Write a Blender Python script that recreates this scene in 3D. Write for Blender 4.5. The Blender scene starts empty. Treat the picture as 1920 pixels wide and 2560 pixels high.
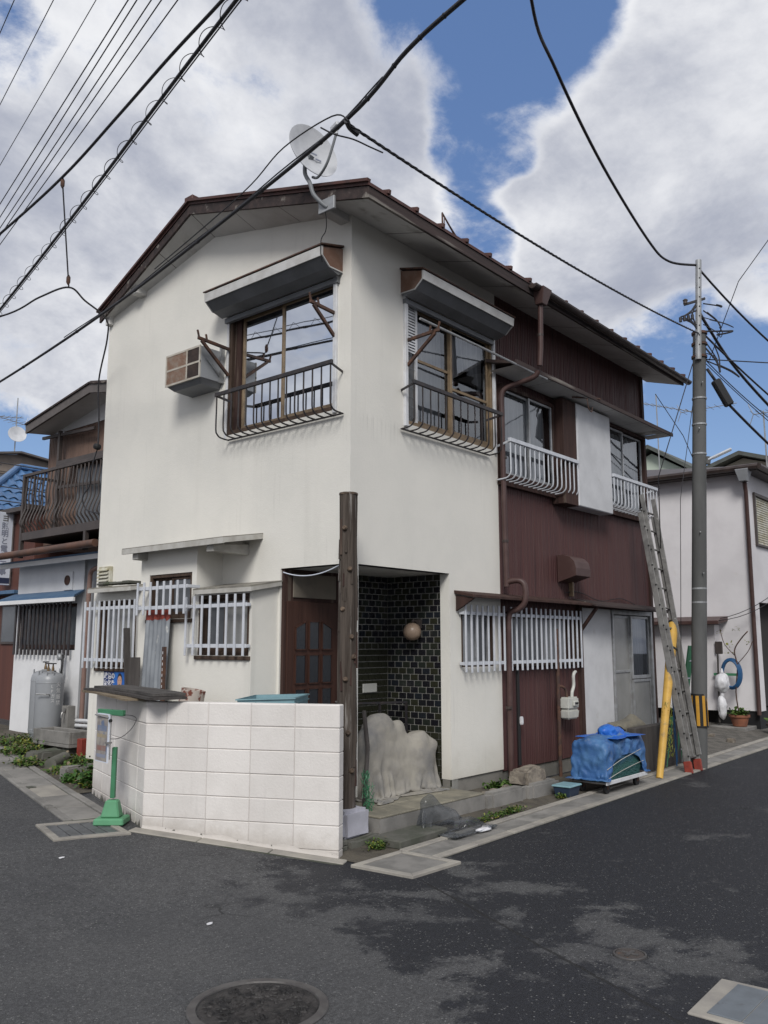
import bpy, bmesh, math, random
from mathutils import Vector, Matrix, noise
rnd = random.Random(7)
scene = bpy.context.scene
col = scene.collection
R = math.radians
# ------------------------------------------------------------------ camera
# world axes: X runs along the brown side of the house, Y along its gable side, origin at the house corner
CAM = Vector((-6.2132, -5.6982, 1.75))
aR, PITCH = R(40.2197), R(8.77)
fw = Vector((math.cos(aR), math.sin(aR), 0)); rt = Vector((math.sin(aR), -math.cos(aR), 0))
cf = fw * math.cos(PITCH) + Vector((0, 0, math.sin(PITCH)))
cu = rt.cross(cf)
cam_d = bpy.data.cameras.new('camera'); cam = bpy.data.objects.new('camera', cam_d); col.objects.link(cam)
cam_d.sensor_fit = 'VERTICAL'; cam_d.sensor_height = 36; cam_d.lens = 36 * 2139 / 2560
cam_d.clip_start = .05; cam_d.clip_end = 2000
cam.matrix_world = Matrix(((rt.x, cu.x, -cf.x, CAM.x), (rt.y, cu.y, -cf.y, CAM.y), (rt.z, cu.z, -cf.z, CAM.z), (0, 0, 0, 1)))
scene.camera = cam
# ------------------------------------------------------------------ sun and sky
SUN_EL = R(40); SUN_DIR = Vector((-.80, -.60, 0))           # towards the sun, on the ground plane
sd = bpy.data.lights.new('sun', 'SUN'); sd.energy = 1.5; sd.angle = R(20); sd.color = (1, .975, .935)
sun = bpy.data.objects.new('sun', sd); col.objects.link(sun)
sv = Vector((SUN_DIR.x * math.cos(SUN_EL), SUN_DIR.y * math.cos(SUN_EL), math.sin(SUN_EL)))
sun.rotation_euler = sv.to_track_quat('Z', 'Y').to_euler(); sun.location = (-20, -15, 25)
scene.view_settings.view_transform = 'Standard'; scene.view_settings.look = 'None'
scene.view_settings.exposure = 0.8; scene.view_settings.gamma = 1.0
scene.view_settings.use_curve_mapping = False

def make_world():
    w = bpy.data.worlds.new('World'); scene.world = w; w.use_nodes = True
    nt = w.node_tree; N = nt.nodes; K = nt.links; N.clear()
    def n(t, **k):
        o = N.new(t)
        for a, b in k.items(): setattr(o, a, b)
        return o
    def sock(x, s):
        if isinstance(x, (int, float, tuple)): s.default_value = x
        else: K.new(x, s)
    def mth(op, a, b=0.0, c=None):
        o = n('ShaderNodeMath', operation=op); sock(a, o.inputs[0]); sock(b, o.inputs[1])
        if c is not None: sock(c, o.inputs[2])
        return o.outputs[0]
    def vm(op, a, b):
        o = n('ShaderNodeVectorMath', operation=op); sock(a, o.inputs[0]); sock(b, o.inputs[1]); return o
    def mr(v, a, b, c=0.0, d=1.0):
        o = n('ShaderNodeMapRange', interpolation_type='SMOOTHSTEP'); K.new(v, o.inputs[0])
        for i, x in enumerate((a, b, c, d)): o.inputs[i + 1].default_value = x
        return o.outputs[0]
    def mix(f, a, b):
        o = n('ShaderNodeMix', data_type='RGBA'); sock(f, o.inputs[0]); sock(a, o.inputs[6]); sock(b, o.inputs[7]); return o.outputs[2]
    tc = n('ShaderNodeTexCoord').outputs['Generated']
    sky = n('ShaderNodeTexSky', sky_type='NISHITA', sun_disc=False, sun_elevation=SUN_EL,
            sun_rotation=math.atan2(SUN_DIR.x, SUN_DIR.y), altitude=50, air_density=1.0, dust_density=.6, ozone_density=2.0)
    sp = n('ShaderNodeSeparateXYZ'); K.new(tc, sp.inputs[0])
    den = mth('ADD', mth('MAXIMUM', sp.outputs[2], 0.0), .42)
    cb = n('ShaderNodeCombineXYZ'); K.new(den, cb.inputs[0]); K.new(den, cb.inputs[1]); K.new(den, cb.inputs[2])
    P = vm('DIVIDE', tc, cb.outputs[0]).outputs[0]
    def noise_(scale, detail, rough, off, vec=P, dist=0.0):
        o = n('ShaderNodeTexNoise'); o.inputs['Scale'].default_value = scale; o.inputs['Detail'].default_value = detail
        o.inputs['Roughness'].default_value = rough; o.inputs['Distortion'].default_value = dist
        K.new(vm('ADD', vec, off).outputs[0], o.inputs['Vector']); return o.outputs[0]
    big = noise_(2.6, 9, .62, (3.1, 1.7, 4.2), dist=.15)
    fine = noise_(9.0, 8, .66, (1.0, 8.0, 2.0), dist=.25)
    shade = noise_(3.0, 8, .6, (9.0, 2.5, 5.5), dist=.3)
    warp = noise_(4.0, 4, .55, (5.0, 5.0, 1.0))
    # openings in the cloud deck where the blue shows (each at a fixed place in the sky)
    gap = 0.0
    for d, r0, r1, s in GAPS:
        dt = mth('ADD', vm('DOT_PRODUCT', tc, d).outputs['Value'], mth('MULTIPLY', mth('SUBTRACT', warp, .5), .012))
        gap = mth('SMOOTH_MAX', gap, mr(dt, math.cos(R(r1)), math.cos(R(r0)), 0, s), .12)
    nz = mth('ADD', mth('MULTIPLY', mth('SUBTRACT', big, .5), 1.25), mth('MULTIPLY', mth('SUBTRACT', fine, .5), .85))
    dens = mth('SUBTRACT', mth('ADD', nz, .74), gap)
    mask = mr(dens, .20, .58)
    thick = mr(mth('ADD', mth('ADD', mth('MULTIPLY', nz, .55), mth('SUBTRACT', .68, gap)), mth('MULTIPLY', mth('SUBTRACT', shade, .5), 1.7)), .22, .96)
    cl = mix(thick, (9.2, 9.3, 9.6, 1), (4.0, 4.3, 5.25, 1))
    low = mr(sp.outputs[2], 0.0, .45)
    blue = mix(low, (3.2, 5.0, 8.4, 1), (1.5, 2.75, 6.0, 1))
    skyc = mix(.55, sky.outputs[0], blue)
    fin = mix(mask, skyc, cl)
    bg = n('ShaderNodeBackground'); bg.inputs[1].default_value = .055; K.new(fin, bg.inputs[0])
    out = n('ShaderNodeOutputWorld'); K.new(bg.outputs[0], out.inputs[0])
def az(x, y):       # compass direction of a point of the sky, from degrees right of the view axis and degrees of elevation
    a, e = R(x), R(y); h = fw * math.cos(a) + rt * math.sin(a)
    return (h.x * math.cos(e), h.y * math.cos(e), math.sin(e))
GAPS = [(az(4.5, 42), 1, 7, .62), (az(9.5, 39.5), 1, 7.5, .95), (az(8.6, 35.5), .5, 5.0, .56), (az(7.4, 31.0), .3, 3.6, .44), (az(6.2, 27), .3, 4.0, .50), (az(5.2, 23), .5, 4.0, .5),
        (az(20, 18), 1, 6, .42), (az(22.5, 12), 2, 9.5, .72), (az(15, 10), 2, 9.5, .65), (az(-24.5, 11.0), 1, 6.5, .60), (az(-28, 34), .5, 5, .34)]
make_world()

# ------------------------------------------------------------------ mesh helpers
V = Vector
class MB:
    def __init__(s): s.v = []; s.f = []
    def quad(s, *p):
        b = len(s.v); s.v += [V(q) for q in p]; s.f.append(tuple(range(b, b + len(p)))); return s
    def box(s, x0, y0, z0, x1, y1, z1):
        x0, x1 = sorted((x0, x1)); y0, y1 = sorted((y0, y1)); z0, z1 = sorted((z0, z1))
        b = len(s.v); s.v += [V(p) for p in ((x0,y0,z0),(x1,y0,z0),(x1,y1,z0),(x0,y1,z0),(x0,y0,z1),(x1,y0,z1),(x1,y1,z1),(x0,y1,z1))]
        s.f += [tuple(b + i for i in q) for q in ((0,3,2,1),(4,5,6,7),(0,1,5,4),(1,2,6,5),(2,3,7,6),(3,0,4,7))]; return s
    def hexa(s, bot, top):
        b = len(s.v); n = len(bot); s.v += [V(p) for p in bot] + [V(p) for p in top]
        s.f.append(tuple(b + i for i in reversed(range(n)))); s.f.append(tuple(b + n + i for i in range(n)))
        for i in range(n): j = (i + 1) % n; s.f.append((b + i, b + j, b + n + j, b + n + i))
        return s
    def prism(s, poly, vec): return s.hexa(poly, [V(p) + V(vec) for p in poly])
    def bar(s, a, b, w, h, up=(0, 0, 1)):
        a, b = V(a), V(b); d = (b - a).normalized(); u = V(up)
        if abs(d.dot(u)) > .98: u = V((1, 0, 0))
        x = d.cross(u).normalized() * w / 2; y = x.cross(d).normalized() * h / 2
        return s.hexa([a - x - y, a + x - y, a + x + y, a - x + y], [b - x - y, b + x - y, b + x + y, b - x + y])
    def tube(s, pts, r, n=8, cap=True):
        pts = [V(p) for p in pts]; m = len(pts); rr = r if isinstance(r, (list, tuple)) else [r] * m
        t0 = (pts[1] - pts[0]).normalized(); u = t0.cross(V((0, 0, 1)))
        if u.length < .05: u = t0.cross(V((1, 0, 0)))
        u.normalize(); b = len(s.v)
        for i, p in enumerate(pts):
            t = (pts[min(i + 1, m - 1)] - pts[max(i - 1, 0)])
            t = t.normalized() if t.length > 1e-9 else t0
            u = (u - t * u.dot(t))
            if u.length < 1e-6: u = t.orthogonal()
            u.normalize(); w = t.cross(u)
            for k in range(n):
                a = 2 * math.pi * k / n; s.v.append(p + (u * math.cos(a) + w * math.sin(a)) * rr[i])
        for i in range(m - 1):
            for k in range(n):
                k2 = (k + 1) % n; s.f.append((b + i*n + k, b + i*n + k2, b + (i+1)*n + k2, b + (i+1)*n + k))
        if cap:
            s.f.append(tuple(b + k for k in reversed(range(n)))); s.f.append(tuple(b + (m-1)*n + k for k in range(n)))
        return s
    def lathe(s, c, prof, n=24, axis=(0, 0, 1)):
        c = V(c); a = V(axis).normalized(); u = a.orthogonal().normalized(); w = a.cross(u); b = len(s.v); m = len(prof)
        for r, h in prof:
            for k in range(n):
                t = 2 * math.pi * k / n; s.v.append(c + a * h + (u * math.cos(t) + w * math.sin(t)) * max(r, 1e-4))
        for i in range(m - 1):
            for k in range(n):
                k2 = (k + 1) % n; s.f.append((b + i*n + k, b + i*n + k2, b + (i+1)*n + k2, b + (i+1)*n + k))
        s.f.append(tuple(b + k for k in reversed(range(n)))); s.f.append(tuple(b + (m-1)*n + k for k in range(n))); return s
    def grid(s, fn, nu, nv):
        b = len(s.v)
        for j in range(nv + 1):
            for i in range(nu + 1): s.v.append(V(fn(i / nu, j / nv)))
        for j in range(nv):
            for i in range(nu):
                a = b + j*(nu+1) + i; s.f.append((a, a + 1, a + nu + 2, a + nu + 1))
        return s
    def mesh(s, mat=None, bevel=0, smooth=False, name='m', seg=1, fix=True):
        me = bpy.data.meshes.new(name); bm = bmesh.new()
        vs = [bm.verts.new(p) for p in s.v]
        for f in s.f:
            try: bm.faces.new([vs[i] for i in f])
            except ValueError: pass
        if fix: bmesh.ops.recalc_face_normals(bm, faces=bm.faces)
        if bevel:
            ed = [e for e in bm.edges if len(e.link_faces) == 2 and e.calc_face_angle(0) > .5]
            bmesh.ops.bevel(bm, geom=ed, offset=bevel, segments=seg, affect='EDGES', clamp_overlap=True)
        bm.to_mesh(me); bm.free()
        if smooth:
            me.polygons.foreach_set('use_smooth', [True] * len(me.polygons))
            if smooth != 'all':
                try: me.set_sharp_from_angle(angle=R(38))
                except Exception: pass
        if mat: me.materials.append(mat)
        return me
WL = {}
def link(o, parent):
    col.objects.link(o)
    if parent is not None:
        o.parent = parent; o.matrix_parent_inverse = Matrix.Translation(-WL.get(parent.name, V((0, 0, 0))))
    return o
def tag(o, label=None, cat=None, group=None, kind=None):
    for k, x in (('label', label), ('category', cat), ('group', group), ('kind', kind)):
        if x: o[k] = x
    return o
def thing(name, label, cat, loc, group=None):
    o = bpy.data.objects.new(name, None); o.location = loc; o.empty_display_size = .1; link(o, None); WL[o.name] = V(loc)
    return tag(o, label, cat, group)
def build(mb, name, mat, parent=None, bevel=0, smooth=False, seg=1, fix=True, **kw):
    o = bpy.data.objects.new(name, mb.mesh(mat, bevel, smooth, name, seg, fix)); link(o, parent); return tag(o, **kw)
def piece(name, me, loc, parent=None, rot=None, scale=None):
    o = bpy.data.objects.new(name, me); o.location = loc
    if rot: o.rotation_euler = rot
    if scale: o.scale = scale
    link(o, parent); return o
def lerp(a, b, t): return V(a) + (V(b) - V(a)) * t
def catmull(pts, n=6):
    P = [V(p) for p in pts]; Q = []
    for i in range(len(P) - 1):
        a, b, c, d = P[max(i-1, 0)], P[i], P[i+1], P[min(i+2, len(P)-1)]
        for k in range(n):
            t = k / n
            Q.append(.5 * ((2*b) + (c - a)*t + (2*a - 5*b + 4*c - d)*t*t + (3*b - a - 3*c + d)*t**3))
    Q.append(P[-1]); return Q
def sag(a, b, s, n=16):
    return [lerp(a, b, i / n) - V((0, 0, s * 4 * (i/n) * (1 - i/n))) for i in range(n + 1)]
def gz(y):
    t = ((-1e4, 0), (-.7, 0), (.95, .16), (2.7, .2), (8, .385), (20, .8), (1e4, .8))
    for (a, b), (c, d) in zip(t, t[1:]):
        if a <= y <= c: return b + (d - b) * (y - a) / (c - a)

# ------------------------------------------------------------------ materials
def L_(c): c /= 255.; return c / 12.92 if c <= .04045 else ((c + .055) / 1.055) ** 2.4
def S(r, g, b): return (L_(r), L_(g), L_(b), 1)
class Mat:
    def __init__(s, name):
        s.m = bpy.data.materials.new(name); s.m.use_nodes = True; s.nt = s.m.node_tree; s.N = s.nt.nodes; s.K = s.nt.links
        s.N.clear(); s.out = s.N.new('ShaderNodeOutputMaterial'); s.b = s.N.new('ShaderNodeBsdfPrincipled'); s.K.new(s.b.outputs[0], s.out.inputs[0])
        s.pos = s.N.new('ShaderNodeNewGeometry').outputs['Position']
    def sock(s, x, k):
        if isinstance(x, (int, float, tuple)): k.default_value = x
        else: s.K.new(x, k)
    def map(s, sc=(1, 1, 1), off=(0, 0, 0), vec=None):
        o = s.N.new('ShaderNodeMapping'); o.inputs['Scale'].default_value = sc; o.inputs['Location'].default_value = off
        s.K.new(vec or s.pos, o.inputs[0]); return o.outputs[0]
    def noise(s, scale, detail=5, rough=.55, vec=None, dist=0):
        o = s.N.new('ShaderNodeTexNoise'); o.inputs['Scale'].default_value = scale; o.inputs['Detail'].default_value = detail
        o.inputs['Roughness'].default_value = rough; o.inputs['Distortion'].default_value = dist; s.K.new(vec or s.pos, o.inputs['Vector']); return o.outputs[0]
    def vor(s, scale, vec=None, out='Distance', feat='F1'):
        o = s.N.new('ShaderNodeTexVoronoi'); o.feature = feat; o.inputs['Scale'].default_value = scale; s.K.new(vec or s.pos, o.inputs['Vector']); return o.outputs[out]
    def mr(s, v, a, b, c=0., d=1.):
        o = s.N.new('ShaderNodeMapRange'); o.interpolation_type = 'SMOOTHSTEP'; s.K.new(v, o.inputs[0])
        for i, x in enumerate((a, b, c, d)): o.inputs[i + 1].default_value = x
        return o.outputs[0]
    def mth(s, op, a, b=0.):
        o = s.N.new('ShaderNodeMath'); o.operation = op; s.sock(a, o.inputs[0]); s.sock(b, o.inputs[1]); return o.outputs[0]
    def mix(s, f, a, b, mode='MIX'):
        o = s.N.new('ShaderNodeMix'); o.data_type = 'RGBA'; o.blend_type = mode; s.sock(f, o.inputs[0]); s.sock(a, o.inputs[6]); s.sock(b, o.inputs[7]); return o.outputs[2]
    def xyz(s, vec=None):
        o = s.N.new('ShaderNodeSeparateXYZ'); s.K.new(vec or s.pos, o.inputs[0]); return o.outputs
    def rand(s): return s.N.new('ShaderNodeObjectInfo').outputs['Random']
    def bump(s, h, strength, dist=.01):
        o = s.N.new('ShaderNodeBump'); o.inputs['Strength'].default_value = strength; o.inputs['Distance'].default_value = dist
        s.K.new(h, o.inputs['Height']); s.K.new(o.outputs[0], s.b.inputs['Normal'])
    def set(s, color=None, rough=None, metal=None, spec=None, **kw):
        for k, x in (('Base Color', color), ('Roughness', rough), ('Metallic', metal), ('Specular IOR Level', spec)):
            if x is not None: s.sock(x, s.b.inputs[k])
        return s.m
def pm(name, c1, c2=None, scale=5, lo=.38, hi=.66, rough=.7, metal=0, bump=0, bscale=80, bdist=.004, stretch=(1, 1, 1), spec=.4, detail=6, c3=None, s3=1.3, lo3=.55, hi3=.75, vary=0, rough2=None):
    m = Mat(name); c = c1
    if c2:
        f = m.mr(m.noise(scale, detail, .6, m.map(stretch)), lo, hi); c = m.mix(f, c1, c2)
        if rough2 is not None: rough = m.mr(f, 0, 1, rough, rough2)
    if c3: c = m.mix(m.mr(m.noise(s3, 6, .62, m.map(stretch, (4, 7, 2))), lo3, hi3), c, c3)
    if vary:
        v = m.mr(m.rand(), 0, 1, 1 - vary, 1 + vary); cb = m.N.new('ShaderNodeVectorMath'); cb.operation = 'SCALE'
        m.sock(c, cb.inputs[0]); m.K.new(v, cb.inputs['Scale']); c = cb.outputs[0]
    if bump: m.bump(m.noise(bscale, 4, .6, m.map(stretch)), bump, bdist)
    return m.set(c, rough, metal, spec)

def stucco():
    m = Mat('white_stucco')
    x = m.xyz()
    st = m.noise(1.0, 6, .6, m.map((2.6, 2.6, .28)))
    c = m.mix(m.mr(m.noise(1.4, 6, .62), .35, .7), (.72, .70, .645, 1), (.675, .66, .61, 1))
    c = m.mix(m.mr(st, .55, .8, 0, .32), c, (.50, .485, .44, 1))
    g = m.mr(m.mth('ADD', x[2], m.mth('MULTIPLY', m.noise(2.2, 5, .6), .9)), .45, 1.25, .5, 0)
    c = m.mix(g, c, (.42, .385, .31, 1))
    run = m.mth('MULTIPLY', m.mr(m.noise(1, 5, .6, m.map((16, 16, .5), (3, 1, 0))), .56, .74), m.mr(m.noise(1.1, 3, .5, m.map((1, 1, 1), (8, 2, 1))), .48, .62))
    c = m.mix(m.mth('MULTIPLY', run, .24), c, (.36, .345, .31, 1))
    sill = m.mth('MULTIPLY', m.mr(x[2], 3.75, 4.06), m.mr(x[2], 4.14, 4.06)); dr = m.mth('MULTIPLY', sill, m.mr(m.noise(1, 5, .65, m.map((22, 22, .7), (1, 4, 2))), .47, .66))
    un = m.mth('MULTIPLY', m.mr(x[1], 2.05, 1.85), m.mr(x[0], 2.75, 2.6)); c = m.mix(m.mth('MULTIPLY', m.mth('MULTIPLY', dr, un), .26), c, (.30, .29, .265, 1))
    pit = m.mr(m.noise(7, 5, .7, m.map((1, 1, 1), (3, 3, 3))), .72, .78, 0, .35)
    c = m.mix(pit, c, (.36, .34, .30, 1))
    h = m.mth('ADD', m.noise(75, 4, .65), m.mth('MULTIPLY', m.noise(22, 3, .5), .7))
    m.bump(h, .30, .007)
    return m.set(c, .88, 0, .25)
def asphalt():
    m = Mat('worn_asphalt'); x = m.xyz()
    # a joint in the surfacing runs from the corner drain towards the viewer; right of it the coarser, darker mix
    sd_ = m.mth('SUBTRACT', m.mth('MULTIPLY', m.mth('ADD', x[0], .9), .9037), m.mth('MULTIPLY', m.mth('ADD', x[1], 1.6), .4281))
    big = m.noise(1.05, 8, .66, m.map((1, 1, 1), (2.2, .3, 0)), .35); med = m.noise(2.6, 7, .68, None, .3); fine = m.noise(60, 4, .7); fin2 = m.noise(170, 3, .7)
    side = m.mr(sd_, -.25, 1.6, 0, .185)
    near = m.mr(m.mth('ABSOLUTE', m.mth('ADD', sd_, .35)), 0, 1.3, .145, 0)
    far = m.mr(sd_, -4.5, -1.2, -.10, 0)
    d = m.mth('ADD', m.mth('ADD', m.mth('ADD', m.mth('ADD', m.mth('MULTIPLY', big, .6), m.mth('MULTIPLY', med, .4)), side), near), far)
    d = m.mth('ADD', d, m.mth('MULTIPLY', m.mth('SUBTRACT', fine, .5), .12))
    dark = m.mr(d, .565, .625)
    base = m.mix(m.mr(m.noise(.8, 5, .6), .3, .7), (.068, .068, .069, 1), (.049, .0495, .052, 1))
    c = m.mix(dark, base, (.0145, .0155, .0195, 1))
    agg = m.mr(fin2, .28, .72, .45, 1.65); sc = m.N.new('ShaderNodeVectorMath'); sc.operation = 'SCALE'; m.K.new(c, sc.inputs[0]); m.K.new(agg, sc.inputs['Scale']); c = sc.outputs[0]
    g2 = m.mth('MULTIPLY', m.mr(m.noise(48, 3, .75), .3, .7, .68, 1.34), m.mr(m.noise(19, 3, .7), .3, .7, .86, 1.15)); s4 = m.N.new('ShaderNodeVectorMath'); s4.operation = 'SCALE'; m.K.new(c, s4.inputs[0]); m.K.new(g2, s4.inputs['Scale']); c = s4.outputs[0]
    vv = m.N.new('ShaderNodeTexVoronoi'); vv.inputs['Scale'].default_value = 62; m.K.new(m.pos, vv.inputs['Vector'])
    cs = m.xyz(vv.outputs['Color'])
    sp = m.mth('MULTIPLY', m.mr(vv.outputs['Distance'], .42, .22), m.mr(cs[0], .84, .92))
    c = m.mix(m.mth('MULTIPLY', sp, .6), c, (.21, .208, .20, 1))
    vb = m.N.new('ShaderNodeTexVoronoi'); vb.inputs['Scale'].default_value = 34; m.K.new(m.pos, vb.inputs['Vector'])
    sb = m.mth('MULTIPLY', m.mr(vb.outputs['Distance'], .16, .08), m.mr(m.xyz(vb.outputs['Color'])[1], .90, .93))
    c = m.mix(m.mth('MULTIPLY', sb, .7), c, (.36, .36, .35, 1))
    wob = m.mth('ADD', sd_, m.mth('MULTIPLY', m.mth('SUBTRACT', m.noise(9, 4, .6), .5), .04))
    jl = m.mth('MULTIPLY', m.mr(m.mth('ABSOLUTE', wob), .016, .006), m.mr(x[1], -1.5, -1.7))
    c = m.mix(m.mth('MULTIPLY', jl, .85), c, (.012, .012, .012, 1))
    # fine crack network, only here and there
    cr = m.N.new('ShaderNodeTexVoronoi'); cr.feature = 'DISTANCE_TO_EDGE'; cr.inputs['Scale'].default_value = .75
    dv = m.N.new('ShaderNodeVectorMath'); dv.operation = 'ADD'; m.K.new(m.pos, dv.inputs[0])
    ns = m.N.new('ShaderNodeTexNoise'); ns.inputs['Scale'].default_value = 3.5; ns.inputs['Detail'].default_value = 5; m.K.new(m.pos, ns.inputs['Vector'])
    sc2 = m.N.new('ShaderNodeVectorMath'); sc2.operation = 'SCALE'; sc2.inputs['Scale'].default_value = .35; m.K.new(ns.outputs['Color'], sc2.inputs[0]); m.K.new(sc2.outputs[0], dv.inputs[1])
    m.K.new(dv.outputs[0], cr.inputs['Vector'])
    ck = m.mth('MULTIPLY', m.mr(cr.outputs['Distance'], .007, .002), m.mr(m.noise(.9, 3, .5, m.map((1, 1, 1), (6, 6, 0))), .60, .68))
    c = m.mix(m.mth('MULTIPLY', ck, .6), c, (.012, .012, .013, 1))
    h = m.mth('ADD', m.mth('MULTIPLY', fin2, .6), m.mth('MULTIPLY', m.vor(120), .8))
    h = m.mth('SUBTRACT', h, m.mth('MULTIPLY', m.mth('ADD', jl, ck), 2.0))
    m.bump(h, .75, .006)
    return m.set(c, m.mr(dark, 0, 1, .82, .66), 0, .35)
def siding_mat():
    m = Mat('brown_metal_siding'); x = m.xyz()
    w = m.noise(1, 4, .6, m.map((21.9, 1, .25)))
    c = m.mix(m.mr(w, .35, .68), (.062, .026, .026, 1), (.086, .038, .036, 1))
    up = m.mr(x[2], 4.2, 5.4)
    fade = m.mth('MULTIPLY', m.mr(m.noise(1, 5, .65, m.map((30, 1, .5), (2, 0, 5))), .45, .75), m.mr(up, 0, 1, .40, 1.0))
    c = m.mix(fade, c, (.115, .078, .068, 1))
    c = m.mix(m.mr(m.noise(1, 5, .6, m.map((9, 1, .35), (8, 0, 1))), .54, .74, 0, .8), c, (.024, .014, .016, 1))
    c = m.mix(m.mr(m.noise(3, 6, .65), .6, .75, 0, .5), c, (.10, .062, .052, 1))
    return m.set(c, m.mr(w, .3, .7, .5, .7), 0, .3)
def wood(name, c1, c2, c3=None, axis='z', rough=.8, k=1.0):
    m = Mat(name); s = {'z': (14, 14, .8), 'x': (.8, 14, 14), 'y': (14, .8, 14)}[axis]; s = tuple(q * k for q in s)
    g = m.noise(1, 7, .65, m.map(s)); c = m.mix(m.mr(g, .35, .65), c1, c2)
    if c3: c = m.mix(m.mr(m.noise(1, 6, .65, m.map(tuple(q * .55 for q in s), (5, 2, 9))), .57, .66), c, c3)
    m.bump(g, .8, .012); return m.set(c, rough, 0, .25)
def glass_mat(name, tint=(.55, .6, .62, 1), refl=.16):
    m = Mat(name); N = m.N; N.remove(m.b)
    tr = N.new('ShaderNodeBsdfTransparent'); tr.inputs[0].default_value = tint
    gl = N.new('ShaderNodeBsdfGlossy'); gl.inputs['Roughness'].default_value = .02; gl.inputs[0].default_value = (.68, .71, .75, 1)
    bp = N.new('ShaderNodeBump'); bp.inputs['Strength'].default_value = .05; bp.inputs['Distance'].default_value = .02; m.K.new(m.noise(1.6, 2, .5), bp.inputs['Height']); m.K.new(bp.outputs[0], gl.inputs['Normal'])
    fr = N.new('ShaderNodeFresnel'); fr.inputs[0].default_value = 1.55
    f = m.mth('ADD', m.mth('MULTIPLY', fr.outputs[0], 1.1), refl)
    mx = N.new('ShaderNodeMixShader'); m.K.new(f, mx.inputs[0]); m.K.new(tr.outputs[0], mx.inputs[1]); m.K.new(gl.outputs[0], mx.inputs[2]); m.K.new(mx.outputs[0], m.out.inputs[0])
    return m.m
def frost(name, c):
    m = Mat(name); m.bump(m.noise(140, 3, .5), .3, .003)
    return m.set(m.mix(m.mr(m.noise(2.5, 4, .6), .3, .7), c, tuple(q * .8 for q in c[:3]) + (1,)), .22, 0, .6)
def tile_mat():
    m = Mat('glazed_porch_tile'); r = m.rand()
    c = m.mix(m.mr(r, .30, .36), (.011, .011, .014, 1), (.019, .023, .019, 1))
    c = m.mix(m.mr(r, .60, .65), c, (.024, .025, .016, 1)); c = m.mix(m.mr(r, .86, .9), c, (.014, .017, .022, 1))
    n_ = m.noise(30, 4, .6); c = m.mix(m.mr(n_, .5, .8, 0, .25), c, (.035, .035, .025, 1))
    m.bump(m.noise(14, 3, .5), .15, .01); return m.set(c, .17, 0, .5)
def rail_mat(): return pm('white_aluminium_bar', (.56, .58, .62, 1), (.48, .50, .54, 1), 8, rough=.42, metal=.0, spec=.5)
M = {}
M['stucco'] = stucco(); M['asphalt'] = asphalt(); M['siding'] = siding_mat(); M['tile'] = tile_mat()
def block_mat():
    m = Mat('painted_block'); x = m.xyz(); g = m.mth('SUBTRACT', x[2], m.mth('MULTIPLY', m.mth('ADD', x[1], .7), .085))
    c = m.mix(m.mr(m.noise(2.2, 6, .6), .35, .68), (.69, .66, .63, 1), (.635, .605, .575, 1)); c = m.mix(m.mr(m.noise(1.6, 6, .65, m.map((1, 1, .6), (4, 7, 2))), .58, .78, 0, .6), c, (.50, .475, .45, 1))
    st = m.mr(m.noise(1, 5, .6, m.map((13, 13, .6), (2, 5, 0))), .60, .78, 0, .28); c = m.mix(st, c, (.40, .38, .36, 1))
    lo = m.mr(m.mth('ADD', g, m.mth('MULTIPLY', m.mth('SUBTRACT', m.noise(7, 5, .65), .5), .30)), .0, .22, .55, 0); c = m.mix(lo, c, (.36, .325, .285, 1))
    ch = m.mr(m.noise(13, 5, .7, m.map((1, 1, 1), (9, 9, 9))), .70, .73); c = m.mix(m.mth('MULTIPLY', ch, .7), c, (.20, .18, .165, 1))
    v = m.mr(m.rand(), 0, 1, .955, 1.035); cb = m.N.new('ShaderNodeVectorMath'); cb.operation = 'SCALE'; m.K.new(c, cb.inputs[0]); m.K.new(v, cb.inputs['Scale'])
    m.bump(m.mth('ADD', m.noise(48, 5, .65), m.mth('MULTIPLY', m.noise(9, 4, .6), .8)), .32, .008); return m.set(cb.outputs[0], .82, 0, .3)
M['blockpaint'] = block_mat()
M['mortar'] = pm('painted_mortar', (.54, .505, .48, 1), (.45, .42, .40, 1), 9, bump=.5, bscale=90, rough=.9)
M['concrete'] = pm('grey_concrete', (.23, .22, .205, 1), (.155, .15, .14, 1), 3, bump=.6, bscale=60, rough=.9, c3=(.09, .088, .08, 1), s3=1.6, vary=.08)
M['concrete_light'] = pm('pale_concrete', (.30, .28, .245, 1), (.23, .215, .195, 1), 4, bump=.5, bscale=70, rough=.9, c3=(.16, .15, .135, 1), s3=2.5, vary=.08)
M['concrete_dark'] = pm('mossy_concrete', (.115, .112, .098, 1), (.07, .075, .058, 1), 4, bump=.6, bscale=50, rough=.92, c3=(.05, .062, .035, 1), s3=2.2, vary=.1)
M['porchtop'] = pm('porch_floor', (.24, .22, .17, 1), (.16, .15, .12, 1), 4, bump=.3, rough=.8, vary=.1)
M['stonepaint'] = pm('lavender_painted_stone', (.40, .40, .45, 1), (.31, .31, .35, 1), 3, bump=.5, bscale=40, rough=.85)
M['rock'] = pm('rough_rock', (.27, .235, .19, 1), (.14, .12, .10, 1), 7, bump=1, bscale=22, bdist=.02, rough=.95)
M['soil'] = pm('bare_soil', (.105, .092, .072, 1), (.062, .055, .045, 1), 5, bump=1, bscale=35, bdist=.02, rough=.97, c3=(.15, .14, .12, 1), s3=12, lo3=.62, hi3=.7)
M['gravel'] = pm('gravel_yard', (.13, .12, .105, 1), (.075, .07, .062, 1), 6, bump=1, bscale=60, bdist=.015, rough=.95, c3=(.20, .19, .17, 1), s3=40, lo3=.6, hi3=.68)
M['iron_black'] = pm('black_iron', (.022, .021, .025, 1), (.045, .036, .034, 1), 12, rough=.5, spec=.4)
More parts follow.
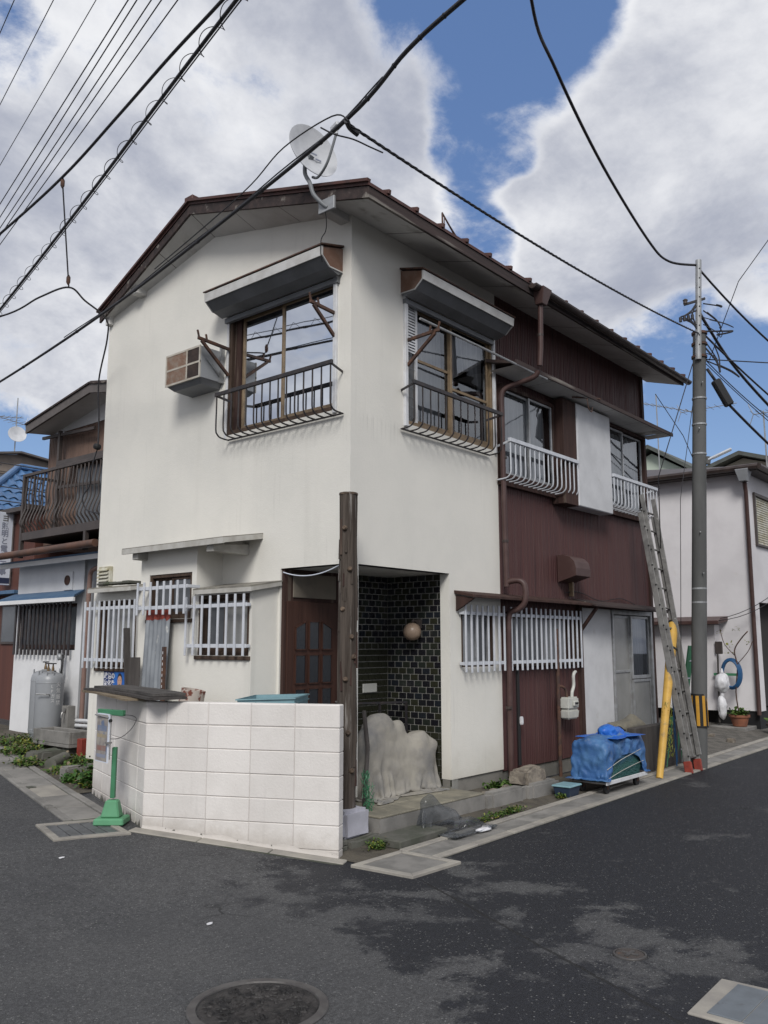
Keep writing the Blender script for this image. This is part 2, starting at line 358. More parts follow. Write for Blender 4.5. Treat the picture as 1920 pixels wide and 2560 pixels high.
M['rust'] = pm('rusty_iron', (.055, .035, .03, 1), (.11, .055, .035, 1), 14, bump=.4, bscale=60, rough=.8)
M['aluminium'] = pm('aged_aluminium', (.40, .41, .42, 1), (.30, .30, .30, 1), 9, rough=.42, metal=.55)
M['ladder'] = pm('weathered_ladder', (.25, .245, .235, 1), (.16, .155, .15, 1), 7, rough=.5, metal=.45, c3=(.42, .41, .39, 1), s3=11, lo3=.63, hi3=.7)
M['whitebar'] = rail_mat()
M['whiteframe'] = pm('white_frame', (.62, .63, .65, 1), (.52, .52, .52, 1), 6, rough=.45)
M['brownframe'] = wood('brown_window_wood', (.050, .033, .025, 1), (.085, .058, .042, 1))
M['tanframe'] = pm('tan_sash', (.23, .165, .10, 1), (.16, .115, .07, 1), 9, rough=.5)
M['darkwood'] = wood('dark_brown_wood', (.038, .022, .019, 1), (.062, .034, .028, 1), (.10, .075, .06, 1))
M['fascia'] = wood('weathered_fascia', (.035, .028, .028, 1), (.062, .045, .042, 1), (.21, .19, .17, 1), 'x', k=.7)
M['soffit'] = pm('grey_soffit', (.56, .55, .53, 1), (.48, .47, .45, 1), 2.4, rough=.85, c3=(.24, .225, .20, 1), s3=1.6, lo3=.58, hi3=.72)
M['roof'] = pm('brown_red_roof', (.085, .036, .029, 1), (.055, .028, .025, 1), 7, rough=.6, c3=(.13, .075, .058, 1), s3=4)
M['gutter'] = pm('brown_gutter', (.036, .026, .024, 1), (.058, .042, .037, 1), 6, rough=.45)
M['downpipe'] = pm('brown_downpipe', (.062, .033, .030, 1), (.080, .047, .042, 1), 5, rough=.48)
M['shutterbox'] = pm('grey_shutter_box', (.15, .155, .165, 1), (.12, .125, .13, 1), 3, rough=.45)
M['shutterface'] = pm('white_shutter_face', (.55, .545, .53, 1), (.45, .44, .42, 1), 5, rough=.5)
M['rustpanel'] = pm('rusty_end_panel', (.155, .085, .058, 1), (.20, .13, .10, 1), 6, rough=.75)
M['glass'] = glass_mat('window_glass', (.82, .84, .86, 1), .13)
M['frost'] = frost('frosted_glass', (.30, .315, .33, 1)); M['frostdark'] = frost('dark_frosted_glass', (.10, .108, .118, 1))
M['frostpale'] = frost('pale_frosted_glass', (.27, .27, .26, 1))
M['doorglass'] = frost('dark_door_glass', (.012, .015, .020, 1))
M['curtain'] = pm('pale_curtain', (.46, .465, .47, 1), (.35, .35, .36, 1), 1, stretch=(22, 22, .2), rough=.9, bump=.6, bscale=1)
M['pinkcurtain'] = pm('pink_curtain', (.46, .36, .41, 1), (.36, .30, .36, 1), 1, stretch=(20, 20, .2), rough=.9)
M['roomshade'] = pm('painted_room_shade', (.035, .033, .032, 1), rough=.95)  # near-black colour stands in for the shade inside rooms
M['door'] = wood('brown_front_door', (.040, .018, .013, 1), (.060, .028, .020, 1), rough=.5)
M['beige'] = pm('beige_panel', (.20, .175, .14, 1), (.16, .14, .115, 1), 4, rough=.8)
M['grout'] = pm('tile_grout', (.25, .245, .225, 1), (.19, .185, .17, 1), 8, rough=.9)
M['post'] = wood('bare_log', (.040, .031, .025, 1), (.088, .072, .060, 1), (.22, .205, .19, 1), k=1.5)
M['knot'] = pm('log_knot', (.055, .038, .027, 1), (.14, .10, .07, 1), 20, rough=.8)
M['greywood'] = wood('grey_weathered_plank', (.05, .046, .044, 1), (.095, .088, .082, 1), axis='y')
M['greyplankz'] = wood('dark_standing_plank', (.045, .04, .038, 1), (.075, .068, .064, 1))
M['tanwood'] = wood('tan_board', (.15, .115, .075, 1), (.21, .17, .12, 1), axis='y')
M['corrugated'] = pm('galvanised_sheet', (.30, .32, .34, 1), (.20, .215, .235, 1), 4, rough=.5, metal=.4, c3=(.50, .50, .48, 1), s3=12, lo3=.62, hi3=.70, stretch=(1, 1, .4))
M['redpaint'] = pm('red_paint', (.24, .04, .025, 1), (.17, .03, .022, 1), 9, rough=.6)
M['crate'] = pm('pale_blue_crate', (.22, .36, .40, 1), (.18, .31, .35, 1), 5, rough=.5)
M['clay'] = pm('rust_stained_clay', (.42, .37, .33, 1), (.15, .045, .03, 1), 9, lo=.48, hi=.56, rough=.8)
M['green'] = pm('green_paint', (.045, .17, .085, 1), (.055, .20, .105, 1), 4, rough=.5)
M['greenbase'] = pm('pale_green_plastic', (.10, .29, .155, 1), (.085, .25, .13, 1), 4, rough=.55)
M['steel'] = pm('plain_steel', (.38, .38, .38, 1), (.28, .27, .26, 1), 8, rough=.4, metal=.7)
M['black'] = pm('black_rubber', (.012, .012, .013, 1), rough=.6)
M['cable'] = pm('cable_sheath', (.020, .020, .024, 1), (.032, .031, .036, 1), 20, rough=.6)
M['gasgrey'] = pm('gas_cylinder_grey', (.27, .28, .295, 1), (.24, .25, .262, 1), 3, rough=.38, spec=.5)
M['brass'] = pm('dull_brass', (.16, .11, .06, 1), rough=.45, metal=.6)
M['shopwall'] = pm('white_shop_render', (.70, .70, .705, 1), (.63, .63, .635, 1), 1.5, bump=.4, bscale=60, rough=.88, c3=(.42, .41, .40, 1), s3=1.4, lo3=.66, hi3=.82)
M['shopgrey'] = pm('grey_shop_render', (.36, .365, .375, 1), (.31, .315, .325, 1), 2, bump=.3, rough=.85)
M['bluemetal'] = pm('blue_edge_metal', (.055, .12, .22, 1), (.085, .15, .24, 1), 7, rough=.5)
M['brownsiding'] = pm('ribbed_brown_siding', (.17, .105, .078, 1), (.13, .082, .062, 1), 1, stretch=(8, 8, .4), rough=.6)
M['brownmetal'] = pm('dark_brown_metal', (.055, .045, .042, 1), (.075, .06, .055, 1), 4, rough=.5)
M['brownroof'] = pm('taupe_roof_trim', (.115, .10, .095, 1), (.09, .08, .075, 1), 4, rough=.6)
M['bluetile'] = pm('blue_roof_tile', (.05, .12, .25, 1), (.075, .16, .31, 1), 6, rough=.3, vary=.15)
M['tanwall'] = pm('tan_far_wall', (.26, .215, .18, 1), (.21, .175, .15, 1), 3, rough=.85)
M['redbrown'] = pm('red_brown_wall', (.115, .045, .033, 1), (.09, .036, .028, 1), 1, stretch=(6, 6, .3), rough=.7)
M['signwhite'] = pm('white_sign', (.62, .66, .74, 1), rough=.4); M['signgrey'] = pm('sign_lettering', (.24, .26, .33, 1), rough=.5); M['signnavy'] = pm('sign_navy', (.03, .04, .08, 1), rough=.5)
M['whitehouse'] = pm('pale_house_render', (.68, .66, .67, 1), (.61, .59, .60, 1), 1.2, bump=.35, bscale=60, rough=.88, c3=(.52, .49, .46, 1), s3=.9, lo3=.62, hi3=.8)
M['polecon'] = pm('pole_concrete', (.105, .106, .104, 1), (.075, .076, .075, 1), 3, bump=.3, bscale=90, rough=.85, stretch=(1, 1, .3))
M['galv'] = pm('galvanised_pole', (.34, .35, .36, 1), (.27, .275, .28, 1), 8, rough=.5, metal=.35)
M['yellow'] = pm('yellow_sleeve', (.56, .34, .07, 1), (.47, .28, .06, 1), 5, rough=.5, c3=(.26, .18, .08, 1), s3=5, lo3=.55, hi3=.72)
M['bandyellow'] = pm('band_yellow', (.52, .27, .03, 1), (.42, .22, .03, 1), 6, rough=.55); M['bandblack'] = pm('band_black', (.012, .012, .012, 1), rough=.6)
M['tarpblue'] = pm('blue_tarp', (.035, .105, .27, 1), (.07, .17, .34, 1), 5, rough=.5, bump=.6, bscale=25, bdist=.01, c3=(.15, .19, .26, 1), s3=6, lo3=.56, hi3=.72)
M['netgreen'] = None
M['cover'] = pm('dusty_cover_sheet', (.31, .29, .25, 1), (.26, .245, .22, 1), 5, rough=.85, spec=.3, bump=.3, bscale=140, bdist=.003, c3=(.17, .168, .166, 1), s3=1.6, lo3=.45, hi3=.66)
def film():
    m = Mat('clear_grey_plastic'); c = m.mix(m.mr(m.noise(6, 5, .6), .4, .65), (.09, .095, .105, 1), (.20, .205, .215, 1)); m.set(c, .16, 0, .6); m.bump(m.noise(7, 3, .5), .25, .02)
    tr = m.N.new('ShaderNodeBsdfTransparent'); tr.inputs[0].default_value = (.8, .82, .84, 1); mx = m.N.new('ShaderNodeMixShader'); m.K.new(m.mr(m.noise(3, 4, .6), .35, .65, .14, .34), mx.inputs[0]); m.K.new(tr.outputs[0], mx.inputs[1]); m.K.new(m.b.outputs[0], mx.inputs[2]); m.K.new(mx.outputs[0], m.out.inputs[0]); return m.m
M['bagdark'] = film()
M['plasticwhite'] = pm('white_plastic', (.66, .66, .68, 1), (.56, .56, .58, 1), 9, rough=.4, bump=.7, bscale=24, bdist=.01)
M['meter'] = pm('meter_enamel', (.52, .52, .48, 1), (.44, .44, .41, 1), 6, rough=.4)
M['terracotta'] = pm('terracotta_pot', (.26, .10, .055, 1), (.19, .08, .05, 1), 8, rough=.8)
M['hose'] = pm('blue_hose', (.02, .085, .20, 1), rough=.4)
M['leaf'] = pm('weed_leaf', (.045, .095, .018, 1), (.085, .135, .028, 1), 9, rough=.6, spec=.3); M['leafyellow'] = pm('yellow_weed_leaf', (.22, .22, .03, 1), (.14, .17, .03, 1), 12, rough=.6)
M['leafdark'] = pm('fern_leaf', (.03, .085, .015, 1), (.055, .125, .022, 1), 9, rough=.6)
M['grate'] = pm('steel_grating', (.125, .13, .135, 1), (.085, .088, .09, 1), 8, rough=.55, metal=.2)
M['bluegrate'] = pm('painted_steel_cover', (.155, .175, .195, 1), (.12, .135, .15, 1), 5, rough=.5, metal=.2, c3=(.08, .08, .08, 1), s3=7, lo3=.62, hi3=.72)
M['castiron'] = pm('cast_iron', (.030, .027, .026, 1), (.010, .009, .009, 1), 9, lo=.45, hi=.55, rough=.55, bump=1, bscale=24, bdist=.015)
M['castring'] = pm('cast_iron_ring', (.10, .095, .092, 1), (.065, .06, .06, 1), 12, rough=.5, metal=.3)
M['castrust'] = pm('rusty_valve_lid', (.06, .05, .045, 1), (.26, .10, .02, 1), 16, lo=.58, hi=.66, rough=.6)
M['acbeige'] = pm('aged_ac_case', (.50, .47, .41, 1), (.40, .355, .29, 1), 6, rough=.5, c3=(.25, .14, .085, 1), s3=6, lo3=.64, hi3=.74)
M['acrust'] = pm('rusty_ac_grille', (.30, .185, .13, 1), (.36, .29, .235, 1), 9, rough=.7); M['acdark'] = pm('dark_ac_grille', (.055, .04, .036, 1), (.085, .06, .05, 1), 9, rough=.7)
M['dish'] = pm('dish_white', (.52, .53, .55, 1), (.44, .45, .47, 1), 5, rough=.4); M['dishgrey'] = pm('dish_arm_grey', (.17, .18, .19, 1), rough=.5)
M['lampbrown'] = pm('dusty_lamp_globe', (.26, .19, .14, 1), (.20, .15, .12, 1), 6, rough=.35)
M['posterblue'] = pm('poster_blue', (.02, .115, .42, 1), (.03, .20, .55, 1), 2, rough=.45); M['posternavy'] = pm('poster_navy', (.012, .03, .12, 1), rough=.45)
M['posterskin'] = pm('poster_skin', (.48, .29, .21, 1), rough=.5); M['posterblack'] = pm('poster_black', (.014, .014, .018, 1), rough=.5); M['posterwhite'] = pm('poster_white', (.70, .70, .72, 1), rough=.5)
M['boardprint'] = pm('sun_faded_print', (.34, .31, .27, 1), (.22, .20, .20, 1), 14, rough=.5, c3=(.12, .16, .25, 1), s3=7, lo3=.55, hi3=.62)
M['printblue'] = pm('faded_blue_print', (.14, .18, .27, 1), (.2, .22, .28, 1), 18, rough=.5); M['printtan'] = pm('faded_tan_print', (.36, .29, .18, 1), (.28, .25, .2, 1), 18, rough=.5); M['printred'] = pm('faded_red_print', (.26, .13, .11, 1), (.24, .18, .16, 1), 18, rough=.5)
M['palegreen'] = pm('pale_green_gable', (.46, .52, .44, 1), rough=.8); M['greyroof'] = pm('grey_green_roof', (.09, .10, .09, 1), (.07, .075, .07, 1), 4, rough=.7); M['beigewall'] = pm('beige_far_gable', (.42, .39, .32, 1), rough=.85)
M['foundation'] = pm('foundation_concrete', (.20, .19, .17, 1), (.13, .125, .112, 1), 3, bump=.5, bscale=50, rough=.92)
M['louvre'] = pm('louvre_cream', (.50, .49, .42, 1), (.36, .33, .22, 1), 8, rough=.6)
M['whitepanel'] = pm('white_plaster_panel', (.58, .585, .60, 1), (.50, .505, .52, 1), 2, bump=.3, bscale=40, rough=.85, c3=(.36, .35, .33, 1), s3=1.5, lo3=.62, hi3=.8)
M['canopytop'] = pm('canopy_sheet', (.24, .225, .19, 1), (.15, .14, .125, 1), 5, rough=.7); M['canopyedge'] = pm('canopy_edge_paint', (.46, .45, .42, 1), (.36, .345, .31, 1), 6, rough=.75)
def net():
    m = Mat('green_blue_net'); x = m.xyz(); f = m.mr(m.mth('ADD', x[2], m.mth('MULTIPLY', m.noise(4, 4, .6), .25)), .42, .62)
    c = m.mix(f, (.016, .085, .075, 1), (.03, .115, .27, 1)); c = m.mix(m.mr(m.noise(60, 3, .6), .45, .75, 0, .6), c, (.14, .21, .24, 1))
    m.bump(m.noise(14, 5, .65, m.map((1, 1, 3))), 1, .03); return m.set(c, .7, 0, .3)
M['netgreen'] = net()
def text(body, size, origin, right, up, mat, parent, name='lettering', align='LEFT', bold=0.0):
    cu_ = bpy.data.curves.new('t', 'FONT'); cu_.body = body; cu_.size = size; cu_.align_x = align; cu_.offset = bold
    o = bpy.data.objects.new('t', cu_); col.objects.link(o); dg = bpy.context.evaluated_depsgraph_get()
    me = bpy.data.meshes.new_from_object(o.evaluated_get(dg)); bpy.data.objects.remove(o); bpy.data.curves.remove(cu_)
    r, u, og = V(right).normalized(), V(up).normalized(), V(origin)
    for v in me.vertices: v.co = og + r * v.co.x + u * v.co.y
    me.materials.clear(); me.materials.append(mat); ob = bpy.data.objects.new(name, me); return link(ob, parent)
def blob(center, ells, nu=40, nv=24, wr=.02, ws=6., zmin=None, seed=0, fold=0.0, ridge=0.0):
    # one closed skin drawn round a cluster of ellipsoids (star-shaped about its centre), with cloth wrinkles
    mb = MB(); C = V(center); b = 0
    for j in range(nv + 1):
        ph = math.pi * j / nv
        for i in range(nu):
            th = 2 * math.pi * i / nu; d = V((math.sin(ph)*math.cos(th), math.sin(ph)*math.sin(th), math.cos(ph))); best = .002
            for (cx, cy, cz, rx, ry, rz) in ells:
                o = C - V((cx, cy, cz)); sx = V((1/rx, 1/ry, 1/rz)); oo = V((o.x*sx.x, o.y*sx.y, o.z*sx.z)); dd = V((d.x*sx.x, d.y*sx.y, d.z*sx.z))
                A = dd.dot(dd); B = oo.dot(dd); q = B*B - A*(oo.dot(oo) - 1)
                if q > 0:
                    t = (-B + math.sqrt(q)) / A; best = max(best, t)
            p = C + d * best
            w = noise.noise(V((p.x*ws + seed, p.y*ws, p.z*ws*.8))) + .5 * noise.noise(V((p.x*ws*2.3, p.y*ws*2.3 + seed, p.z*ws*2)))
            if fold: w += fold * math.sin(th * 9 + 3 * noise.noise(p * 3)) * math.sin(ph)
            if ridge: w += ridge * (1 - 3.2 * abs(noise.noise(V((p.x*ws*.9, p.y*ws*.9 + seed, p.z*ws*.7)))) + .6 * (1 - 3 * abs(noise.noise(V((p.z*ws*2, p.x*ws*2, p.y*ws*2 + seed))))))
            p = p + d * (w * wr)
            if zmin is not None: p.z = max(p.z, zmin)
            mb.v.append(p)
    for j in range(nv):
        for i in range(nu):
            i2 = (i + 1) % nu; mb.f.append((j*nu + i, j*nu + i2, (j+1)*nu + i2, (j+1)*nu + i))
    return mb

import numpy as np
def cloth(x0, x1, y0, y1, z0, nx, ny, ells=(), boxes=(), floor=0.0, clamp=None, slack=1.06, steps=110, seed=1, crumple=0.0):
    """a sheet dropped over solids with a small mass-spring solver, so that the folds are those of hanging cloth"""
    rg = np.random.default_rng(seed); X, Y = np.meshgrid(np.linspace(x0, x1, nx), np.linspace(y0, y1, ny)); Pn = np.stack([X, Y, np.full_like(X, z0)], -1); Pn += rg.normal(0, .006, Pn.shape); Pp = Pn.copy()
    dx, dy = (x1 - x0) / (nx - 1) * slack, (y1 - y0) / (ny - 1) * slack; dd = math.hypot(dx, dy)
    def con(a, b, L, k):
        A, B = Pn[a], Pn[b]; d = B - A; l = np.sqrt((d * d).sum(-1, keepdims=True)) + 1e-9; c = d * ((l - L) / l * .5 * k); Pn[a] += c; Pn[b] -= c
    S_ = slice; cons = []
    for o_ in (0, 1):
        cons.append(((S_(None), S_(o_, nx - 1, 2)), (S_(None), S_(o_ + 1, nx, 2)), dx, 1.0)); cons.append(((S_(o_, ny - 1, 2), S_(None)), (S_(o_ + 1, ny, 2), S_(None)), dy, 1.0))
        for p_ in (0, 1):
            cons.append(((S_(o_, ny - 1, 2), S_(p_, nx - 1, 2)), (S_(o_ + 1, ny, 2), S_(p_ + 1, nx, 2)), dd, .6)); cons.append(((S_(o_, ny - 1, 2), S_(p_ + 1, nx, 2)), (S_(o_ + 1, ny, 2), S_(p_, nx - 1, 2)), dd, .6))
    bend = [((S_(None), S_(o_, nx - 2, 4)), (S_(None), S_(o_ + 2, nx, 4)), 2 * dx) for o_ in range(4)] + [((S_(o_, ny - 2, 4), S_(None)), (S_(o_ + 2, ny, 4), S_(None)), 2 * dy) for o_ in range(4)]
    def fit(a, b):
        return Pn[a].shape == Pn[b].shape
    def trim(a, b):
        n0 = min(Pn[a].shape[0], Pn[b].shape[0]); n1 = min(Pn[a].shape[1], Pn[b].shape[1]); return n0, n1
    def con2(a, b, L, k):
        A, B = Pn[a], Pn[b]; n0, n1 = min(A.shape[0], B.shape[0]), min(A.shape[1], B.shape[1]); A, B = A[:n0, :n1], B[:n0, :n1]
        d = B - A; l = np.sqrt((d * d).sum(-1, keepdims=True)) + 1e-9; c = d * ((l - L) / l * .5 * k); A += c; B -= c
    for st in range(steps):
        vel = (Pn - Pp) * .94; Pp = Pn.copy(); Pn += vel; Pn[..., 2] -= 9.8 * (1 / 60.) ** 2 * 1.6
        for it in range(7):
            for a_, b_, L_2, k_ in cons: con2(a_, b_, L_2, k_)
            for a_, b_, L_2 in bend: con2(a_, b_, L_2, .05)
            for (cx, cy, cz, rx, ry, rz) in ells:
                q = (Pn - np.array([cx, cy, cz])) / np.array([rx, ry, rz]); l = np.sqrt((q * q).sum(-1)); m_ = l < 1.02
                if m_.any(): Pn[m_] = np.array([cx, cy, cz]) + q[m_] / (l[m_][:, None] + 1e-9) * 1.02 * np.array([rx, ry, rz]); Pp[m_] += (Pn[m_] - Pp[m_]) * .7
            for (a0, b0, c0, a1, b1, c1) in boxes:
                lo = np.array([a0, b0, c0]); hi = np.array([a1, b1, c1]); m_ = ((Pn > lo) & (Pn < hi)).all(-1)
                if m_.any():
                    q = Pn[m_]; pen = np.concatenate([q - lo, hi - q], -1); pen[:, 2] = 9; k_ = pen.argmin(-1)
                    for ax_ in range(3):
                        w_ = k_ == ax_; q[w_, ax_] = lo[ax_]; w_ = k_ == ax_ + 3; q[w_, ax_] = hi[ax_]
                    Pn[m_] = q; Pp[m_] += (q - Pp[m_]) * .7
            m_ = Pn[..., 2] < floor + .004
            if m_.any(): Pn[m_, 2] = floor + .004; Pp[m_] += (Pn[m_] - Pp[m_]) * .8
            if clamp is not None: np.clip(Pn, np.array(clamp[0]), np.array(clamp[1]), out=Pn)
    if crumple:       # sharp little creases on top of the hanging folds
        gy, gx = np.gradient(Pn, axis=0), np.gradient(Pn, axis=1); nn = np.cross(gx, gy); nn /= np.linalg.norm(nn, axis=-1, keepdims=True) + 1e-9
        for j in range(ny):
            for i in range(nx):
                p = V(Pn[j, i]); f_ = (1 - 4 * abs(noise.noise(p * 5.5 + V((seed, 0, 0))))) + .55 * (1 - 4 * abs(noise.noise(V((p.x * 13, p.y * 13, p.z * 9 + seed))))); w_ = min(1, (p.z - floor) / .05)
                Pn[j, i] += nn[j, i] * (crumple * f_ * max(w_, .1))
        if clamp is not None: np.clip(Pn, np.array(clamp[0]) - .02, np.array(clamp[1]), out=Pn)
    mb = MB(); mb.v = [V(p) for p in Pn.reshape(-1, 3)]
    for j in range(ny - 1):
        for i in range(nx - 1): a_ = j * nx + i; mb.f.append((a_, a_ + 1, a_ + nx + 1, a_ + nx))
    return mb
def soft(o, lv=1, thick=.004):
    s_ = o.modifiers.new('smooth', 'SUBSURF'); s_.levels = lv; s_.render_levels = lv
    if thick: t_ = o.modifiers.new('thickness', 'SOLIDIFY'); t_.thickness = thick
    return o
# ================================================================== ground
def sheet(name, mat, xs, ys, dz, kind='structure', parent=None):
    """flat strips following the slope of the street; xs(y) -> (x0, x1)"""
    mb = MB(); cuts = sorted(set(list(ys) + [y for y in (-.7, -.3, .1, .5, .95, 1.8, 2.7, 5, 8, 20) if ys[0] < y < ys[-1]]))
    for a, b in zip(cuts, cuts[1:]):
        (a0, a1), (b0, b1) = xs(a), xs(b)
        mb.quad((a0, a, gz(a) + dz), (a1, a, gz(a) + dz), (b1, b, gz(b) + dz), (b0, b, gz(b) + dz))
    return build(mb, name, mat, parent, kind=kind)
road = sheet('road', M['asphalt'], lambda y: (-140, 140), (-140, -.7, .95, 140), 0.0)
soil = sheet('soil_patch', M['soil'], lambda y: (-1.61 + .26 * (y - 1.68) + .1, .9), (2.72, 10.5), .006)
yard = sheet('gravel_yard', M['gravel'], lambda y: (7.0, 40), (-.72, 12), .006)
verge = sheet('soil_verge', M['soil'], lambda y: (-.82, 7.4), (-.86, -.02), .005)
def slab(mb, o, t, n, s0, s1, w0, w1, h, dz=0.0):
    pts = []
    for s, w in ((s0, w0), (s1, w0), (s1, w1), (s0, w1)):
        p = V((o[0], o[1], 0)) + V((t[0], t[1], 0)) * s + V((n[0], n[1], 0)) * w; pts.append(V((p.x, p.y, gz(p.y) + dz - .05)))
    return mb.hexa(pts, [p + V((0, 0, h + .05)) for p in pts])
# gutter along the right-hand street
gut = tag(bpy.data.objects.new('street_gutter', MB().quad((-.28, -1.285, .004), (13, -.93, .004), (13, -.5, .004), (-.28, -.84, .004)).mesh(M['concrete_dark'])), kind='structure'); link(gut, None)
T = V((1, .027, 0)).normalized(); Nn = V((-T.y, T.x, 0)); s = 0.0; i = 0
while s < 12.6:
    Ls = .6
    j = rnd.uniform(-.004, .004)
    for nm, w0, w1, h, mt in (('kerb_stone', -.0, .085, .022, 'concrete_light'), ('gutter_slab', .093, .335, .012, 'concrete'), ('kerb_stone', .343, .425, .024, 'concrete_light')):
        mb = slab(MB(), (-.28, -1.28), T, Nn, s + .005, s + Ls - .005, w0, w1, h + rnd.uniform(-.003, .003)); build(mb, nm, M[mt], gut, bevel=.006)
    s += Ls
# gutter along the left-hand street
gl = tag(bpy.data.objects.new('lane_gutter', MB().mesh(None)), kind='structure')
TL = V((.257, .966, 0)).normalized(); NL = V((TL.y, -TL.x, 0))
mbg = MB()
for a in range(10):
    p, q = V((-1.97, 1.62, 0)) + TL * a, V((-1.97, 1.62, 0)) + TL * (a + 1)
    mbg.quad(*[V((z.x, z.y, gz(z.y) + .004)) for z in (p, q, q + NL * .47, p + NL * .47)])
gl.data = mbg.mesh(M['concrete_dark']); link(gl, None)
s = 0.03; i = 0
while s < 9.5:
    for nm, w0, w1, h, mt in (('kerb_stone', 0, .075, .02, 'concrete'), ('gutter_slab', .085, .365, .012, 'concrete_light' if i == 2 else 'concrete'), ('kerb_stone', .375, .455, .022, 'concrete')):
        build(slab(MB(), (-1.97, 1.62), TL, NL, s + .006, s + .594, w0, w1, h + rnd.uniform(-.004, .004)), nm, M[mt], gl, bevel=.007)
    s += .6; i += 1
build(MB().box(-1.47, 3.28, gz(3.3) + .0, -1.36, 3.40, gz(3.3) + .0185), 'lift_hole', M['concrete_dark'], gl)
# corner drain and lane grating
o = thing('drain_cover', 'square concrete drain lid at the street corner below the stone block', 'drain cover', (-.6, -1.2, 0))
Q = [(-.94, -.89), (-.89, -1.48), (-.285, -1.50), (-.30, -.885)]
def ring(Q, k, h, name, mat, par, z0=-.04):
    cx = sum(q[0] for q in Q) / 4; cy = sum(q[1] for q in Q) / 4
    I = [(cx + (x - cx) * k, cy + (y - cy) * k) for x, y in Q]
    for a in range(4):
        b = (a + 1) % 4; mb = MB(); P = [Q[a], Q[b], I[b], I[a]]
        mb.hexa([(x, y, gz(y) + z0) for x, y in P], [(x, y, gz(y) + h) for x, y in P]); build(mb, name, mat, par, bevel=.004)
    return I
I = ring(Q, .80, .022, 'drain_frame', M['concrete_light'], o)
I2 = [(-.612 + (x + .612) * .985, -1.19 + (y + 1.19) * .985) for x, y in I]
build(MB().hexa([(x, y, -.04) for x, y in I2], [(x, y, .015) for x, y in I2]), 'drain_lid', M['concrete'], o, bevel=.005)
o = thing('lane_drain', 'drain grating in a concrete surround beneath the green sign stand', 'drain grating', (-2.0, 1.25, gz(1.25)))
Q = [(-2.22, 1.67), (-2.39, 1.05), (-1.80, .84), (-1.66, 1.46)]
I = ring(Q, .80, .018, 'drain_frame', M['concrete_light'], o)
for a in range(5):
    t0, t1 = a / 5 + .012, (a + 1) / 5 - .012
    P = [lerp((*I[0], 0), (*I[3], 0), t0), lerp((*I[1], 0), (*I[2], 0), t0), lerp((*I[1], 0), (*I[2], 0), t1), lerp((*I[0], 0), (*I[3], 0), t1)]
    build(MB().hexa([(p.x, p.y, gz(p.y) - .03) for p in P], [(p.x, p.y, gz(p.y) + .008) for p in P]), 'grating_panel', M['grate'], o, bevel=.003)
build(MB().hexa([(x, y, gz(y) - .04) for x, y in I], [(x, y, gz(y) - .001) for x, y in I]), 'drain_bed', M['concrete_dark'], o)
# steel cover at lower right of the street
o = thing('trench_cover', 'blue-grey steel trench cover with pale concrete surround in the asphalt', 'drain cover', (-1.6, -4.3, 0))
Q = [(-1.91, -3.955), (-1.38, -3.935), (-1.33, -4.75), (-1.90, -4.77)]
build(MB().hexa([(x, y, -.03) for x, y in Q], [(x, y, .012) for x, y in Q]), 'drain_frame', M['concrete_light'], o, bevel=.008)
for a in range(4):
    y0 = -4.035 - a * .165; build(MB().box(-1.865, y0 - .16, -.02, -1.42, y0, .018), 'cover_plate', M['bluegrate'], o, bevel=.003)
# manholes
def manhole(c, r, label, name, m1, m2):
    o = thing(name, label, 'manhole cover', c)
    build(MB().lathe(c, [(r, -.02), (r, .006), (r * .985, .010), (r * .87, .010), (r * .86, .002), (r * .86, -.02)], 48), 'rim', m1, o)
    mb = MB().lathe((c[0], c[1], 0), [(r * .85, -.02), (r * .85, .004), (r * .82, .007), (0.001, .007)], 48); lid = build(mb, 'lid', m2, o)
    mb = MB()
    if r > .2:
        for k in range(150):
            a = rnd.uniform(0, 6.28); q = math.sqrt(rnd.random()) * r * .72; x, y = c[0] + math.cos(a) * q, c[1] + math.sin(a) * q; w = rnd.uniform(.012, .03); b = rnd.uniform(0, 3)
            dx, dy = math.cos(b) * w, math.sin(b) * w; mb.hexa([(x - dx - dy * .5, y - dy + dx * .5, .006), (x + dx - dy * .4, y + dy + dx * .4, .006), (x + dx + dy * .5, y + dy - dx * .5, .006), (x - dx + dy * .4, y - dy - dx * .4, .006)],
                                                                [(x - dx * .7 - dy * .3, y - dy * .7 + dx * .3, .016), (x + dx * .7 - dy * .2, y + dy * .7 + dx * .2, .016), (x + dx * .7 + dy * .3, y + dy * .7 - dx * .3, .012), (x - dx * .7 + dy * .2, y - dy * .7 - dx * .2, .012)])
        build(mb, 'cast_pattern', m2, lid, bevel=.002, kind='stuff')
    else:
        build(MB().box(c[0] - .05, c[1] - .012, .007, c[0] + .05, c[1] + .012, .012).box(c[0] - .012, c[1] - .05, .007, c[0] + .012, c[1] + .05, .0115), 'cast_pattern', m1, lid)
manhole((-3.18, -2.33, 0), .345, 'large round cast iron manhole cover in the asphalt nearest the viewer', 'manhole_cover', M['castring'], M['castiron'])
manhole((-1.34, -3.41, 0), .095, 'small rusty round valve cover in the dark asphalt', 'valve_cover', M['castring'], M['castrust'])

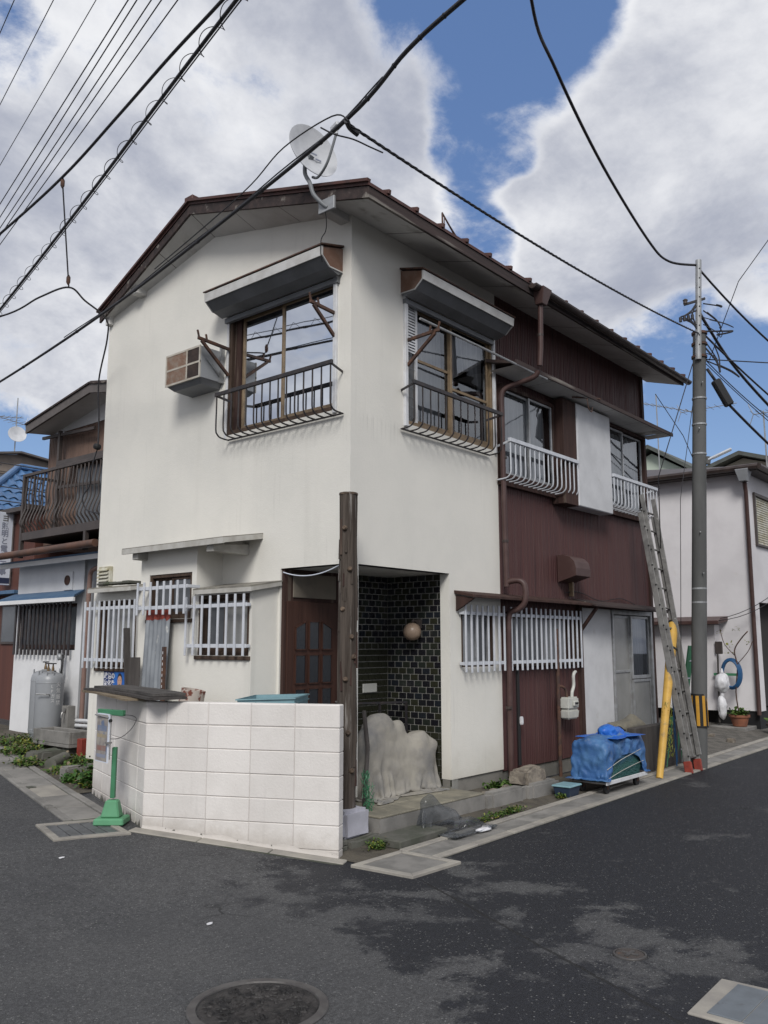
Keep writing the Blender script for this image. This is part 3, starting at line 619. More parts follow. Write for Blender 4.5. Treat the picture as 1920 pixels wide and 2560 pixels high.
# ================================================================== the house
house = thing('house', 'two-storey corner house with white stucco gable and dark brown metal side', 'house', (0, 0, 0))
def P(pl, u, w, z): return V((-w, u, z)) if pl == 'x' else V((u, -w, z))
def fbox(mb, pl, u0, u1, w0, w1, z0, z1):
    a, b = P(pl, u0, w0, z0), P(pl, u1, w1, z1); return mb.box(a.x, a.y, a.z, b.x, b.y, b.z)
def wallgrid(mb, pl, w, u0, u1, z0, z1, holes, depth):
    us = sorted({u0, u1, *[h[0] for h in holes], *[h[1] for h in holes]}); zs = sorted({z0, z1, *[h[2] for h in holes], *[h[3] for h in holes]})
    us = [u for u in us if u0 <= u <= u1]; zs = [z for z in zs if z0 <= z <= z1]
    for a, b in zip(us, us[1:]):
        for c, d in zip(zs, zs[1:]):
            mu, mz = (a + b) / 2, (c + d) / 2
            if any(h[0] < mu < h[1] and h[2] < mz < h[3] for h in holes): continue
            mb.quad(P(pl, a, w, c), P(pl, b, w, c), P(pl, b, w, d), P(pl, a, w, d))
    for h in holes:
        a, b, c, d = max(h[0], u0), min(h[1], u1), max(h[2], z0), min(h[3], z1); e = depth
        if h[0] >= u0: mb.quad(P(pl, a, w, c), P(pl, a, w, d), P(pl, a, w - e, d), P(pl, a, w - e, c))
        if h[1] <= u1: mb.quad(P(pl, b, w, c), P(pl, b, w, d), P(pl, b, w - e, d), P(pl, b, w - e, c))
        mb.quad(P(pl, a, w, d), P(pl, b, w, d), P(pl, b, w - e, d), P(pl, a, w - e, d))
        if h[2] > z0: mb.quad(P(pl, a, w, c), P(pl, b, w, c), P(pl, b, w - e, c), P(pl, a, w - e, c))
# stucco walls
mb = MB()
wallgrid(mb, 'x', 0, 0, 4.55, .30, 6.0, [(.0, .99, .0, 2.54), (.21, 1.96, 4.14, 5.60)], .13)
mb.quad((0, 0, 6.0), (0, 4.55, 6.0), (0, 4.55, 6.19), (0, 2.28, 6.70), (0, 0, 6.24))
wallgrid(mb, 'y', 0, 0, 2.73, .28, 6.0, [(.0, 1.67, .0, 2.54), (.88, 2.67, 4.14, 5.60), (1.89, 2.55, 1.49, 2.12)], .13)
mb.quad((0, 0, 6.0), (2.73, 0, 6.0), (2.73, 0, 6.24), (0, 0, 6.24)); mb.quad((2.73, 0, .28), (2.73, .03, .28), (2.73, .03, 6.2), (2.73, 0, 6.2))
mb.quad((0, 4.55, .3), (7.28, 4.55, .3), (7.28, 4.55, 6.2), (0, 4.55, 6.2))
build(mb, 'stucco_wall', M['stucco'], house, fix=False)
for q_ in ((.02, .99, 0, .12, 4.53, .299), (1.67, .02, -.02, 2.73, .12, .279), (2.735, .04, -.02, 7.26, .14, .255)): build(MB().box(*q_), 'foundation', M['foundation'], house)
# brown ribbed siding
mb = MB(); HB = [(2.84, 4.60, 1.46, 2.14), (2.80, 4.10, 3.84, 5.02), (5.56, 7.12, 3.80, 5.14), (4.77, 7.28, .0, 2.26)]
n_r = 101; wr = 4.55 / n_r
for k in range(n_r):
    a = 2.73 + k * wr; g = .006; iv = [(.255, 6.235)]
    for h in HB:
        if h[0] < a + wr / 2 < h[1]:
            nv = []
            for c, d in iv:
                if h[2] > c: nv.append((c, min(d, h[2])))
                if h[3] < d: nv.append((max(c, h[3]), d))
            iv = [q for q in nv if q[1] - q[0] > .01]
    jit = rnd.uniform(-.002, .002)
    for c, d in iv:
        y0 = .020 + jit; y1 = .032
        mb.quad((a + g, y0, c), (a + wr - g, y0, c), (a + wr - g, y0, d), (a + g, y0, d))
        mb.quad((a, y1, c), (a + g, y0, c), (a + g, y0, d), (a, y1, d)); mb.quad((a + wr - g, y0, c), (a + wr, y1, c), (a + wr, y1, d), (a + wr - g, y0, d))
build(mb, 'metal_siding', M['siding'], house, fix=False)
mb = MB(); mb.quad((7.28, .03, .2), (7.28, 4.55, .2), (7.28, 4.55, 6.2), (7.28, 2.28, 6.8), (7.28, .03, 6.235)); build(mb, 'end_wall', M['siding'], house)
build(MB().box(7.215, -.012, .0, 7.295, .06, 6.215), 'corner_post', M['darkwood'], house)
# solid boxes behind the panes, painted near-black for the shade of unlit rooms
for q_ in ((.14, 1.05, .3, 7.2, 4.5, 2.6), (1.9, .35, .3, 7.2, 1.04, 2.6), (.75, .80, 2.61, 7.2, 4.5, 6.0)): build(MB().box(*q_), 'unlit_room_box', M['roomshade'], house)
# roof
KF, AP, KB = V((-.40, -.59, 6.20)), V((-.40, 2.28, 7.00)), V((-.12, 4.66, 6.30)); XR = 7.66
def at_x(p, x): return V((x, p.y, p.z))
rf = MB()
rf.quad(KF, at_x(KF, XR), at_x(AP, XR), AP); rf.quad(AP, at_x(AP, XR), at_x(KB, XR), KB)
d_ = V((0, 0, -.035))
rf.quad(KF, AP, AP + d_, KF + d_); rf.quad(AP, KB, KB + d_, AP + d_); rf.quad(KF, KF + d_, at_x(KF, XR) + d_, at_x(KF, XR)); rf.quad(at_x(KF, XR), at_x(AP, XR), at_x(AP, XR) + d_, at_x(KF, XR) + d_); rf.quad(at_x(KB, XR), at_x(AP, XR), at_x(AP, XR) + d_, at_x(KB, XR) + d_)
roof = build(rf, 'roof', M['roof'], house, fix=False)
sl = (AP - KF); sl.x = 0; sln = sl.normalized(); up_ = V((1, 0, 0)).cross(sln)
bmesh_ = MB().hexa([V((-.022, 0, -.01)) - sln * .02, V((.022, 0, -.01)) - sln * .02, V((.022, 0, -.01)) + sln * 2.95, V((-.022, 0, -.01)) + sln * 2.95],
                   [V((-.018, 0, 0)) - sln * .02 + up_ * .036, V((.018, 0, 0)) - sln * .02 + up_ * .036, V((.018, 0, 0)) + sln * 2.95 + up_ * .036, V((-.018, 0, 0)) + sln * 2.95 + up_ * .036]).mesh(M['roof'], .004)
for k in range(18): piece('roof_batten', bmesh_, (-.10 + k * .4545 + rnd.uniform(-.01, .01), KF.y, KF.z), roof)
ct = MB().bar(V((-.42, 2.28, 7.035)), V((XR + .03, 2.28, 7.035)), .16, .07); build(ct, 'ridge_cap', M['roof'], roof, bevel=.012)
mb = MB()
for a, b in ((KF, AP), (AP, KB)): mb.bar(lerp(a, b, -.002) + V((-.005, 0, .012)), lerp(a, b, 1.002) + V((-.005, 0, .012)), .05, .03)
build(mb, 'verge_trim', M['roof'], roof)
# fascias and soffit
fz = V((0, 0, -.155)); t_ = V((.03, 0, 0))
def board(a, b, h0, h1, inward, name, mat, par):
    mb = MB(); a, b, w = V(a), V(b), V(inward)
    mb.hexa([a + V((0, 0, -h1)), b + V((0, 0, -h1)), b + V((0, 0, -h1)) + w, a + V((0, 0, -h1)) + w], [a + V((0, 0, -h0)), b + V((0, 0, -h0)), b + V((0, 0, -h0)) + w, a + V((0, 0, -h0)) + w]); return build(mb, name, mat, par)
e_ = V((.012, .012, 0))
board(KF + e_, AP + V((.012, 0, 0)), .036, .155, t_, 'bargeboard', M['fascia'], roof); board(AP + V((.012, 0, 0)), KB + V((.012, -.02, 0)), .036, .145, t_, 'bargeboard', M['fascia'], roof)
board(KF + V((.045, .012, 0)), at_x(KF, XR) + V((-.01, .012, 0)), .036, .155, (0, .03, 0), 'eave_fascia', M['fascia'], roof)
SW = lambda y: 6.24 + (6.70 - 6.24) * y / 2.28 if y < 2.28 else 6.70 + (6.19 - 6.70) * (y - 2.28) / 2.27
cuts = [-.36 + k * .91 for k in range(9)] + [XR - .02]
for a, b in zip(cuts, cuts[1:]):
    if b - a < .02: continue
    zf = KF.z - .150; a2 = a + .006; b2 = b - .006
    build(MB().quad((a2, KF.y + .04, zf), (b2, KF.y + .04, zf), (b2, .06, 6.235 - .005), (a2, .06, 6.235 - .005)), 'soffit_panel', M['soffit'], roof)
build(MB().quad((-.36, KF.y + .04, KF.z - .144), (XR - .02, KF.y + .04, KF.z - .144), (XR - .02, .06, 6.236), (-.36, .06, 6.236)), 'soffit_backing', M['darkwood'], roof)
ys = [0.0, .76, 1.52, 2.28, 3.05, 3.8, 4.54]
def verge_pt(y):
    q = lerp(KF, AP, (y - KF.y) / (AP.y - KF.y)) if y < 2.28 else lerp(AP, KB, (y - AP.y) / (KB.y - AP.y)); return q + V((.04, 0, -.145))
for a, b in zip(ys, ys[1:]):
    build(MB().quad(verge_pt(a + .004), verge_pt(b - .004), (.02, b - .004, SW(b - .004) - .01), (.02, a + .004, SW(a + .004) - .01)), 'soffit_panel', M['soffit'], roof)
q = verge_pt(-.5)
build(MB().quad(q, verge_pt(0), (.02, 0, 6.23), (.02, -.5, 6.085)), 'soffit_panel', M['soffit'], roof)
for y, w in ((3.75, .13), (.10, .13), (4.50, .10)):
    p = verge_pt(y); build(MB().hexa([(p.x + .03, y - w/2, p.z - .10), (.03, y - w/2, p.z - .10), (.03, y + w/2, p.z - .10), (p.x + .03, y + w/2, p.z - .10)], [(p.x + .03, y - w/2, p.z + .02), (.03, y - w/2, p.z + .02), (.03, y + w/2, p.z + .02), (p.x + .03, y + w/2, p.z + .02)]), 'purlin_end', M['soffit'], roof, bevel=.008)
# eave gutter, hopper, downpipe
def half_pipe(a, b, r, n=8):
    mb = MB(); a, b = V(a), V(b)
    for rr in (r, r - .006):
        for k in range(n):
            t0, t1 = math.pi + math.pi * k / n, math.pi + math.pi * (k + 1) / n
            f = lambda p, t: p + V((0, math.cos(t) * rr, math.sin(t) * rr))
            mb.quad(f(a, t0), f(b, t0), f(b, t1), f(a, t1))
    for p in (a, b): mb.quad(*[p + V((0, math.cos(math.pi + math.pi * k / n) * r, math.sin(math.pi + math.pi * k / n) * r)) for k in range(n + 1)])
    return mb
build(half_pipe((2.60, -.645, 6.14), (7.70, -.645, 6.105), .055), 'eave_gutter', M['gutter'], house, smooth=True)
mb = MB(); mb.hexa([(2.76, -.68, 5.93), (2.88, -.68, 5.93), (2.88, -.58, 5.93), (2.76, -.58, 5.93)], [(2.72, -.73, 6.14), (2.94, -.73, 6.14), (2.94, -.56, 6.14), (2.72, -.56, 6.14)])
build(mb, 'rain_hopper', M['downpipe'], house, bevel=.008)
dp = MB(); dp.tube([(2.82, -.62, 5.95), (2.83, -.60, 5.4), (2.83, -.58, 5.16)], .034, 10)
dp.tube(catmull([(2.83, -.56, 5.10), (2.82, -.50, 5.03), (2.78, -.30, 4.98), (2.73, -.14, 4.93), (2.71, -.09, 4.83), (2.71, -.09, 4.6)], 4), .033, 10)
dp.tube([(2.71, -.09, 4.6), (2.72, -.09, 3.4), (2.74, -.09, 2.44)], .033, 10)
dp.tube(catmull([(2.74, -.09, 2.44), (2.75, -.11, 2.50), (2.79, -.24, 2.51), (2.81, -.30, 2.44), (2.81, -.30, 2.26), (2.79, -.22, 2.17), (2.76, -.12, 2.13), (2.75, -.10, 2.05)], 4), .036, 10)
dp.tube([(2.75, -.10, 2.05), (2.75, -.09, 1.0), (2.75, -.09, .02)], .034, 10)
dpo = build(dp, 'downpipe', M['downpipe'], house, smooth=True)
for z in (5.55, 4.05, 3.0, 1.0): build(MB().lathe((2.83 if z > 5 else 2.73, -.60 if z > 5 else -.09, z), [(.041, -.015), (.041, .015)], 12), 'pipe_clip', M['gutter'], dpo)

# ---- windows
def sash(par, pl, u0, u1, z0, z1, w, fr, mat, glass, mid=None, th=.03, name='sash'):
    mb = MB()
    fbox(mb, pl, u0, u0 + fr, w, w - th, z0, z1); fbox(mb, pl, u1 - fr, u1, w, w - th, z0, z1)
    fbox(mb, pl, u0 + fr, u1 - fr, w - .002, w - th + .002, z0, z0 + fr * 1.3); fbox(mb, pl, u0 + fr, u1 - fr, w - .002, w - th + .002, z1 - fr, z1)
    if mid: fbox(mb, pl, u0 + fr, u1 - fr, w - .003, w - th + .003, mid - fr * .45, mid + fr * .45)
    o_ = build(mb, name, mat, par, bevel=.003)
    g = MB(); g.quad(P(pl, u0 + fr, w - th * .55, z0 + fr), P(pl, u1 - fr, w - th * .55, z0 + fr), P(pl, u1 - fr, w - th * .55, z1 - fr), P(pl, u0 + fr, w - th * .55, z1 - fr))
    build(g, 'pane', glass, par, fix=False); return o_
def frame(pl, u0, u1, z0, z1, w0, w1, fr, mat, label=None, sill=0.0):
    mb = MB()
    fbox(mb, pl, u0, u0 + fr, w0, w1, z0, z1); fbox(mb, pl, u1 - fr, u1, w0, w1, z0, z1); fbox(mb, pl, u0 + fr, u1 - fr, w0 - .002, w1 + .002, z1 - fr, z1); fbox(mb, pl, u0 + fr, u1 - fr, w0 - .002, w1 + .002, z0, z0 + fr)
    o_ = build(mb, 'window', mat, house, bevel=.004)
    if label: o_['label'] = label
    if sill: build(fbox(MB(), pl, u0 - .03, u1 + .03, w0 - .01, w0 + sill, z0 - .045, z0 - .004), 'sill', mat, o_, bevel=.005)
    return o_
def curtain(par, pl, u0, u1, z0, z1, w, mat, amp=.03, waves=9, hem=0.0):
    def f(s, t):
        u = u0 + (u1 - u0) * s; z = z0 + (z1 - z0) * t
        return P(pl, u, w + amp * math.sin(s * waves * 6.28 + 1.2 * math.sin(t * 3)) * (1.1 - t * .5), z + hem * math.sin(s * 3.1) * (1 - t))
    return build(MB().grid(f, waves * 8, 6), 'curtain', mat, par, smooth='all', fix=False)
# upper gable window
w1 = frame('x', .21, 1.96, 4.14, 5.60, -.01, -.12, .05, M['brownframe'], 'wide upstairs window in the stucco gable')
build(fbox(MB(), 'x', .185, .235, .03, -.005, 4.10, 5.64), 'trim', M['whiteframe'], w1, bevel=.004); build(fbox(MB(), 'x', 1.952, 1.985, .012, -.005, 4.10, 5.62), 'trim', M['whiteframe'], w1, bevel=.003)
build(fbox(MB(), 'x', 1.80, 1.91, -.06, -.10, 4.19, 5.55), 'jamb', M['darkwood'], w1)
sash(w1, 'x', 1.06, 1.79, 4.19, 5.54, -.075, .035, M['tanframe'], M['glass']); sash(w1, 'x', .26, 1.09, 4.19, 5.54, -.045, .035, M['tanframe'], M['glass'])
curtain(w1, 'x', .27, .98, 4.75, 5.5, -.16, M['pinkcurtain'], .022, 12, .10); curtain(w1, 'x', .26, 1.80, 4.2, 5.5, -.22, M['curtain'], .02, 14)
# upper corner window on the side
w2 = frame('y', .88, 2.67, 4.14, 5.60, -.01, -.12, .045, M['tanframe'], 'upstairs window of the stucco side wall with a shutter and grille')
build(fbox(MB(), 'y', .855, .905, .035, -.005, 4.10, 5.64), 'trim', M['whiteframe'], w2, bevel=.004); build(fbox(MB(), 'y', 2.645, 2.685, .03, -.005, 4.10, 5.62), 'trim', M['whiteframe'], w2, bevel=.004)
mb = MB()
for k in range(16): z = 4.98 + k * .034; mb.hexa([P('y', .93, -.02, z), P('y', 1.10, -.02, z), P('y', 1.10, -.045, z + .005), P('y', .93, -.045, z + .005)], [P('y', .93, -.035, z + .03), P('y', 1.10, -.035, z + .03), P('y', 1.10, -.05, z + .03), P('y', .93, -.05, z + .03)])
build(mb, 'louvre_blind', M['whiteframe'], w2)
mb = MB()
for k in range(9): mb.box(.935 + k * .018, .03, 4.22, .940 + k * .018, .035, 4.94)
for k in range(7): mb.box(.93, .028, 4.24 + k * .11, 1.09, .033, 4.246 + k * .11)
build(mb, 'screen', M['shutterbox'], w2)
sash(w2, 'y', 1.14, 1.84, 4.19, 5.55, -.07, .038, M['tanframe'], M['glass'], 4.95); sash(w2, 'y', 1.80, 2.62, 4.19, 5.55, -.04, .038, M['tanframe'], M['glass'], 4.75)
build(MB().box(1.10, .02, 4.19, 1.135, .05, 5.55), 'jamb', M['whiteframe'], w2)
curtain(w2, 'y', 1.95, 2.6, 4.85, 5.5, -.16, M['curtain'], .03, 6, .25); curtain(w2, 'y', 1.14, 1.86, 4.2, 5.5, -.24, M['curtain'], .02, 7)
# roller shutter boxes
def shutter_box(pl, u0, u1, ends):
    prof = [(0.0, 5.875), (.305, 5.79), (.30, 5.70), (.20, 5.60), (.06, 5.56), (0.0, 5.60)]
    mb = MB(); mb.prism([P(pl, u0, w, z) for w, z in prof], P(pl, u1, 0, 0) - P(pl, u0, 0, 0)); bx = build(mb, 'shutter_box', M['shutterbox'], house)
    build(MB().prism([P(pl, u0 - .01, w, z) for w, z in ((.3, 5.795), (.325, 5.789), (.318, 5.69), (.30, 5.695))], P(pl, u1 - u0 + .02, 0, 0)), 'face_board', M['shutterface'], bx)
    build(MB().prism([P(pl, u0 - .025, w, z) for w, z in ((.0, 5.905), (.335, 5.815), (.335, 5.800), (.0, 5.885))], P(pl, u1 - u0 + .05, 0, 0)), 'cap_flashing', M['rust'], bx)
    for u in ends:
        s_ = -1 if u == u0 else 1
        build(MB().prism([P(pl, u, w, z) for w, z in ((.0, 5.872), (.295, 5.79), (.29, 5.705), (.19, 5.61), (.0, 5.61))], P(pl, .006 * s_, 0, 0)), 'end_panel', M['rustpanel'], bx)
        build(MB().bar(P(pl, u + .004 * s_, .005, 5.606), P(pl, u + .004 * s_, .2, 5.605), .014, .012).bar(P(pl, u + .004 * s_, .2, 5.605), P(pl, u + .004 * s_, .31, 5.70), .014, .012), 'end_trim', M['shutterface'], bx)
    build(fbox(MB(), pl, u0 + .03, u1 - .03, .045, .0, 5.50, 5.555), 'shutter_slot', M['shutterbox'], bx)
shutter_box('x', .13, 2.02, (.13, 2.02)); shutter_box('y', .82, 2.66, (.82, 2.66))
# iron balcony rails with bars curving back to the wall
def balcony(pl, u0, u1, zt, zb, w, nbar, mat, rail_h=.045, rail_w=.03, r=.009, name='balcony_rail', label=None, flat=False):
    mb = MB(); mb.bar(P(pl, u0, w, zt), P(pl, u1, w, zt), rail_w, rail_h); mb.bar(P(pl, u0 + .03, .03, zb - .03), P(pl, u1 - .03, .03, zb - .03), .03, .012)
    for u in (u0 + .02, u1 - .02): mb.bar(P(pl, u, w, zt - .012), P(pl, u + (.03 if u < (u0 + u1) / 2 else -.03), .0, zt - .05), .008, .03)
    o_ = build(mb, name, mat, house, bevel=.003)
    if label: o_['label'] = label
    c0 = P(pl, 0, 0, 0)
    if flat: pts = None
    me = MB().tube(catmull([P(pl, 0, w, zt - .01), P(pl, 0, w, zt - .2), P(pl, 0, w, zb + .06), P(pl, 0, w - .02, zb + .01), P(pl, 0, w - .07, zb - .022), P(pl, 0, .02, zb - .03)], 3), r, 6).mesh(mat, 0, True)
    for k in range(nbar):
        u = u0 + .025 + (u1 - u0 - .05) * k / (nbar - 1); piece('bar', me, P(pl, u, 0, 0), o_)
balcony('x', .06, 1.91, 4.57, 4.10, .21, 15, M['iron_black'], label='black iron rail under the gable window')
balcony('y', .76, 2.53, 4.54, 4.08, .21, 13, M['iron_black'], label='black iron rail under the stucco side window')
balcony('y', 2.66, 4.46, 4.25, 3.80, .22, 16, M['whitebar'], .05, .04, .010, label='white aluminium rail left of the white shutter case')
balcony('y', 5.55, 7.16, 4.24, 3.80, .22, 14, M['whitebar'], .05, .04, .010, label='white aluminium rail behind the ladder top')
# drying-pole brackets
def bracket(pl, u, z, L, drop):
    mb = MB(); mb.bar(P(pl, u, .01, z), P(pl, u, L, z + .02), .03, .035); mb.bar(P(pl, u, .01, z - drop), P(pl, u, L - .05, z), .03, .035); mb.bar(P(pl, u, L - .02, z + .01), P(pl, u, L + .01, z + .11), .02, .02); mb.bar(P(pl, u, L - .13, z + .01), P(pl, u, L - .11, z + .09), .02, .02)
    build(mb, 'pole_bracket', M['rust'], house, bevel=.003)
bracket('x', 1.94, 5.18, .46, .32); bracket('x', .22, 5.18, .38, .26); bracket('y', .90, 5.08, .46, .30)
# side windows upstairs (brown part)
w3 = frame('y', 2.78, 4.12, 3.82, 5.04, .06, -.04, .05, M['darkwood'], 'upstairs window beside the downpipe on the brown wall')
sash(w3, 'y', 2.83, 3.50, 3.87, 4.99, .01, .03, M['aluminium'], M['glass']); sash(w3, 'y', 3.46, 4.08, 3.87, 4.99, .04, .03, M['aluminium'], M['glass'])
curtain(w3, 'y', 2.84, 4.05, 3.9, 4.98, -.09, M['curtain'], .02, 12)
build(MB().box(4.12, -.19, 3.64, 4.49, .02, 5.12), 'shutter_post', M['darkwood'], house, bevel=.006)
build(MB().box(4.49, -.205, 3.645, 5.545, .02, 5.12), 'shutter_case', M['whitepanel'], house, bevel=.012)
w4 = frame('y', 5.55, 7.16, 3.78, 5.14, .06, -.04, .05, M['darkwood'], 'upstairs window behind the ladder top')
sash(w4, 'y', 5.62, 6.36, 3.84, 5.08, .035, .03, M['aluminium'], M['glass'], 4.30); sash(w4, 'y', 6.32, 7.10, 3.84, 5.08, .01, .03, M['aluminium'], M['glass'])
curtain(w4, 'y', 5.62, 7.1, 3.9, 5.05, -.09, M['curtain'], .02, 12)
build(MB().box(2.72, -.05, 3.72, 4.13, .02, 3.80), 'window_apron', M['darkwood'], house); build(MB().box(5.55, -.05, 3.70, 7.2, .02, 3.77), 'window_apron', M['darkwood'], house)
# canopy over the upstairs windows
mb = MB(); mb.hexa([(2.55, -.42, 5.155), (7.41, -.42, 5.155), (7.41, .03, 5.27), (2.55, .03, 5.27)], [(2.55, -.42, 5.185), (7.41, -.42, 5.185), (7.41, .03, 5.31), (2.55, .03, 5.31)]); cn = build(mb, 'window_canopy', M['gutter'], house)
build(MB().bar((2.53, -.425, 5.172), (7.43, -.425, 5.172), .02, .055), 'canopy_edge', M['fascia'], cn)
for a, b in ((2.57, 3.47), (3.48, 4.38), (4.39, 5.29), (5.30, 6.20), (6.21, 7.11), (7.12, 7.40)): build(MB().quad((a, -.41, 5.150), (b, -.41, 5.150), (b, -.01, 5.150), (a, -.01, 5.150)), 'soffit_panel', M['soffit'], cn)
build(MB().tube(catmull([(4.46, -.40, 5.14), (4.40, -.42, 5.10), (4.42, -.43, 4.98), (4.5, -.43, 4.95), (4.53, -.43, 5.02)], 4), .007, 6).bar((4.2, -.3, 5.12), (4.75, -.45, 5.19), .015, .02), 'pole_hook', M['rust'], cn)
# ground floor windows on the brown side
w5 = frame('y', 1.89, 2.55, 1.49, 2.12, .0, -.09, .035, M['brownframe'], 'lower window in the stucco side wall'); sash(w5, 'y', 1.925, 2.24, 1.53, 2.08, -.03, .02, M['aluminium'], M['frost']); sash(w5, 'y', 2.22, 2.515, 1.53, 2.08, -.055, .02, M['aluminium'], M['frostdark'])
w6 = frame('y', 2.84, 4.60, 1.47, 2.13, .03, -.06, .035, M['brownframe'], 'wide lower window in the brown side wall'); sash(w6, 'y', 2.875, 3.74, 1.51, 2.09, .0, .022, M['brownframe'], M['frostdark']); sash(w6, 'y', 3.70, 4.42, 1.51, 2.09, -.025, .022, M['brownframe'], M['frost']); build(MB().box(4.42, .0, 1.5, 4.57, .03, 2.1), 'jamb', M['darkwood'], w6)
def grille(pl, u0, u1, w, zr, zb, zt, n, label, bw=.026, ends=True, wall=None):
    o_ = None
    for z in zr:
        mb = MB().bar(P(pl, u0, w, z), P(pl, u1, w, z), .012, .040)
        if ends:
            for u in (u0 + .018, u1 - .018): mb.bar(P(pl, u, w - .0065, z), P(pl, u, (w - .055) if wall is None else wall, z), .036, .034)
        if o_ is None: o_ = build(mb, 'window_grille', M['whitebar'], house, bevel=.003); o_['label'] = label
        else: build(mb, 'rail', M['whitebar'], o_, bevel=.003)
    me = MB().box(-.5 * bw if pl == 'y' else -.009, -.009 if pl == 'y' else -.5 * bw, zb, .5 * bw if pl == 'y' else .009, .009 if pl == 'y' else .5 * bw, zt).mesh(M['whitebar'], .003)
    for k in range(n):
        u = u0 + .03 + (u1 - u0 - .06) * k / (n - 1); piece('bar', me, P(pl, u, w + .016, rnd.uniform(-.004, .004)), o_)
grille('y', 1.83, 2.70, .07, (2.10, 1.53), 1.43, 2.20, 8, 'white bar grille on the stucco side'); grille('y', 2.80, 4.66, .07, (2.10, 1.53), 1.43, 2.20, 16, 'white bar grille on the brown side')
mb = MB(); mb.hexa([(1.76, -.27, 2.265), (4.68, -.27, 2.265), (4.68, .02, 2.32), (1.76, .02, 2.32)], [(1.76, -.27, 2.30), (4.68, -.27, 2.30), (4.68, .02, 2.36), (1.76, .02, 2.36)]); c1_ = build(mb, 'window_canopy', M['darkwood'], house, bevel=.005)
build(MB().prism([(1.78, -.26, 2.26), (1.78, -.01, 2.30), (1.78, -.01, 2.12)], (.03, 0, 0)), 'end_gusset', M['darkwood'], c1_)
# service corner at the far right of the brown side
build(MB().box(4.80, .005, .30, 5.76, .12, 2.26), 'plaster_panel', M['whitepanel'], house, bevel=.006)
build(MB().box(4.70, -.03, .0, 4.79, .08, 2.32), 'wall_stud', M['darkwood'], house)
mb = MB(); fbox(mb, 'y', 5.77, 5.81, .02, -.08, .15, 2.26); fbox(mb, 'y', 7.14, 7.20, .02, -.08, .15, 2.26); fbox(mb, 'y', 5.81, 7.14, .018, -.078, 2.19, 2.26); fbox(mb, 'y', 5.81, 7.14, .018, -.078, .15, .2)
dr = build(mb, 'sliding_door', M['aluminium'], house, bevel=.004)
sash(dr, 'y', 5.82, 6.48, .2, 2.18, -.04, .04, M['aluminium'], M['frostpale'], 1.34); sash(dr, 'y', 6.46, 7.13, 1.22, 2.18, -.01, .04, M['aluminium'], M['glass']); sash(dr, 'y', 6.46, 7.13, .2, 1.21, -.01, .04, M['aluminium'], M['frostpale'])
curtain(dr, 'y', 6.5, 7.1, 1.25, 2.15, -.13, M['curtain'], .02, 7)
mb = MB(); mb.hexa([(4.62, -.34, 2.255), (7.30, -.34, 2.225), (7.30, .03, 2.32), (4.62, .03, 2.34)], [(4.62, -.34, 2.295), (7.30, -.34, 2.265), (7.30, .03, 2.36), (4.62, .03, 2.38)]); c2_ = build(mb, 'door_canopy', M['fascia'], house, bevel=.008)
build(MB().bar((4.75, -.01, 1.92), (4.75, -.29, 2.27), .04, .04), 'canopy_strut', M['darkwood'], c2_)
# vent hood
prof = [(0, 2.95), (.10, 2.945), (.19, 2.91), (.25, 2.85), (.275, 2.76), (.275, 2.66), (0, 2.58)]
vh = build(MB().prism([P('y', 4.18, w, z) for w, z in prof], (.42, 0, 0)), 'vent_hood', M['rustpanel'], house); vh.data.materials[0] = M['downpipe']
build(MB().box(4.50, -.05, 2.40, 4.53, .01, 2.62), 'drain_stub', M['tanframe'], vh)
cb_ = [(4.35 + k * .29, -.012 , 2.44 + (.04 * math.sin(k * 1.3)) - .008 * k) for k in range(10)]
build(MB().tube(catmull(cb_, 4), .006, 5), 'wall_cable', M['black'], house)

# ---- ground-floor bays on the gable side
mb = MB(); wallgrid(mb, 'x', .36, 3.00, 4.00, .38, 2.40, [(3.06, 3.86, 1.47, 2.27)], .1); wallgrid(mb, 'x', .36, 1.95, 3.00, .25, 2.83, [(2.03, 2.83, 2.03, 2.54)], .1); wallgrid(mb, 'x', .36, 1.02, 1.95, .25, 2.30, [(1.06, 1.90, 1.63, 2.27)], .1)
mb.quad((-.36, 1.02, .25), (0, 1.02, .25), (0, 1.02, 2.40), (-.36, 1.02, 2.30)); mb.quad((-.36, 1.95, 2.28), (0, 1.95, 2.36), (0, 1.95, 2.9), (-.36, 1.95, 2.83)); mb.quad((-.36, 3.0, 2.3), (0, 3.0, 2.3), (0, 3.0, 2.9), (-.36, 3.0, 2.83)); mb.quad((-.36, 4.0, .38), (0, 4.0, .38), (0, 4.0, 2.45), (-.36, 4.0, 2.40))
mb.quad((-.36, 3.0, .38), (-.36, 4.0, .38), (0, 4.0, .38), (0, 3.0, .38))
build(mb, 'bay_wall', M['stucco'], house, fix=False)
build(MB().box(-.34, 1.04, .0, 0, 3.9, .25), 'bay_foundation', M['foundation'], house)
def bay_canopy(y0, y1, zf, zb, out, tail=0.0, edge=.045):
    mb = MB(); mb.hexa([(-out, y0, zf), (-out, y1, zf), (.01, y1, zb), (.01, y0 - tail, zb)], [(-out, y0, zf + .018), (-out, y1, zf + .018), (.01, y1, zb + .018), (.01, y0 - tail, zb + .018)]); c = build(mb, 'bay_canopy', M['canopytop'], house)
    build(MB().bar((-out + .006, y0, zf - .022), (-out + .006, y1, zf - .022), .02, edge).bar((-out, y0 + .008, zf - .02), (-.0, y0 + .008 - tail, zb - .02), .018, edge * .9), 'canopy_edge', M['canopyedge'], c); return c
bay_canopy(2.96, 3.88, 2.41, 2.47, .52); cB = bay_canopy(1.28, 3.13, 2.84, 2.93, .55, edge=.06); bay_canopy(.95, 1.90, 2.325, 2.40, .44, -.02)
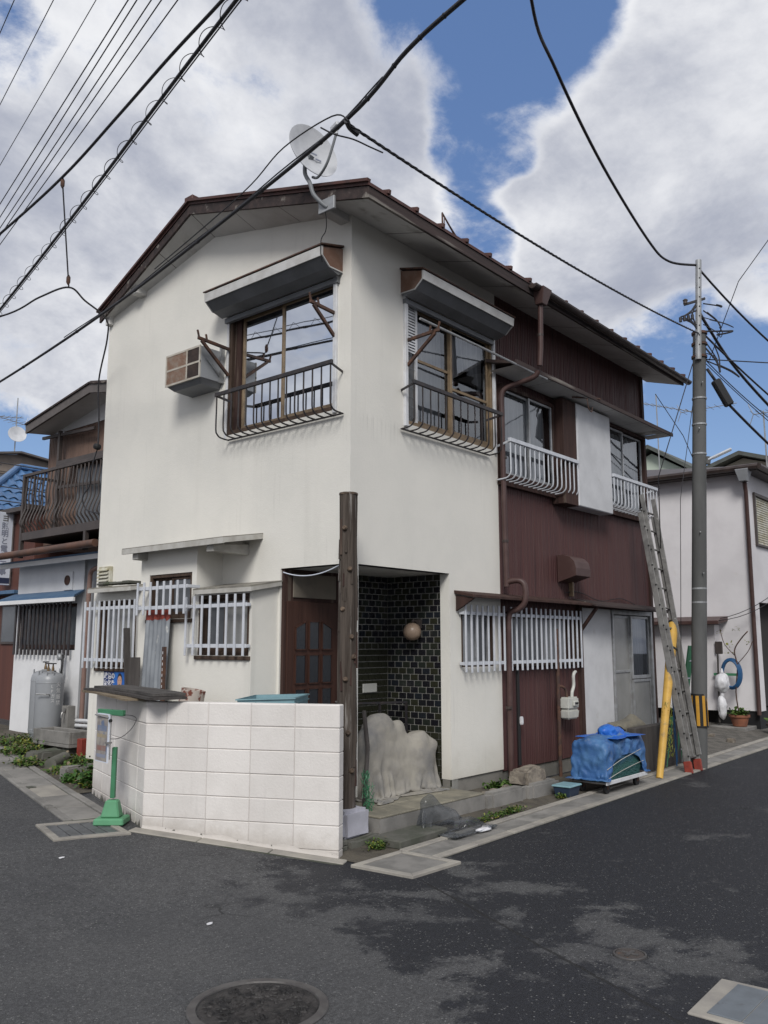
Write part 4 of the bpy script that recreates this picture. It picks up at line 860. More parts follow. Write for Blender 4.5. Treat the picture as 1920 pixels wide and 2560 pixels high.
build(MB().hexa([(-.50, 1.50, 2.72), (0, 1.50, 2.72), (0, 1.62, 2.72), (-.50, 1.62, 2.72)], [(-.50, 1.50, 2.80), (0, 1.50, 2.84), (0, 1.62, 2.84), (-.50, 1.62, 2.80)]), 'canopy_beam', M['canopyedge'], cB, bevel=.006)
build(MB().hexa([(-.50, 2.88, 2.72), (0, 2.88, 2.72), (0, 2.99, 2.72), (-.50, 2.99, 2.72)], [(-.50, 2.88, 2.80), (0, 2.88, 2.84), (0, 2.99, 2.84), (-.50, 2.99, 2.80)]), 'canopy_beam', M['canopyedge'], cB, bevel=.006)
for a in range(5): build(MB().box(-.50 + .02 * a, 3.05 + a * .17, 2.455 + .003 * a, -.30, 3.18 + a * .17, 2.485 + rnd.uniform(0, .02)), 'roof_slate', M['concrete_dark'], house, bevel=.006)
def bay_window(u0, u1, z0, z1, lab, split, gA, gB):
    w_ = frame('x', u0, u1, z0, z1, .352, .27, .04, M['brownframe'], lab, .03)
    sash(w_, 'x', u0 + .04, split + .02, z0 + .04, z1 - .04, .33, .03, M['brownframe'], gA); sash(w_, 'x', split - .02, u1 - .04, z0 + .04, z1 - .04, .30, .03, M['brownframe'], gB)
    return w_
bay_window(3.06, 3.86, 1.47, 2.27, 'tall left bay window above the poster', 3.5, M['frostpale'], M['frost']); bay_window(2.03, 2.83, 2.03, 2.54, 'small high middle bay window', 2.42, M['frostdark'], M['frostdark']); bay_window(1.06, 1.90, 1.63, 2.27, 'right bay window next to the porch', 1.48, M['frostpale'], M['frostdark'])
grille('x', 2.95, 4.07, .43, (2.18, 1.56), 1.46, 2.27, 11, 'white bar grille on the left bay'); grille('x', 1.88, 2.81, .53, (2.37, 2.15), 2.07, 2.44, 8, 'white bar grille on the high middle bay', wall=.361); grille('x', 1.02, 2.03, .43, (2.15, 1.73), 1.63, 2.26, 8, 'white bar grille on the right bay')
mb = MB(); mb.box(-.05, 4.17, 2.49, -.002, 4.43, 2.75); lv = build(mb, 'wall_louvre', M['louvre'], house, bevel=.005)
for k in range(5): build(MB().hexa([(-.085, 4.19, 2.505 + k * .046), (-.05, 4.19, 2.52 + k * .046), (-.05, 4.41, 2.52 + k * .046), (-.085, 4.41, 2.505 + k * .046)], [(-.085, 4.19, 2.517 + k * .046), (-.05, 4.19, 2.545 + k * .046), (-.05, 4.41, 2.545 + k * .046), (-.085, 4.41, 2.517 + k * .046)]), 'louvre_slat', M['louvre'], lv)

# ---- porch
build(MB().quad((0, 0, 2.54), (1.69, 0, 2.54), (1.69, 1.0, 2.54), (0, 1.0, 2.54)), 'porch_ceiling', M['soffit'], house)
pw = build(MB().box(1.685, .004, .16, 1.80, 1.02, 2.54).box(.86, .925, .16, 1.684, 1.02, 2.54), 'porch_wall', M['grout'], house)
tm = MB().box(-.0045, -.0525, -.0305, .0045, .0525, .0305).mesh(M['tile'], .003); tmb = MB().box(-.0525, -.0045, -.0305, .0525, .0045, .0305).mesh(M['tile'], .003)
cells = []
for r in range(33):
    z = 2.505 - r * .0708
    if z < .2: break
    for k in range(10):
        lo = -.0525 + .06 + k * .115 - (.0575 if r % 2 else 0); hi = lo + .105; lo, hi = max(lo, .008), min(hi, .914)
        if hi - lo > .02: cells.append((0, (1.680, (lo + hi) / 2, z), (hi - lo) / .105))
    for k in range(9):
        hi = 1.672 - k * .115 + (.0575 if r % 2 else 0); lo = hi - .105; lo, hi = max(lo, .865), min(hi, 1.672)
        if hi - lo > .02: cells.append((1, ((lo + hi) / 2, .920, z), (hi - lo) / .105))
cells.sort(key=lambda c: (not (c[1][2] > .75), c[0], -c[1][2]))
rest = MB()
for q, (kd, p, sc_) in enumerate(cells):
    if q < 300: piece('tile', tm if kd == 0 else tmb, p, pw, None, (1, sc_, 1) if kd == 0 else (sc_, 1, 1))
    else:
        x, y, z = p
        (rest.box(x - .0045, y - .0525 * sc_, z - .0305, x + .0045, y + .0525 * sc_, z + .0305) if kd == 0 else rest.box(x - .0525 * sc_, y - .0045, z - .0305, x + .0525 * sc_, y + .0045, z + .0305))
build(rest, 'tile', M['tile'], pw, kind='stuff')
# front door in the porch back wall
mb = MB(); mb.box(.02, .95, .16, .86, 1.02, 2.54); build(mb, 'door_surround', M['darkwood'], house)
build(MB().box(.14, .935, 2.24, .80, .949, 2.50), 'transom_panel', M['beige'], house, bevel=.004)
fd = build(MB().box(.05, .925, .18, .83, .949, 2.20), 'front_door', M['door'], house, bevel=.004)
for r in range(5):
    for k in range(3):
        x0 = .165 + k * .20; z1 = 1.99 - r * .355; z0 = z1 - .30
        topz = (z1 - (.0 if k == 1 else .07), z1 - (.0 if k == 1 else .0)) if r == 0 else (z1, z1)
        tl, tr = (topz if k == 0 else topz[::-1])
        if r == 0 and k == 1: tl = tr = z1
        build(MB().prism([(x0, .924, z0), (x0 + .155, .924, z0), (x0 + .155, .924, tr), (x0, .924, tl)], (0, -.004, 0)), 'door_pane', M['doorglass'], fd)
        mb = MB(); A, B_, C_, D_ = V((x0, .918, z0)), V((x0 + .155, .918, z0)), V((x0 + .155, .918, tr)), V((x0, .918, tl))
        for a, b in ((A, B_), (B_, C_), (C_, D_), (D_, A)): mb.bar(a, b, .014, .014)
        build(mb, 'pane_moulding', M['door'], fd)
build(MB().lathe((.79, .92, 1.12), [(.012, 0), (.012, -.03), (.028, -.04), (.030, -.055), (.018, -.07)], 14, (0, 1, 0)), 'door_knob', M['steel'], fd, smooth=True)
# lamps under the porch
lp = build(MB().tube([(.62, .60, 2.54), (.62, .60, 2.46)], .006, 6).tube([(.62, .60, 2.46), (.62, .60, 2.36)], .028, 12), 'ceiling_lamp', M['meter'], house, smooth=True)
build(MB().lathe((.62, .60, 2.36), [(.02, 0), (.028, -.02), (.034, -.05), (.028, -.075), (.008, -.085)], 14), 'lamp_bulb', M['frostpale'], lp, smooth=True)
build(MB().tube(sag((.0, .95, 2.50), (.02, .15, 2.535), .07), .006, 6), 'porch_cable', M['signwhite'], house)
wl = build(MB().box(1.64, .40, 1.93, 1.676, .52, 2.03).tube([(1.65, .46, 2.0), (1.60, .46, 2.02), (1.57, .46, 2.0)], .012, 8), 'wall_lamp', M['brownmetal'], house)
build(MB().lathe((1.57, .46, 1.89), [(.03, .10), (.075, .075), (.10, .03), (.105, -.01), (.095, -.05), (.06, -.09), (.02, -.10)], 20), 'lamp_globe', M['lampbrown'], wl, smooth='all')
build(MB().box(1.22, .895, 1.20, 1.46, .914, 1.30), 'letter_slot', M['meter'], house, bevel=.004)
# porch floor and step
mb = MB(); mb.box(-.05, -.44, -.03, 1.66, .93, .175); pf = build(mb, 'porch_step', M['concrete'], house)
for a in range(6):
    for b in range(4): build(MB().box(-.05 + a * .285, -.44 + b * .34, .176, .225 + a * .285, -.11 + b * .34 if b < 3 else .92, .194 + rnd.uniform(-.002, .002)), 'floor_tile', M['porchtop'], pf, bevel=.005)
# ================================================================== things round the house
# log post on its stone
o = thing('log_post', 'rough brown log post standing at the house corner before the porch', 'post', (-.36, -.30, .31))
def logf(s, t):
    z = .30 + 2.86 * t; a = 6.2832 * s; r = .092 - .006 * t + .012 * noise.noise(V((math.cos(a) * 1.2, math.sin(a) * 1.2, z * 1.3))) + .007 * noise.noise(V((math.cos(a) * 6, math.sin(a) * 6, z * 2.2))) - .006 * max(0, 1 - 5 * abs(noise.noise(V((math.cos(a) * 5, math.sin(a) * 5, z * .7 + 4)))))
    return V((-.36 + .012 * t + r * math.cos(a), -.30 + r * math.sin(a), z))
build(MB().grid(logf, 72, 120), 'trunk', M['post'], o, smooth='all'); build(MB().lathe((-.348, -.30, 3.14), [(.09, .0), (.088, .018), (.01, .02)], 20), 'cut_top', M['knot'], o)
for k in range(26):
    a = rnd.uniform(-3.6, -.9); z = rnd.uniform(.4, 2.7); L = rnd.uniform(.08, .34); w = rnd.uniform(.006, .018); d = V((math.cos(a), math.sin(a), 0)); t = V((-d.y, d.x, 0)); p = V((-.352, -.30, z)) + d * .089
    build(MB().hexa([p - t * w - d * .012, p + t * w - d * .012, p + t * w * .5 + d * .008, p - t * w * .6 + d * .007], [p - t * w * .4 - d * .012 + V((0, 0, L)), p + t * w * .6 - d * .012 + V((0, 0, L)), p + t * w * .3 + d * .006 + V((0, 0, L)), p - t * w * .2 + d * .005 + V((0, 0, L))]), 'bark_strip', M['post'] if k % 3 else M['darkwood'], o)
for a, z in ((-2.2, 2.42), (-2.9, 2.05), (-2.0, 1.80), (-2.6, 1.42), (-1.75, 1.62), (-2.3, .95), (-1.9, .62), (-2.75, 2.8)):
    d = V((math.cos(a), math.sin(a), .15)); p = V((-.35, -.30, z)) + d * .088
    build(MB().lathe(p, [(.026, 0), (.022, .018), (.014, .026), (.004, .024)], 10, d), 'knot', M['knot'], o, smooth=True)
def rough_block(c, sx, sy, sz, jit=.02, seed=1, sub=3):
    bm = bmesh.new(); bmesh.ops.create_cube(bm, size=1); bmesh.ops.bevel(bm, geom=bm.edges[:], offset=.12, segments=2, affect='EDGES'); bmesh.ops.subdivide_edges(bm, edges=bm.edges[:], cuts=sub - 1, use_grid_fill=True)
    mb = MB()
    for v in bm.verts:
        p = V((c[0] + v.co.x * sx, c[1] + v.co.y * sy, c[2] + v.co.z * sz)); n_ = noise.noise_vector(p * 5 + V((seed, 0, 0))); mb.v.append(p + n_ * jit)
    bm.verts.index_update(); mb.f = [tuple(v.index for v in f.verts) for f in bm.faces]; bm.free(); return mb
tag(build(rough_block((-.37, -.31, .19), .36, .30, .24, .010, 3), 'footing_stone', M['stonepaint'], smooth=True), 'lavender-grey painted stone block under the log post', 'stone block')
tag(build(rough_block((-.37, -.34, .035), .46, .40, .09, .02, 8), 'base_stone', M['concrete_dark'], smooth=True), 'flat dark stone under the lavender-grey block', 'stone')
for k, z in ((0, .07), (1, .115)): tag(build(MB().box(-.78, -.55, z - .055, -.60, -.30, z - .012), 'broken_tile', M['concrete_dark'], bevel=.008), ('lower' if k == 0 else 'upper') + ' broken slab wedged behind the block wall end', 'slab')
tag(build(MB().hexa([(-.25, -.84, .0), (.50, -.80, .0), (.48, -.50, .0), (-.27, -.52, .0)], [(-.25, -.84, .075), (.50, -.80, .07), (.48, -.50, .075), (-.27, -.52, .08)]), 'step_slab', M['concrete_dark'], bevel=.012), 'green-tinged flat concrete slab lying before the porch step', 'slab')
for nm, x0, x1, yy, lab in (('kerb_block', 1.68, 2.46, -.47, 'long grey concrete kerb block right of the porch step'), ('kerb_block', 2.48, 3.16, -.50, 'grey concrete kerb block with the rough rock on top')):
    tag(build(rough_block(((x0 + x1) / 2, yy + .06, .07), x1 - x0, .13, .22, .006, x0), nm, M['concrete'], smooth=True), lab, 'kerb block', 'kerb blocks along the brown side')
bed = build(MB().box(1.68, -.40, -.02, 3.12, .03, .125), 'soil_bed', M['soil'], kind='structure')
tag(build(rough_block((2.72, -.33, .235), .50, .22, .19, .035, 2), 'rock', M['rock'], smooth=True), 'rough tan rock lying on the kerb block by the downpipe', 'rock')
for k, (x, y) in enumerate(((2.05, -.30), (2.2, -.34), (2.33, -.28), (1.85, -.33))): tag(build(rough_block((x, y, .15), .09, .06, .05, .012, k), 'pebble', M['rock'], smooth=True), ('second small stone from the left on the soil bed', 'third small stone from the left on the soil bed', 'rightmost small stone on the soil bed', 'leftmost small stone on the soil bed')[k], 'stone', 'small stones on the soil bed')
# block wall
A_, B_, C_ = V((-.83, -.66, 0)), V((-1.62, .95, 0)), V((-1.07, 2.67, 0))
bw = thing('block_wall', 'low white-painted concrete block wall bending round the corner', 'block wall', (A_.x, A_.y, 0))
tA, tC = (B_ - A_).normalized(), (C_ - B_).normalized(); nA, nC = V((tA.y, -tA.x, 0)), V((tC.y, -tC.x, 0)); TH = .12
mit = (nA + nC).normalized(); mit = mit * (TH / mit.dot(nA))
mortar = MB()
def wpt(o, t, n, s, w, z): p = o + t * s + n * w; return V((p.x, p.y, z))
lines = [1.242, 1.048, .851, .654, .457, .262, .067, -.13]
def cut(o, t, n, s, endB, first): # inner point, mitred at the bend
    if endB: return B_ + mit
    return o + t * s + n * TH
LA, LC = (B_ - A_).length, (C_ - B_).length
def blocks(o, t, n, joints, bend_at):
    for r in range(7):
        zt, zb = lines[r], lines[r + 1]
        for s0, s1 in zip(joints, joints[1:]):
            a0 = 0 if abs(s0 - bend_at) < 1e-6 else .0015; a1 = 0 if abs(s1 - bend_at) < 1e-6 else .0015
            pr = rnd.uniform(-.0015, .0015)
            i0 = (B_ + mit) if a0 == 0 else o + t * (s0 + a0) + n * TH; i1 = (B_ + mit) if a1 == 0 else o + t * (s1 - a1) + n * TH
            q0, q1 = o + t * (s0 + a0) - n * pr, o + t * (s1 - a1) - n * pr
            bt = [V((p.x, p.y, zb + .0025)) for p in (q0, q1, i1, i0)]; build(MB().hexa(bt, [V((p.x, p.y, zt - (.0025 if r else 0))) for p in bt]), 'block', M['blockpaint'], bw, bevel=.005 if r else .008)
blocks(A_, tA, nA, [0, .40, .80, 1.20, 1.60, LA], LA); blocks(B_, tC, nC, [0, .22, .62, 1.02, 1.42, LC], 0)
e = .007
mortar.hexa([V((p.x, p.y, -.1)) for p in (A_ + tA * e + nA * e, B_ + mit * (e / TH), B_ + mit * (1 - e / TH), A_ + tA * e + nA * (TH - e))], [V((p.x, p.y, 1.235)) for p in (A_ + tA * e + nA * e, B_ + mit * (e / TH), B_ + mit * (1 - e / TH), A_ + tA * e + nA * (TH - e))])
mortar.hexa([V((p.x, p.y, -.1)) for p in (B_ + mit * (e / TH), C_ - tC * e + nC * e, C_ - tC * e + nC * (TH - e), B_ + mit * (1 - e / TH))], [V((p.x, p.y, 1.235)) for p in (B_ + mit * (e / TH), C_ - tC * e + nC * e, C_ - tC * e + nC * (TH - e), B_ + mit * (1 - e / TH))])
build(mortar, 'mortar', M['mortar'], bw)
# lumpy painted toe along the foot of the wall
def toe(o, t, n, L0, s):
    def f(u, v):
        w = -.004 - .030 * (1 - v) ** 2 * (.6 + .8 * abs(noise.noise(V((u * 9 + s, 3, 0))))); h = (.035 + .045 * abs(noise.noise(V((u * 6 + s, 0, 0))))) * v
        p = o + t * (L0 * u) + n * w; return V((p.x, p.y, gz(p.y) + h - .004))
    return MB().grid(f, 60, 4)
build(toe(A_, tA, nA, LA, 0), 'wall_toe', M['blockpaint'], bw, smooth='all', fix=False)
mb = MB()
for (o_, t, n, L0, dens) in ((A_, tA, nA, LA, 30), (B_, tC, nC, LC, 46)):
    for k in range(dens):
        s = rnd.uniform(.0, L0 - .05); w_ = rnd.uniform(.015, .06); h = rnd.uniform(.008, .03) if t is tA else rnd.uniform(.02, .085)
        a, b = o_ + t * s - n * .006, o_ + t * (s + w_) - n * .006; z0 = gz(a.y) + (.012 if t is tA else 0)
        m_ = lerp(a, b, rnd.uniform(.3, .7)); mb.quad(V((a.x, a.y, z0)), V((b.x, b.y, z0)), V((m_.x + .001, m_.y, z0 + h)))
build(mb, 'peeled_patch', M['concrete_dark'], bw, kind='stuff', fix=False)
# pale kerb strip along the foot of the wall
ks = tag(bpy.data.objects.new('wall_kerb', MB().hexa([V((p.x, p.y, gz(p.y) - .05)) for p in (A_ - tA * .08 - nA * .15, B_ + tA * .05 - nA * .15, B_ + tA * .05 - nA * .012, A_ - tA * .08 - nA * .012)], [V((p.x, p.y, gz(p.y) + .003)) for p in (A_ - tA * .08 - nA * .15, B_ + tA * .05 - nA * .15, B_ + tA * .05 - nA * .012, A_ - tA * .08 - nA * .012)]).mesh(M['concrete_dark'])), kind='structure'); link(ks, None)
for k in range(3):
    s0, s1 = -.08 + k * .645, -.08 + (k + 1) * .645 - .008; build(slab(MB(), A_, tA, -nA, s0, s1, .02, .145, .012), 'kerb_stone', M['concrete_light'], ks, bevel=.006)
# boards lying on the wall
def plank(a, b, w, h, name, mat, label, cat='board', group=None, roll=0.0, sub=14, jag=.012):
    a, b = V(a), V(b); d = (b - a).normalized(); x = d.cross(V((0, 0, 1))).normalized(); y = x.cross(d); mb = MB()
    def f(u, v):
        ang = 2 * math.pi * v; cx, cy = ((-1, -1), (1, -1), (1, 1), (-1, 1), (-1, -1))[min(int(v * 4 + .001), 4)]
        p = lerp(a, b, u) + x * (cx * w / 2) + y * (cy * h / 2) + V((0, 0, .008 * math.sin(u * 3.1)))
        q = p * 4; return p + x * (.010 * noise.noise(q)) + d * (jag * noise.noise(V((cx * 3, cy, u * 50))) if u in (0, 1) else 0) + y * (.004 * noise.noise(q * 2))
    mb.grid(f, sub, 4); n0 = len(mb.v) - (sub + 1) * 5
    mb.f.append(tuple(n0 + k * (sub + 1) for k in range(4))); mb.f.append(tuple(n0 + k * (sub + 1) + sub for k in range(4)))
    return tag(build(mb, name, mat), label, cat, group)
c0 = B_ + nC * .06
def wp(s, w, z): p = B_ + tC * s + nC * w; return V((p.x, p.y, z))
plank(wp(.05, -.07, 1.258), wp(1.78, -.04, 1.258), .24, .018, 'loose_board', M['tanwood'], 'tan board at the bottom of the pile on the block wall')
plank(wp(-.28, .10, 1.281), wp(1.80, .03, 1.279), .34, .022, 'loose_board', M['greyplankz'], 'dark weathered board in the middle of the pile on the block wall', jag=.04)
plank(wp(-.22, .13, 1.308), wp(1.72, .10, 1.304), .30, .024, 'loose_board', M['greywood'], 'grey weathered board on top of the pile on the block wall', jag=.03)
# crates behind the wall
def crate(z0, label):
    Lc, Nc, Rc = V((-.93, .57, 0)), V((-.42, .30, 0)), V((.17, .70, 0)); c = Lc + (Rc - Nc); t = [Lc, Nc, Rc, c]; ce = (t[0] + t[2]) / 2
    o = thing('plastic_crate', label, 'crate', (ce.x, ce.y, z0)); H = .305
    def q(k, z): return [V((ce.x + (p.x - ce.x) * k, ce.y + (p.y - ce.y) * k, z0 + z)) for p in t]
    build(MB().hexa(q(.90, 0), q(.90, .012)), 'bottom', M['crate'], o)
    b0, b1, t0, t1 = q(.90, 0), q(.955, H), q(.875, .012), q(.93, H)
    for i in range(4):
        j = (i + 1) % 4; build(MB().hexa([b0[i], b0[j], t0[j], t0[i]], [b1[i], b1[j], t1[j], t1[i]]), 'side', M['crate'], o)
    for zz, kk in ((H, 1.0), (H - .045, .985)):
        r0, r1, r2, r3 = q(kk, zz - .012), q(.93, zz - .012), q(kk, zz), q(.93, zz); mb = MB()
        for i in range(4): j = (i + 1) % 4; mb.hexa([r0[i], r0[j], r1[j], r1[i]], [r2[i], r2[j], r3[j], r3[i]])
        build(mb, 'rim', M['crate'], o)
crate(.94, 'pale blue plastic crate whose rim shows above the block wall')
tag(build(MB().box(-.62, .34, .08, -.10, .86, .938), 'crate_plinth', M['concrete'], bevel=.01), 'grey concrete plinth carrying the pale blue crate', 'plinth')
o = thing('clay_pipe', 'rust-stained white clay pipe standing tilted behind the block wall', 'pipe', (-.70, 1.62, .2))
ax = V((.12, -.14, 1)).normalized(); build(MB().lathe((-.78, 1.72, .17), [(.09, 0), (.095, .5), (.105, .98), (.125, 1.0), (.125, 1.14), (.105, 1.14), (.09, 1.0), (.02, .7)], 22, ax), 'barrel', M['clay'], o, smooth=True)
# things leaning on the bays
o = thing('corrugated_sheet', 'galvanised corrugated sheet with red top edge leaning on the bay wall', 'metal sheet', (-.66, 2.5, .2))
def cs(z0, z1, nz):
    def f(u, v):
        z = z0 + (z1 - z0) * v; y = 2.27 + .45 * u; return V((-.525 + .075 * (z - .2) / 1.93 + .012 * math.sin(u * .45 / .076 * 6.283) + .006 * noise.noise(V((y * 4, z * 2, 0))), y, z))
    return f
build(MB().grid(cs(.2, 2.05, 8), 60, 8), 'sheet', M['corrugated'], o, smooth='all', fix=False)
def csr(u, v): p = cs(2.02, 2.13, 2)(u, v); return V((p.x - .003, p.y, p.z if v > .5 else p.z + .03 * noise.noise(V((u * 14, 0, 0)))))
build(MB().grid(csr, 60, 2), 'red_edge', M['redpaint'], o, smooth='all', fix=False)
o = thing('angle_bar', 'perforated dark steel angle bar standing beside the corrugated sheet', 'angle bar', (-.62, 2.24, .2)); ab = MB().box(-.555, 2.225, .2, -.55, 2.262, 1.72).box(-.55, 2.225, .2, -.52, 2.229, 1.72); build(ab, 'bar', M['rust'], o)
for k in range(24): build(MB().box(-.5565, 2.238, .26 + k * .06, -.5552, 2.248, .29 + k * .06), 'slot', M['whiteframe'], o)
plank((-.56, 2.74, .2), (-.51, 3.03, 1.93), .065, .04, 'standing_plank', M['greyplankz'], 'narrow dark plank leaning before the left bay window', 'plank')
plank((-.53, 2.81, .2), (-.50, 2.85, 1.60), .13, .03, 'standing_plank', M['greyplankz'], 'short wide dark plank beside the corrugated sheet', 'plank')
# election poster
o = thing('poster', 'blue campaign poster with white lettering and a smiling man in suit', 'poster', (-.366, 3.46, 1.12)); Y0, Y1, Z0, Z1 = 3.68, 3.24, 1.12, 1.43
build(MB().box(-.366, Y1, Z0, -.3615, Y0, Z1), 'sheet', M['posterblue'], o); build(MB().quad((-.3668, Y0, Z0), (-.3668, 3.49, Z0), (-.3668, 3.46, Z1), (-.3668, Y0, Z1)), 'dark_field', M['posternavy'], o, fix=False)
for b, z, sz in (('政治の', 1.345, .078), ('変化を', 1.262, .078), ('さらに前へ', 1.205, .044)): text(b, sz, (-.3674, 3.675, z), (0, -1, 0), (0, 0, 1), M['posterwhite'], o, bold=.002)
def disc(cy, cz, ry, rz, x, n=24, yo=0): return MB().quad(*[(x, cy + ry * math.cos(6.283 * k / n), cz + rz * math.sin(6.283 * k / n)) for k in range(n)])
build(MB().quad((-.3674, 3.43, 1.12), (-.3674, 3.245, 1.12), (-.3674, 3.25, 1.20), (-.3674, 3.30, 1.235), (-.3674, 3.38, 1.235), (-.3674, 3.42, 1.19)), 'printed_suit', M['posterblack'], o, fix=False)
build(MB().quad((-.3677, 3.37, 1.235), (-.3677, 3.30, 1.235), (-.3677, 3.33, 1.15)), 'printed_shirt', M['posterwhite'], o, fix=False)
build(disc(3.335, 1.335, .05, .072, -.3682), 'printed_hair', M['posterblack'], o, fix=False); build(disc(3.337, 1.312, .046, .066, -.3686), 'printed_face', M['posterskin'], o, fix=False)
mb = MB(); mb.quad((-.369, 3.365, 1.325), (-.369, 3.347, 1.325), (-.369, 3.347, 1.33), (-.369, 3.365, 1.33)); mb.quad((-.369, 3.327, 1.325), (-.369, 3.309, 1.325), (-.369, 3.309, 1.33), (-.369, 3.327, 1.33)); mb.quad((-.369, 3.355, 1.278), (-.369, 3.319, 1.278), (-.369, 3.325, 1.270), (-.369, 3.349, 1.270)); build(mb, 'printed_features', M['posterblack'], o, fix=False)
# green sign stand
G0 = gz(1.3) + .005; o = thing('sign_stand', 'green sign stand with a faded hanging board before the block wall', 'sign stand', (-1.72, 1.27, G0))
ex, ey = V((.65, -.76, 0)), V((.76, .65, 0)); ce = V((-1.72, 1.27, G0))
def fr(w0, d0, z0, w1, d1, z1): return MB().hexa([ce + ex * a * w0 + ey * b * d0 + V((0, 0, z0)) for a, b in ((-1, -1), (1, -1), (1, 1), (-1, 1))], [ce + ex * a * w1 + ey * b * d1 + V((0, 0, z1)) for a, b in ((-1, -1), (1, -1), (1, 1), (-1, 1))])
build(fr(.135, .115, 0, .13, .11, .06), 'base_plate', M['greenbase'], o, bevel=.012); build(fr(.085, .07, .06, .052, .045, .205), 'base_block', M['greenbase'], o, bevel=.012)
build(MB().bar(ce + V((0, 0, .22)), ce + V((0, 0, .66)), .045, .04, ex), 'post', M['green'], o, bevel=.004)
ob = ce + V((-.055, .02, 0)); bl, br = ob + V((.005, .20, 0)), ob + V((-.03, -.04, 0))
nb = (br - bl).cross(V((0, 0, 1))).normalized() * .008
build(MB().hexa([bl + V((0, 0, .53)) - nb, br + V((0, 0, .53)) - nb, br + V((0, 0, .53)) + nb, bl + V((0, 0, .53)) + nb], [bl + V((0, 0, .955)) - nb, br + V((0, 0, .955)) - nb, br + V((0, 0, .955)) + nb, bl + V((0, 0, .955)) + nb]), 'board', M['signwhite'], o)
for s_ in (-1, 1):
    a, b = lerp(bl, br, .02) + nb * 1.12 * s_, lerp(bl, br, .98) + nb * 1.12 * s_
    build(MB().quad(a + V((0, 0, .54)), b + V((0, 0, .54)), b + V((0, 0, .945)), a + V((0, 0, .945))), 'printed_sheet', M['boardprint'], o, fix=False)
    a, b = lerp(bl, br, .1) + nb * 1.2 * s_, lerp(bl, br, .9) + nb * 1.2 * s_
    for z, h, m_ in ((.80, .05, 'printblue'), (.745, .03, 'printtan'), (.63, .045, 'printred'), (.57, .03, 'signgrey')): build(MB().quad(a + V((0, 0, z)), b + V((0, 0, z)), b + V((0, 0, z + h)), a + V((0, 0, z + h))), 'printed_block', M[m_], o, fix=False)
build(MB().bar(bl + V((.01, 0, .965)), br + V((.07, -.12, .965)), .04, .05), 'arm', M['green'], o, bevel=.004)
build(MB().tube([br + V((.012, -.012, .56)), br + V((.012, -.012, .95))], .005, 6).tube([bl + V((-.03, 0, .94)), br + V((-.01, 0, .925))], .006, 6), 'hanging_rod', M['steel'], o)
build(MB().lathe(br + V((.0, -.02, .90)), [(.004, .016), (.016, .008), (.016, -.008), (.004, -.016)], 10), 'knob', M['black'], o, smooth=True); build(MB().box(*(br + V((-.03, -.03, .70))), *(br + V((.02, .01, .715)))), 'clip', M['steel'], o)
build(MB().tube(catmull([br + V((.06, -.11, .95)), br + V((.12, -.17, .945)), br + V((.14, -.21, .91)), br + V((.11, -.17, .82)), br + V((.06, -.09, .75)), br + V((.01, -.02, .74))], 5), .003, 5), 'tie_wire', M['black'], o)
# window air conditioner
o = thing('air_conditioner', 'old rusty window air conditioner on the gable wall left of the upstairs window', 'air conditioner', (0, 2.37, 4.79))
build(MB().box(-.325, 2.05, 4.79, -.003, 2.70, 5.17), 'case', M['gasgrey'], o, bevel=.006)
mb = MB(); F = -.340
for a in (2.05, 2.29, 2.69): mb.box(F, a, 4.81, -.326, a + .022, 5.16)
for z in (4.79, 4.97, 5.155): mb.box(F + .001, 2.05, z, -.326, 2.712, z + .022)
build(mb, 'front_frame', M['acbeige'], o)
for (a, b, m_) in ((2.312, 2.69, 'acrust'), (2.072, 2.29, 'acdark')):
    for z0, z1 in ((4.812, 4.97), (4.992, 5.155)):
        g_ = build(MB().box(-.333, a, z0, -.327, b, z1), 'grille', M[m_], o); mb = MB()
        for k in range(10): zz = z0 + (z1 - z0) * (k + .5) / 10; mb.box(-.337, a, zz - .003, -.333, b, zz + .003)
        build(mb, 'grille_slat', M[m_], g_, kind='stuff')
build(MB().hexa([(-.27, 2.10, 4.735), (-.0, 2.10, 4.72), (-.0, 2.62, 4.72), (-.27, 2.62, 4.735)], [(-.31, 2.06, 4.788), (-.0, 2.06, 4.788), (-.0, 2.69, 4.788), (-.31, 2.69, 4.788)]), 'support_tray', M['shutterbox'], o)
build(MB().bar((-.02, 2.045, 4.82), (-.25, 2.045, 5.02), .01, .035, (0, 1, 0)).box(-.06, 2.02, 4.78, -.0, 2.049, 5.22), 'side_brace', M['aluminium'], o)
# satellite dish
o = thing('satellite_dish', 'round white satellite dish clamped to the roof edge above the corner', 'satellite dish', (-.42, -.02, 6.15))
dn = V((-.16, -.97, .20)).normalized(); dc = V((-.47, .11, 6.77)); R_ = .30
dm = MB().lathe(dc, [(.001, -.085), (R_ * .35, -.075), (R_ * .7, -.045), (R_ * .93, -.008), (R_, .0), (R_ * 1.0, .008), (R_ * .97, .006), (R_ * .7, -.035), (R_ * .35, -.063), (.001, -.072)], 36, dn); dish_o = build(dm, 'reflector', M['dish'], o, smooth=True)
lw = dc + dn * .34 + V((.05, 0, .06)); low = dc - V((0, .05, .27)) + dn * .03
build(MB().tube(catmull([low - dn * .10, low - V((0, 0, .06)), low + dn * .16 - V((0, 0, .0)), lw - V((0, 0, .07))], 5), .014, 8), 'feed_arm', M['dishgrey'], o, smooth=True)
build(MB().bar(lw + dn * .05, lw - dn * .07, .07, .055).bar(lw + V((0, 0, -.03)), lw + V((0, 0, -.09)), .035, .035), 'receiver', M['dish'], o, bevel=.01)
bk = dc - dn * .10
build(MB().tube(catmull([(-.43, -.06, 6.10), (-.46, -.01, 6.15), (-.50, .07, 6.26), (-.505, .12, 6.40), bk + V((-.02, .02, -.18)), bk + V((-.01, .01, .03))], 5), .022, 10), 'mast', M['dishgrey'], o, smooth=True)
